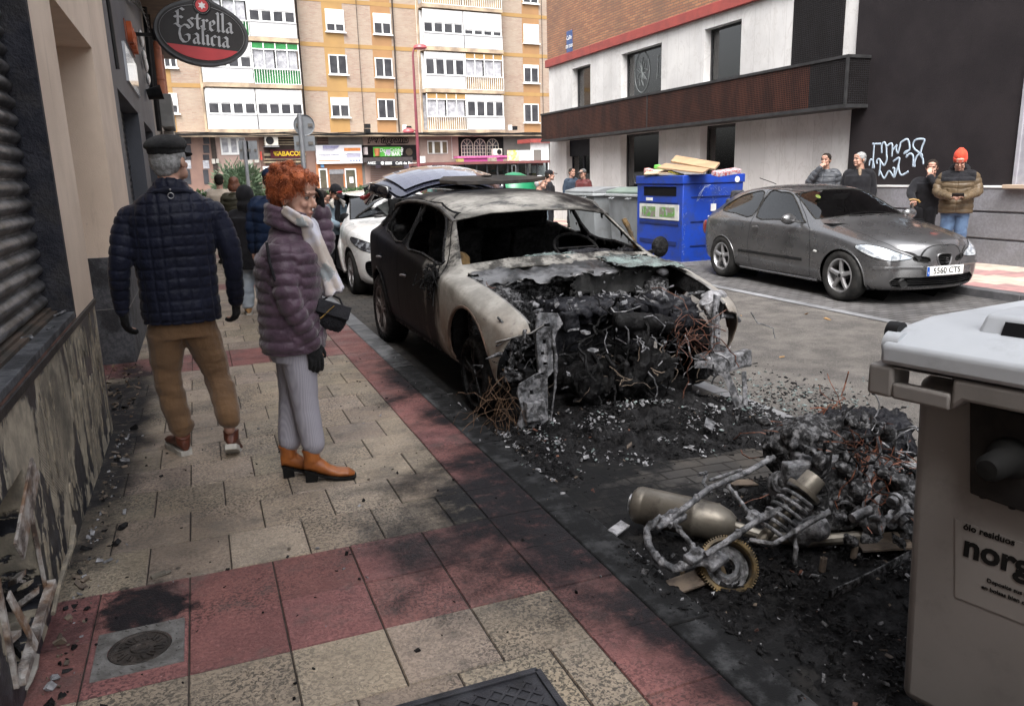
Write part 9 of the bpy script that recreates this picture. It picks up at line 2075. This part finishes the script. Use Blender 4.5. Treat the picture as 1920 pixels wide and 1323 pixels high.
for k in range(70):
 u = r.uniform(.3,1.0); z = r.uniform(.95,1.2) if k % 4 else r.uniform(0,.9); p = V(cx0+u if k % 4 else cx0+r.uniform(.02,.06),cy0-.0015,z); d = V(r.gauss(0,.03),0,r.gauss(.01,.03)); b.bar(p,p+d,.004,.001)
pts = [byp(*q) for q in ((1310,372),(1322,348),(1333,346),(1320,352),(1312,362),(1306,378),(1318,366))]; b.tube([(p[0],cy0-.0015,p[2]) for p in pts],(.001,.005),4)
tag(b.build('scratches',mat('bare_scratch',(.35,.42,.6),rough=.6),ct,world=True),kind='stuff')
b = MB(); p = byp(1381,336); b.disc((p[0],cy0-.023,p[2]),(0,-1,0),.05,20); b.build('round_sticker',K_WHITE,ct,world=True)
b = MB(); p = byp(1337,392); b.box(p[0]-.05,p[0]+.05,cy0-.014,cy0-.001,p[2]-.03,p[2]+.09); b.box(p[0]-.10,p[0]+.05,cy0-.0145,cy0-.001,p[2]-.14,p[2]-.10); b.build('white_print',K_WHITE,ct,world=True)
K_CARD = mat('cardboard',(.36,.24,.14),(.29,.19,.11),sc=4,rough=.85)
def sheet3(name,label,pts,th,m_,cat='cardboard'):
 b = MB(); P = [V(*p) for p in pts]; n_ = (P[1]-P[0]).cross(P[2]-P[0]).normalized(); n = len(P); b.add(P+[p+n_*th for p in P],[tuple(range(n-1,-1,-1)),tuple(range(n,2*n))]+[(i,(i+1) % n,n+(i+1) % n,n+i) for i in range(n)]); return tag(b.build(name,m_),label,cat,'cardboard on the blue container' if cat == 'cardboard' else None)
tx = lambda px,py,dx=0: tuple(at(px,py,0,cx0+dx))
sheet3('cardboard_sheet','folded brown cardboard with upturned back lying topmost on the blue container',[tx(1258,305,.6),tx(1340,320,.6),tx(1350,308,.9),tx(1268,294,.9)],.03,K_CARD)
sheet3('cardboard_sheet','wide brown cardboard sheet sloping over the front of the blue container',[tx(1232,316,.05),tx(1318,326,.05),tx(1330,318,.6),tx(1248,308,.6)],.02,K_CARD)
sheet3('cardboard_sheet','pale cardboard flap overhanging the left corner of the blue container',[tx(1207,328,-.05),tx(1252,326,-.03),tx(1262,321,.5),tx(1216,318,.5)],.015,mat('pale_card',(.48,.37,.26),(.42,.32,.22),rough=.85))
def junk(name,label,c,s,m_,cat,seed): b = MB(); b.obox(c,(1,.2*seed,.1),(-.2,1,.2),(0,-.2,1),*s); return tag(b.build(name,m_,bevel=.008),label,cat)
junk('carton','crushed white and red drink carton at the left end of the container top',tx(1222,322,.3),(.05,.16,.04),mat('carton_red',(.35,.08,.08),(.6,.55,.5),sc=18),'carton',1)
junk('plastic_bag','bright green bag under the cardboard on the blue container',tx(1238,314,.55),(.06,.12,.03),mat('green_bag',(.15,.5,.08),(.1,.38,.06),sc=8),'bag',2)
junk('egg_tray','yellow and black dotted tray edge under the cardboard sheets',tx(1268,325,.1),(.03,.16,.015),mat('tray_yellow',(.5,.42,.03),(.04,.04,.03),sc=60),'tray',0)
junk('can_pack','red and blue drink packs at the right end of the container top',tx(1362,323,.5),(.22,.08,.035),mat('pack_mix',(.35,.06,.05),(.45,.45,.5),sc=30),'packaging',0)
K_GBIN = mat('grey_bin_plastic',(.21,.225,.235),(.17,.18,.19),sc=2,rough=.5,bump=.1,dirt=(.12,.125,.125),dsc=3,damt=.5); K_GLID = mat('green_grey_lid',(.17,.22,.19),(.12,.16,.14),sc=3,rough=.5)
def grey_bin(label,x,y,lidm,w=1.25,d=1.0,h=1.22):
 t = thing('wheeled_bin',label,'bin',(x,y,-.1),0,'grey bins behind the burnt car'); b = MB(); q = .06
 b.add([(q,q,.18),(d-q,q,.18),(d-q,w-q,.18),(q,w-q,.18),(0,0,h-.12),(d,0,h-.12),(d,w,h-.12),(0,w,h-.12)],[(0,3,2,1),(4,5,6,7),(0,1,5,4),(1,2,6,5),(2,3,7,6),(3,0,4,7)]); b.build('body',K_GBIN,t,bevel=.02)
 b = MB(); b.box(-.05,d+.05,-.05,w+.05,h-.12,h-.07); b.build('rim',mat('pale_rim',(.34,.36,.37),(.28,.3,.31),rough=.5),t,bevel=.01)
 b = MB(); b.prism([(-.03,h-.069),(-.03,h-.02),(.25,h+.04),(d-.2,h+.04),(d+.03,h-.02),(d+.03,h-.069)],'y',-.03,w+.03)
 b.build('lid',lidm,t,bevel=.012)
 for yy in (.25,w-.35):
  b = MB(); b.tube([(-.05,yy,h-.14),(-.11,yy,h-.16),(-.11,yy+.12,h-.16),(-.05,yy+.12,h-.14)],.014,6); b.build('handle',K_GBIN,t)
 for xx in (.15,d-.15):
  for yy in (.15,w-.15): b = MB(); b.cyl((xx-.03,yy,.09),(xx+.03,yy,.09),.09,n=16); b.build('wheel',K_BLACK,t,smooth=True)
 b = MB()
 for yy in (.3,.6,.9): b.box(-.005,.012,yy,yy+.02,.35,.95)
 return t
grey_bin('grey wheeled bin with a flat grey-green lid just left of the blue container',7.62,12.72,K_GLID); grey_bin('grey wheeled bin with a pale grey lid, left of the green-lidded one',7.45,14.25,K_GBIN)
gb2 = thing('bottle_bank','green domed bottle bank with a yellow rimmed opening behind the burnt car','bottle bank',(7.36,18.3,-.1)); K_GRN = mat('bottle_green',(.012,.19,.085),(.01,.15,.07),sc=2,rough=.35)
b = MB(); b.lathe((0,0,0),(0,0,1),[(.50,0),(.56,.5),(.60,.95),(.585,1.15),(.50,1.36),(.34,1.52),(.15,1.60),(0,1.62)],10); o = b.build('body',K_GRN,gb2,bevel=.03,seg=3)
b = MB(); b.lathe((-.44,-.20,1.36),(-.7,-.5,.45),[(.0,.015),(.085,.015),(.09,.03),(.13,.03),(.14,0)],20); b.build('opening',[mat('yellow_rim',(.5,.45,.12))],gb2); b = MB(); b.disc((-.455,-.212,1.37),(-.7,-.5,.45),.085,20); b.v = [(x-.02,y-.015,z+.013) for x,y,z in b.v]; b.build('hole',K_DARK,gb2)
b = MB(); b.tube([(-.05,0,1.6),(-.05,0,1.78),(.05,0,1.78),(.05,0,1.6)],.012,6); b.build('lifting_ring',K_STEEL,gb2)
fa = math.radians(-14); Dv = V(math.sin(fa),math.cos(fa),0); Nv = V(-math.cos(fa),math.sin(fa),0); P0 = V(*at(1640,676,2,1.00)); bb_ = thing('wheeled_bin','large pale grey rubbish bin with hinged lid in the right foreground','bin',(P0.x,P0.y,-.1)); O0 = V(P0.x,P0.y,-.1)
def bpt(px,py,out=0.0):
 p0 = P0+Nv*out; d = Vector(ray(px,py)); c = Vector(CAM); t = (p0-c).dot(Nv)/d.dot(Nv); p = c+d*t; return (p-P0).dot(Dv),p.z
def W(u,z,out): p = P0+Dv*u+Nv*out; return (p.x-O0.x,p.y-O0.y,z+.1)
def slab(pts,o0,o1,name,m_,par=None,bevel=.006,seg=3,lst=None):
 """outline in (u, z) on the bin face, between two distances in front of the rim plane"""
 b = MB(); n = len(pts); b.add([W(u,z,o0) for u,z in pts]+[W(u,z,o1) for u,z in pts],[tuple(range(n-1,-1,-1)),tuple(range(n,2*n))]+[(i,(i+1) % n,n+(i+1) % n,n+i) for i in range(n)]); return b.build(name,m_,par or bb_,bevel=bevel,seg=seg)
def binplastic(name,a,c):
 t = NT(name); n = t.mix(t.ramp(t.noise(1.6,5,.6),.35,.65),a,c); n = t.mix(t.math('MULTIPLY',t.ramp(t.noise(7,7,.7),.5,.68),.3),n,tuple(x*.5 for x in a)); sc_ = t.ramp(t.noise(1.0,6,.7,co=t.mapping(t.co,sc=(8,8,60),rot=(.4,0,.3))),.68,.72); n = t.mix(t.math('MULTIPLY',sc_,.3),n,(.5,.5,.5)); t.bump(t.math('ADD',t.noise(7,3),t.math('MULTIPLY',t.noise(400,2),.12)),.18,.006); return t.set(n,.45)
K_FB = binplastic('pale_grey_bin',(.185,.173,.166),(.155,.146,.14)); K_FL = binplastic('light_lid',(.40,.42,.45),(.34,.36,.39))
uL,zt = bpt(1640,676); zbt = -.02; ub,_ = bpt(1712,780,-.05); ubb = bpt(1683,1323,-.05)[0]; ue = -1.9
def bodyq(out_top,out_bot):
 return None
zB = bpt(1683,1323,-.05)[1]; taper = (ub-ubb)/(zt-.07-zB); u_low = ub-taper*(zt-.07-zbt); b = MB(); dp = .95
T = [W(ub,zt-.03,-.05),W(ue,zt-.03,-.05),W(ue,zt-.03,-dp),W(ub,zt-.03,-dp)]; Bm = [W(u_low,.05,-.05),W(ue+.08,.05,-.05),W(ue+.08,.05,-dp+.1),W(u_low,.05,-dp+.1)]
b.add(T+Bm,[(0,1,2,3),(7,6,5,4),(0,4,5,1),(1,5,6,2),(2,6,7,3),(3,7,4,0)]); b.build('body',K_FB,bb_,bevel=.03,seg=5)
A = lambda px,py,o=0: bpt(px,py,o)
u1,z1 = A(1801,775); uh0,zh0 = A(1687,686); uh1,zh1 = A(1793,740); zr = zt; u2 = uL
hb0,hb1 = A(1640,734)[1],A(1801,776)[1]; ht = zt-.008
slab([(u2,hb0),(u2,zt),(uh0,zt),(uh0,hb0)],-.06,.03,'grab_handle',K_FB,bevel=.010); slab([(uh0+.001,hb0),(uh0+.001,zh1+.006),(uh1,zh1+.006),(uh1,hb0)],-.004,.0305,'grab_handle',K_FB,bevel=.008); slab([(uh0+.001,zh0),(uh0+.001,zt-.0005),(uh1,zt-.0005),(uh1,zh0)],-.055,.031,'grab_handle',K_FB,bevel=.006)
slab([(uh1,hb0),(uh1,zt-.001),(ue,zt-.001),(ue,hb0+.03),(uh1-.03,hb0+.03)],-.06,.0295,'rim',K_FB,bevel=.010)
b = MB(); prof = [(.035,zt+.004),(.035,zt+.055),(-.05,zt+.088),(-.20,zt+.098),(-.92,zt+.07),(-.92,zt+.004)]; n = len(prof); ul = A(1652,655,.03)[0]
b.add([W(u,z,o) for u in (ul,ue) for o,z in prof],[tuple(range(n)),tuple(range(2*n-1,n-1,-1))]+[(i,(i+1) % n,n+(i+1) % n,n+i) for i in range(n)]); b.build('lid',K_FL,bb_,bevel=.012,seg=3)
uc = ul-.10; b = MB()
for (ua,ub_,oo,o1,za,zb_) in ((uc-.06,uc-.30,-.10,-.30,zt+.075,zt+.135),):
 b.add([W(ua,za,oo),W(ub_,za,oo),W(ub_,za,o1),W(ua,za,o1),W(ua-.01,zb_,oo-.03),W(ub_+.01,zb_,oo-.03),W(ub_+.01,zb_,o1),W(ua-.01,zb_,o1)],[(0,3,2,1),(4,5,6,7),(0,1,5,4),(1,2,6,5),(2,3,7,6),(3,0,4,7)])
hl_ = b.build('lid_handle',K_FL,bb_,bevel=.012,seg=3); b = MB(); b.add([W(uc-.12,zt+.092,-.098),W(uc-.24,zt+.092,-.098),W(uc-.24,zt+.122,-.116),W(uc-.12,zt+.122,-.116)],[(0,1,2,3)]); b.build('handle_recess',K_DARK,hl_)
b = MB(); c0 = V(*W(ul+.004,zt+.075,-.035)); b.cyl(c0-Dv*.02,c0+Dv*.012,.028,n=24); b.cyl(c0+Dv*.012,c0+Dv*.016,.014,n=20); b.build('hinge_cap',K_BLACK,bb_,smooth=True)
b = MB(); c0 = V(*W(ul-.02,zt+.05,-.01)); b.cyl(c0-Dv*.015,c0+Dv*.025,.032,n=24); b.build('hinge_knuckle',K_FL,bb_,smooth=True)
q = [A(1817,750,-.02),A(1817,925,-.02),A(1960,975,-.02),A(1960,790,-.02)]; slab(q,-.045,-.022,'lock_panel',mat('panel_black',(.012,.011,.011),(.02,.018,.017),sc=20,rough=.6),bevel=.004)
uk,zk = A(1875,868,.03); c0 = V(*W(uk,zk,-.03)); b = MB(); b.lathe(c0,Nv,[(.052,0),(.045,.03),(.034,.04),(.032,.11),(.022,.125),(0,.127)],28); b.build('pivot_knob',mat('knob_dark',(.006,.006,.006),(.010,.010,.010),sc=8,rough=.7),bb_,smooth=True,angle=50)
b = MB()
for (px,py) in ((1838,930),(1893,950)): u_,z_ = A(px,py,-.02); b.cyl(W(u_,z_+.03,-.035),W(u_,z_-.008,-.035),.008,n=8)
b.build('panel_clip',K_BLACK,bb_)
st = slab([A(1791,972,-.048),A(1791,1118,-.048),A(2150,1260,-.048),A(2150,1100,-.048)],-.0495,-.0478,'sticker',mat('sticker_film',(.20,.188,.18),(.18,.168,.16),sc=3,rough=.35),bevel=0)
K_INK = mat('black_ink',(.01,.01,.01),rough=.5)
def bintext(s,px,py,h,bold=0.0,sx=1.0):
 u_,z_ = A(px,py,-.046); o = text_obj('lettering',s,h,K_INK,st,W(u_,z_,-.0465),tuple(-Dv),(0,0,1),.0004,'LEFT',bold=bold,sx=sx)
sc1 = abs(A(1806,985,-.046)[0]-A(1908,1022,-.046)[0]); bintext('ólo residuos',1806,986,sc1/5.3,.0007,1.0)
sc2 = abs(A(1808,1030,-.046)[1]-A(1808,1038+0,-.046)[1]); hn = abs(A(1812,1007,-.046)[1]-A(1812,1037,-.046)[1]); bintext('norgánicos',1806,1022,hn*1.95,.0028,1.0); bintext('Deposite sus residuos',1850,1087,sc1/8.2,.0004); bintext('en bolsas bien cerradas',1840,1099,sc1/8.2,.0004)
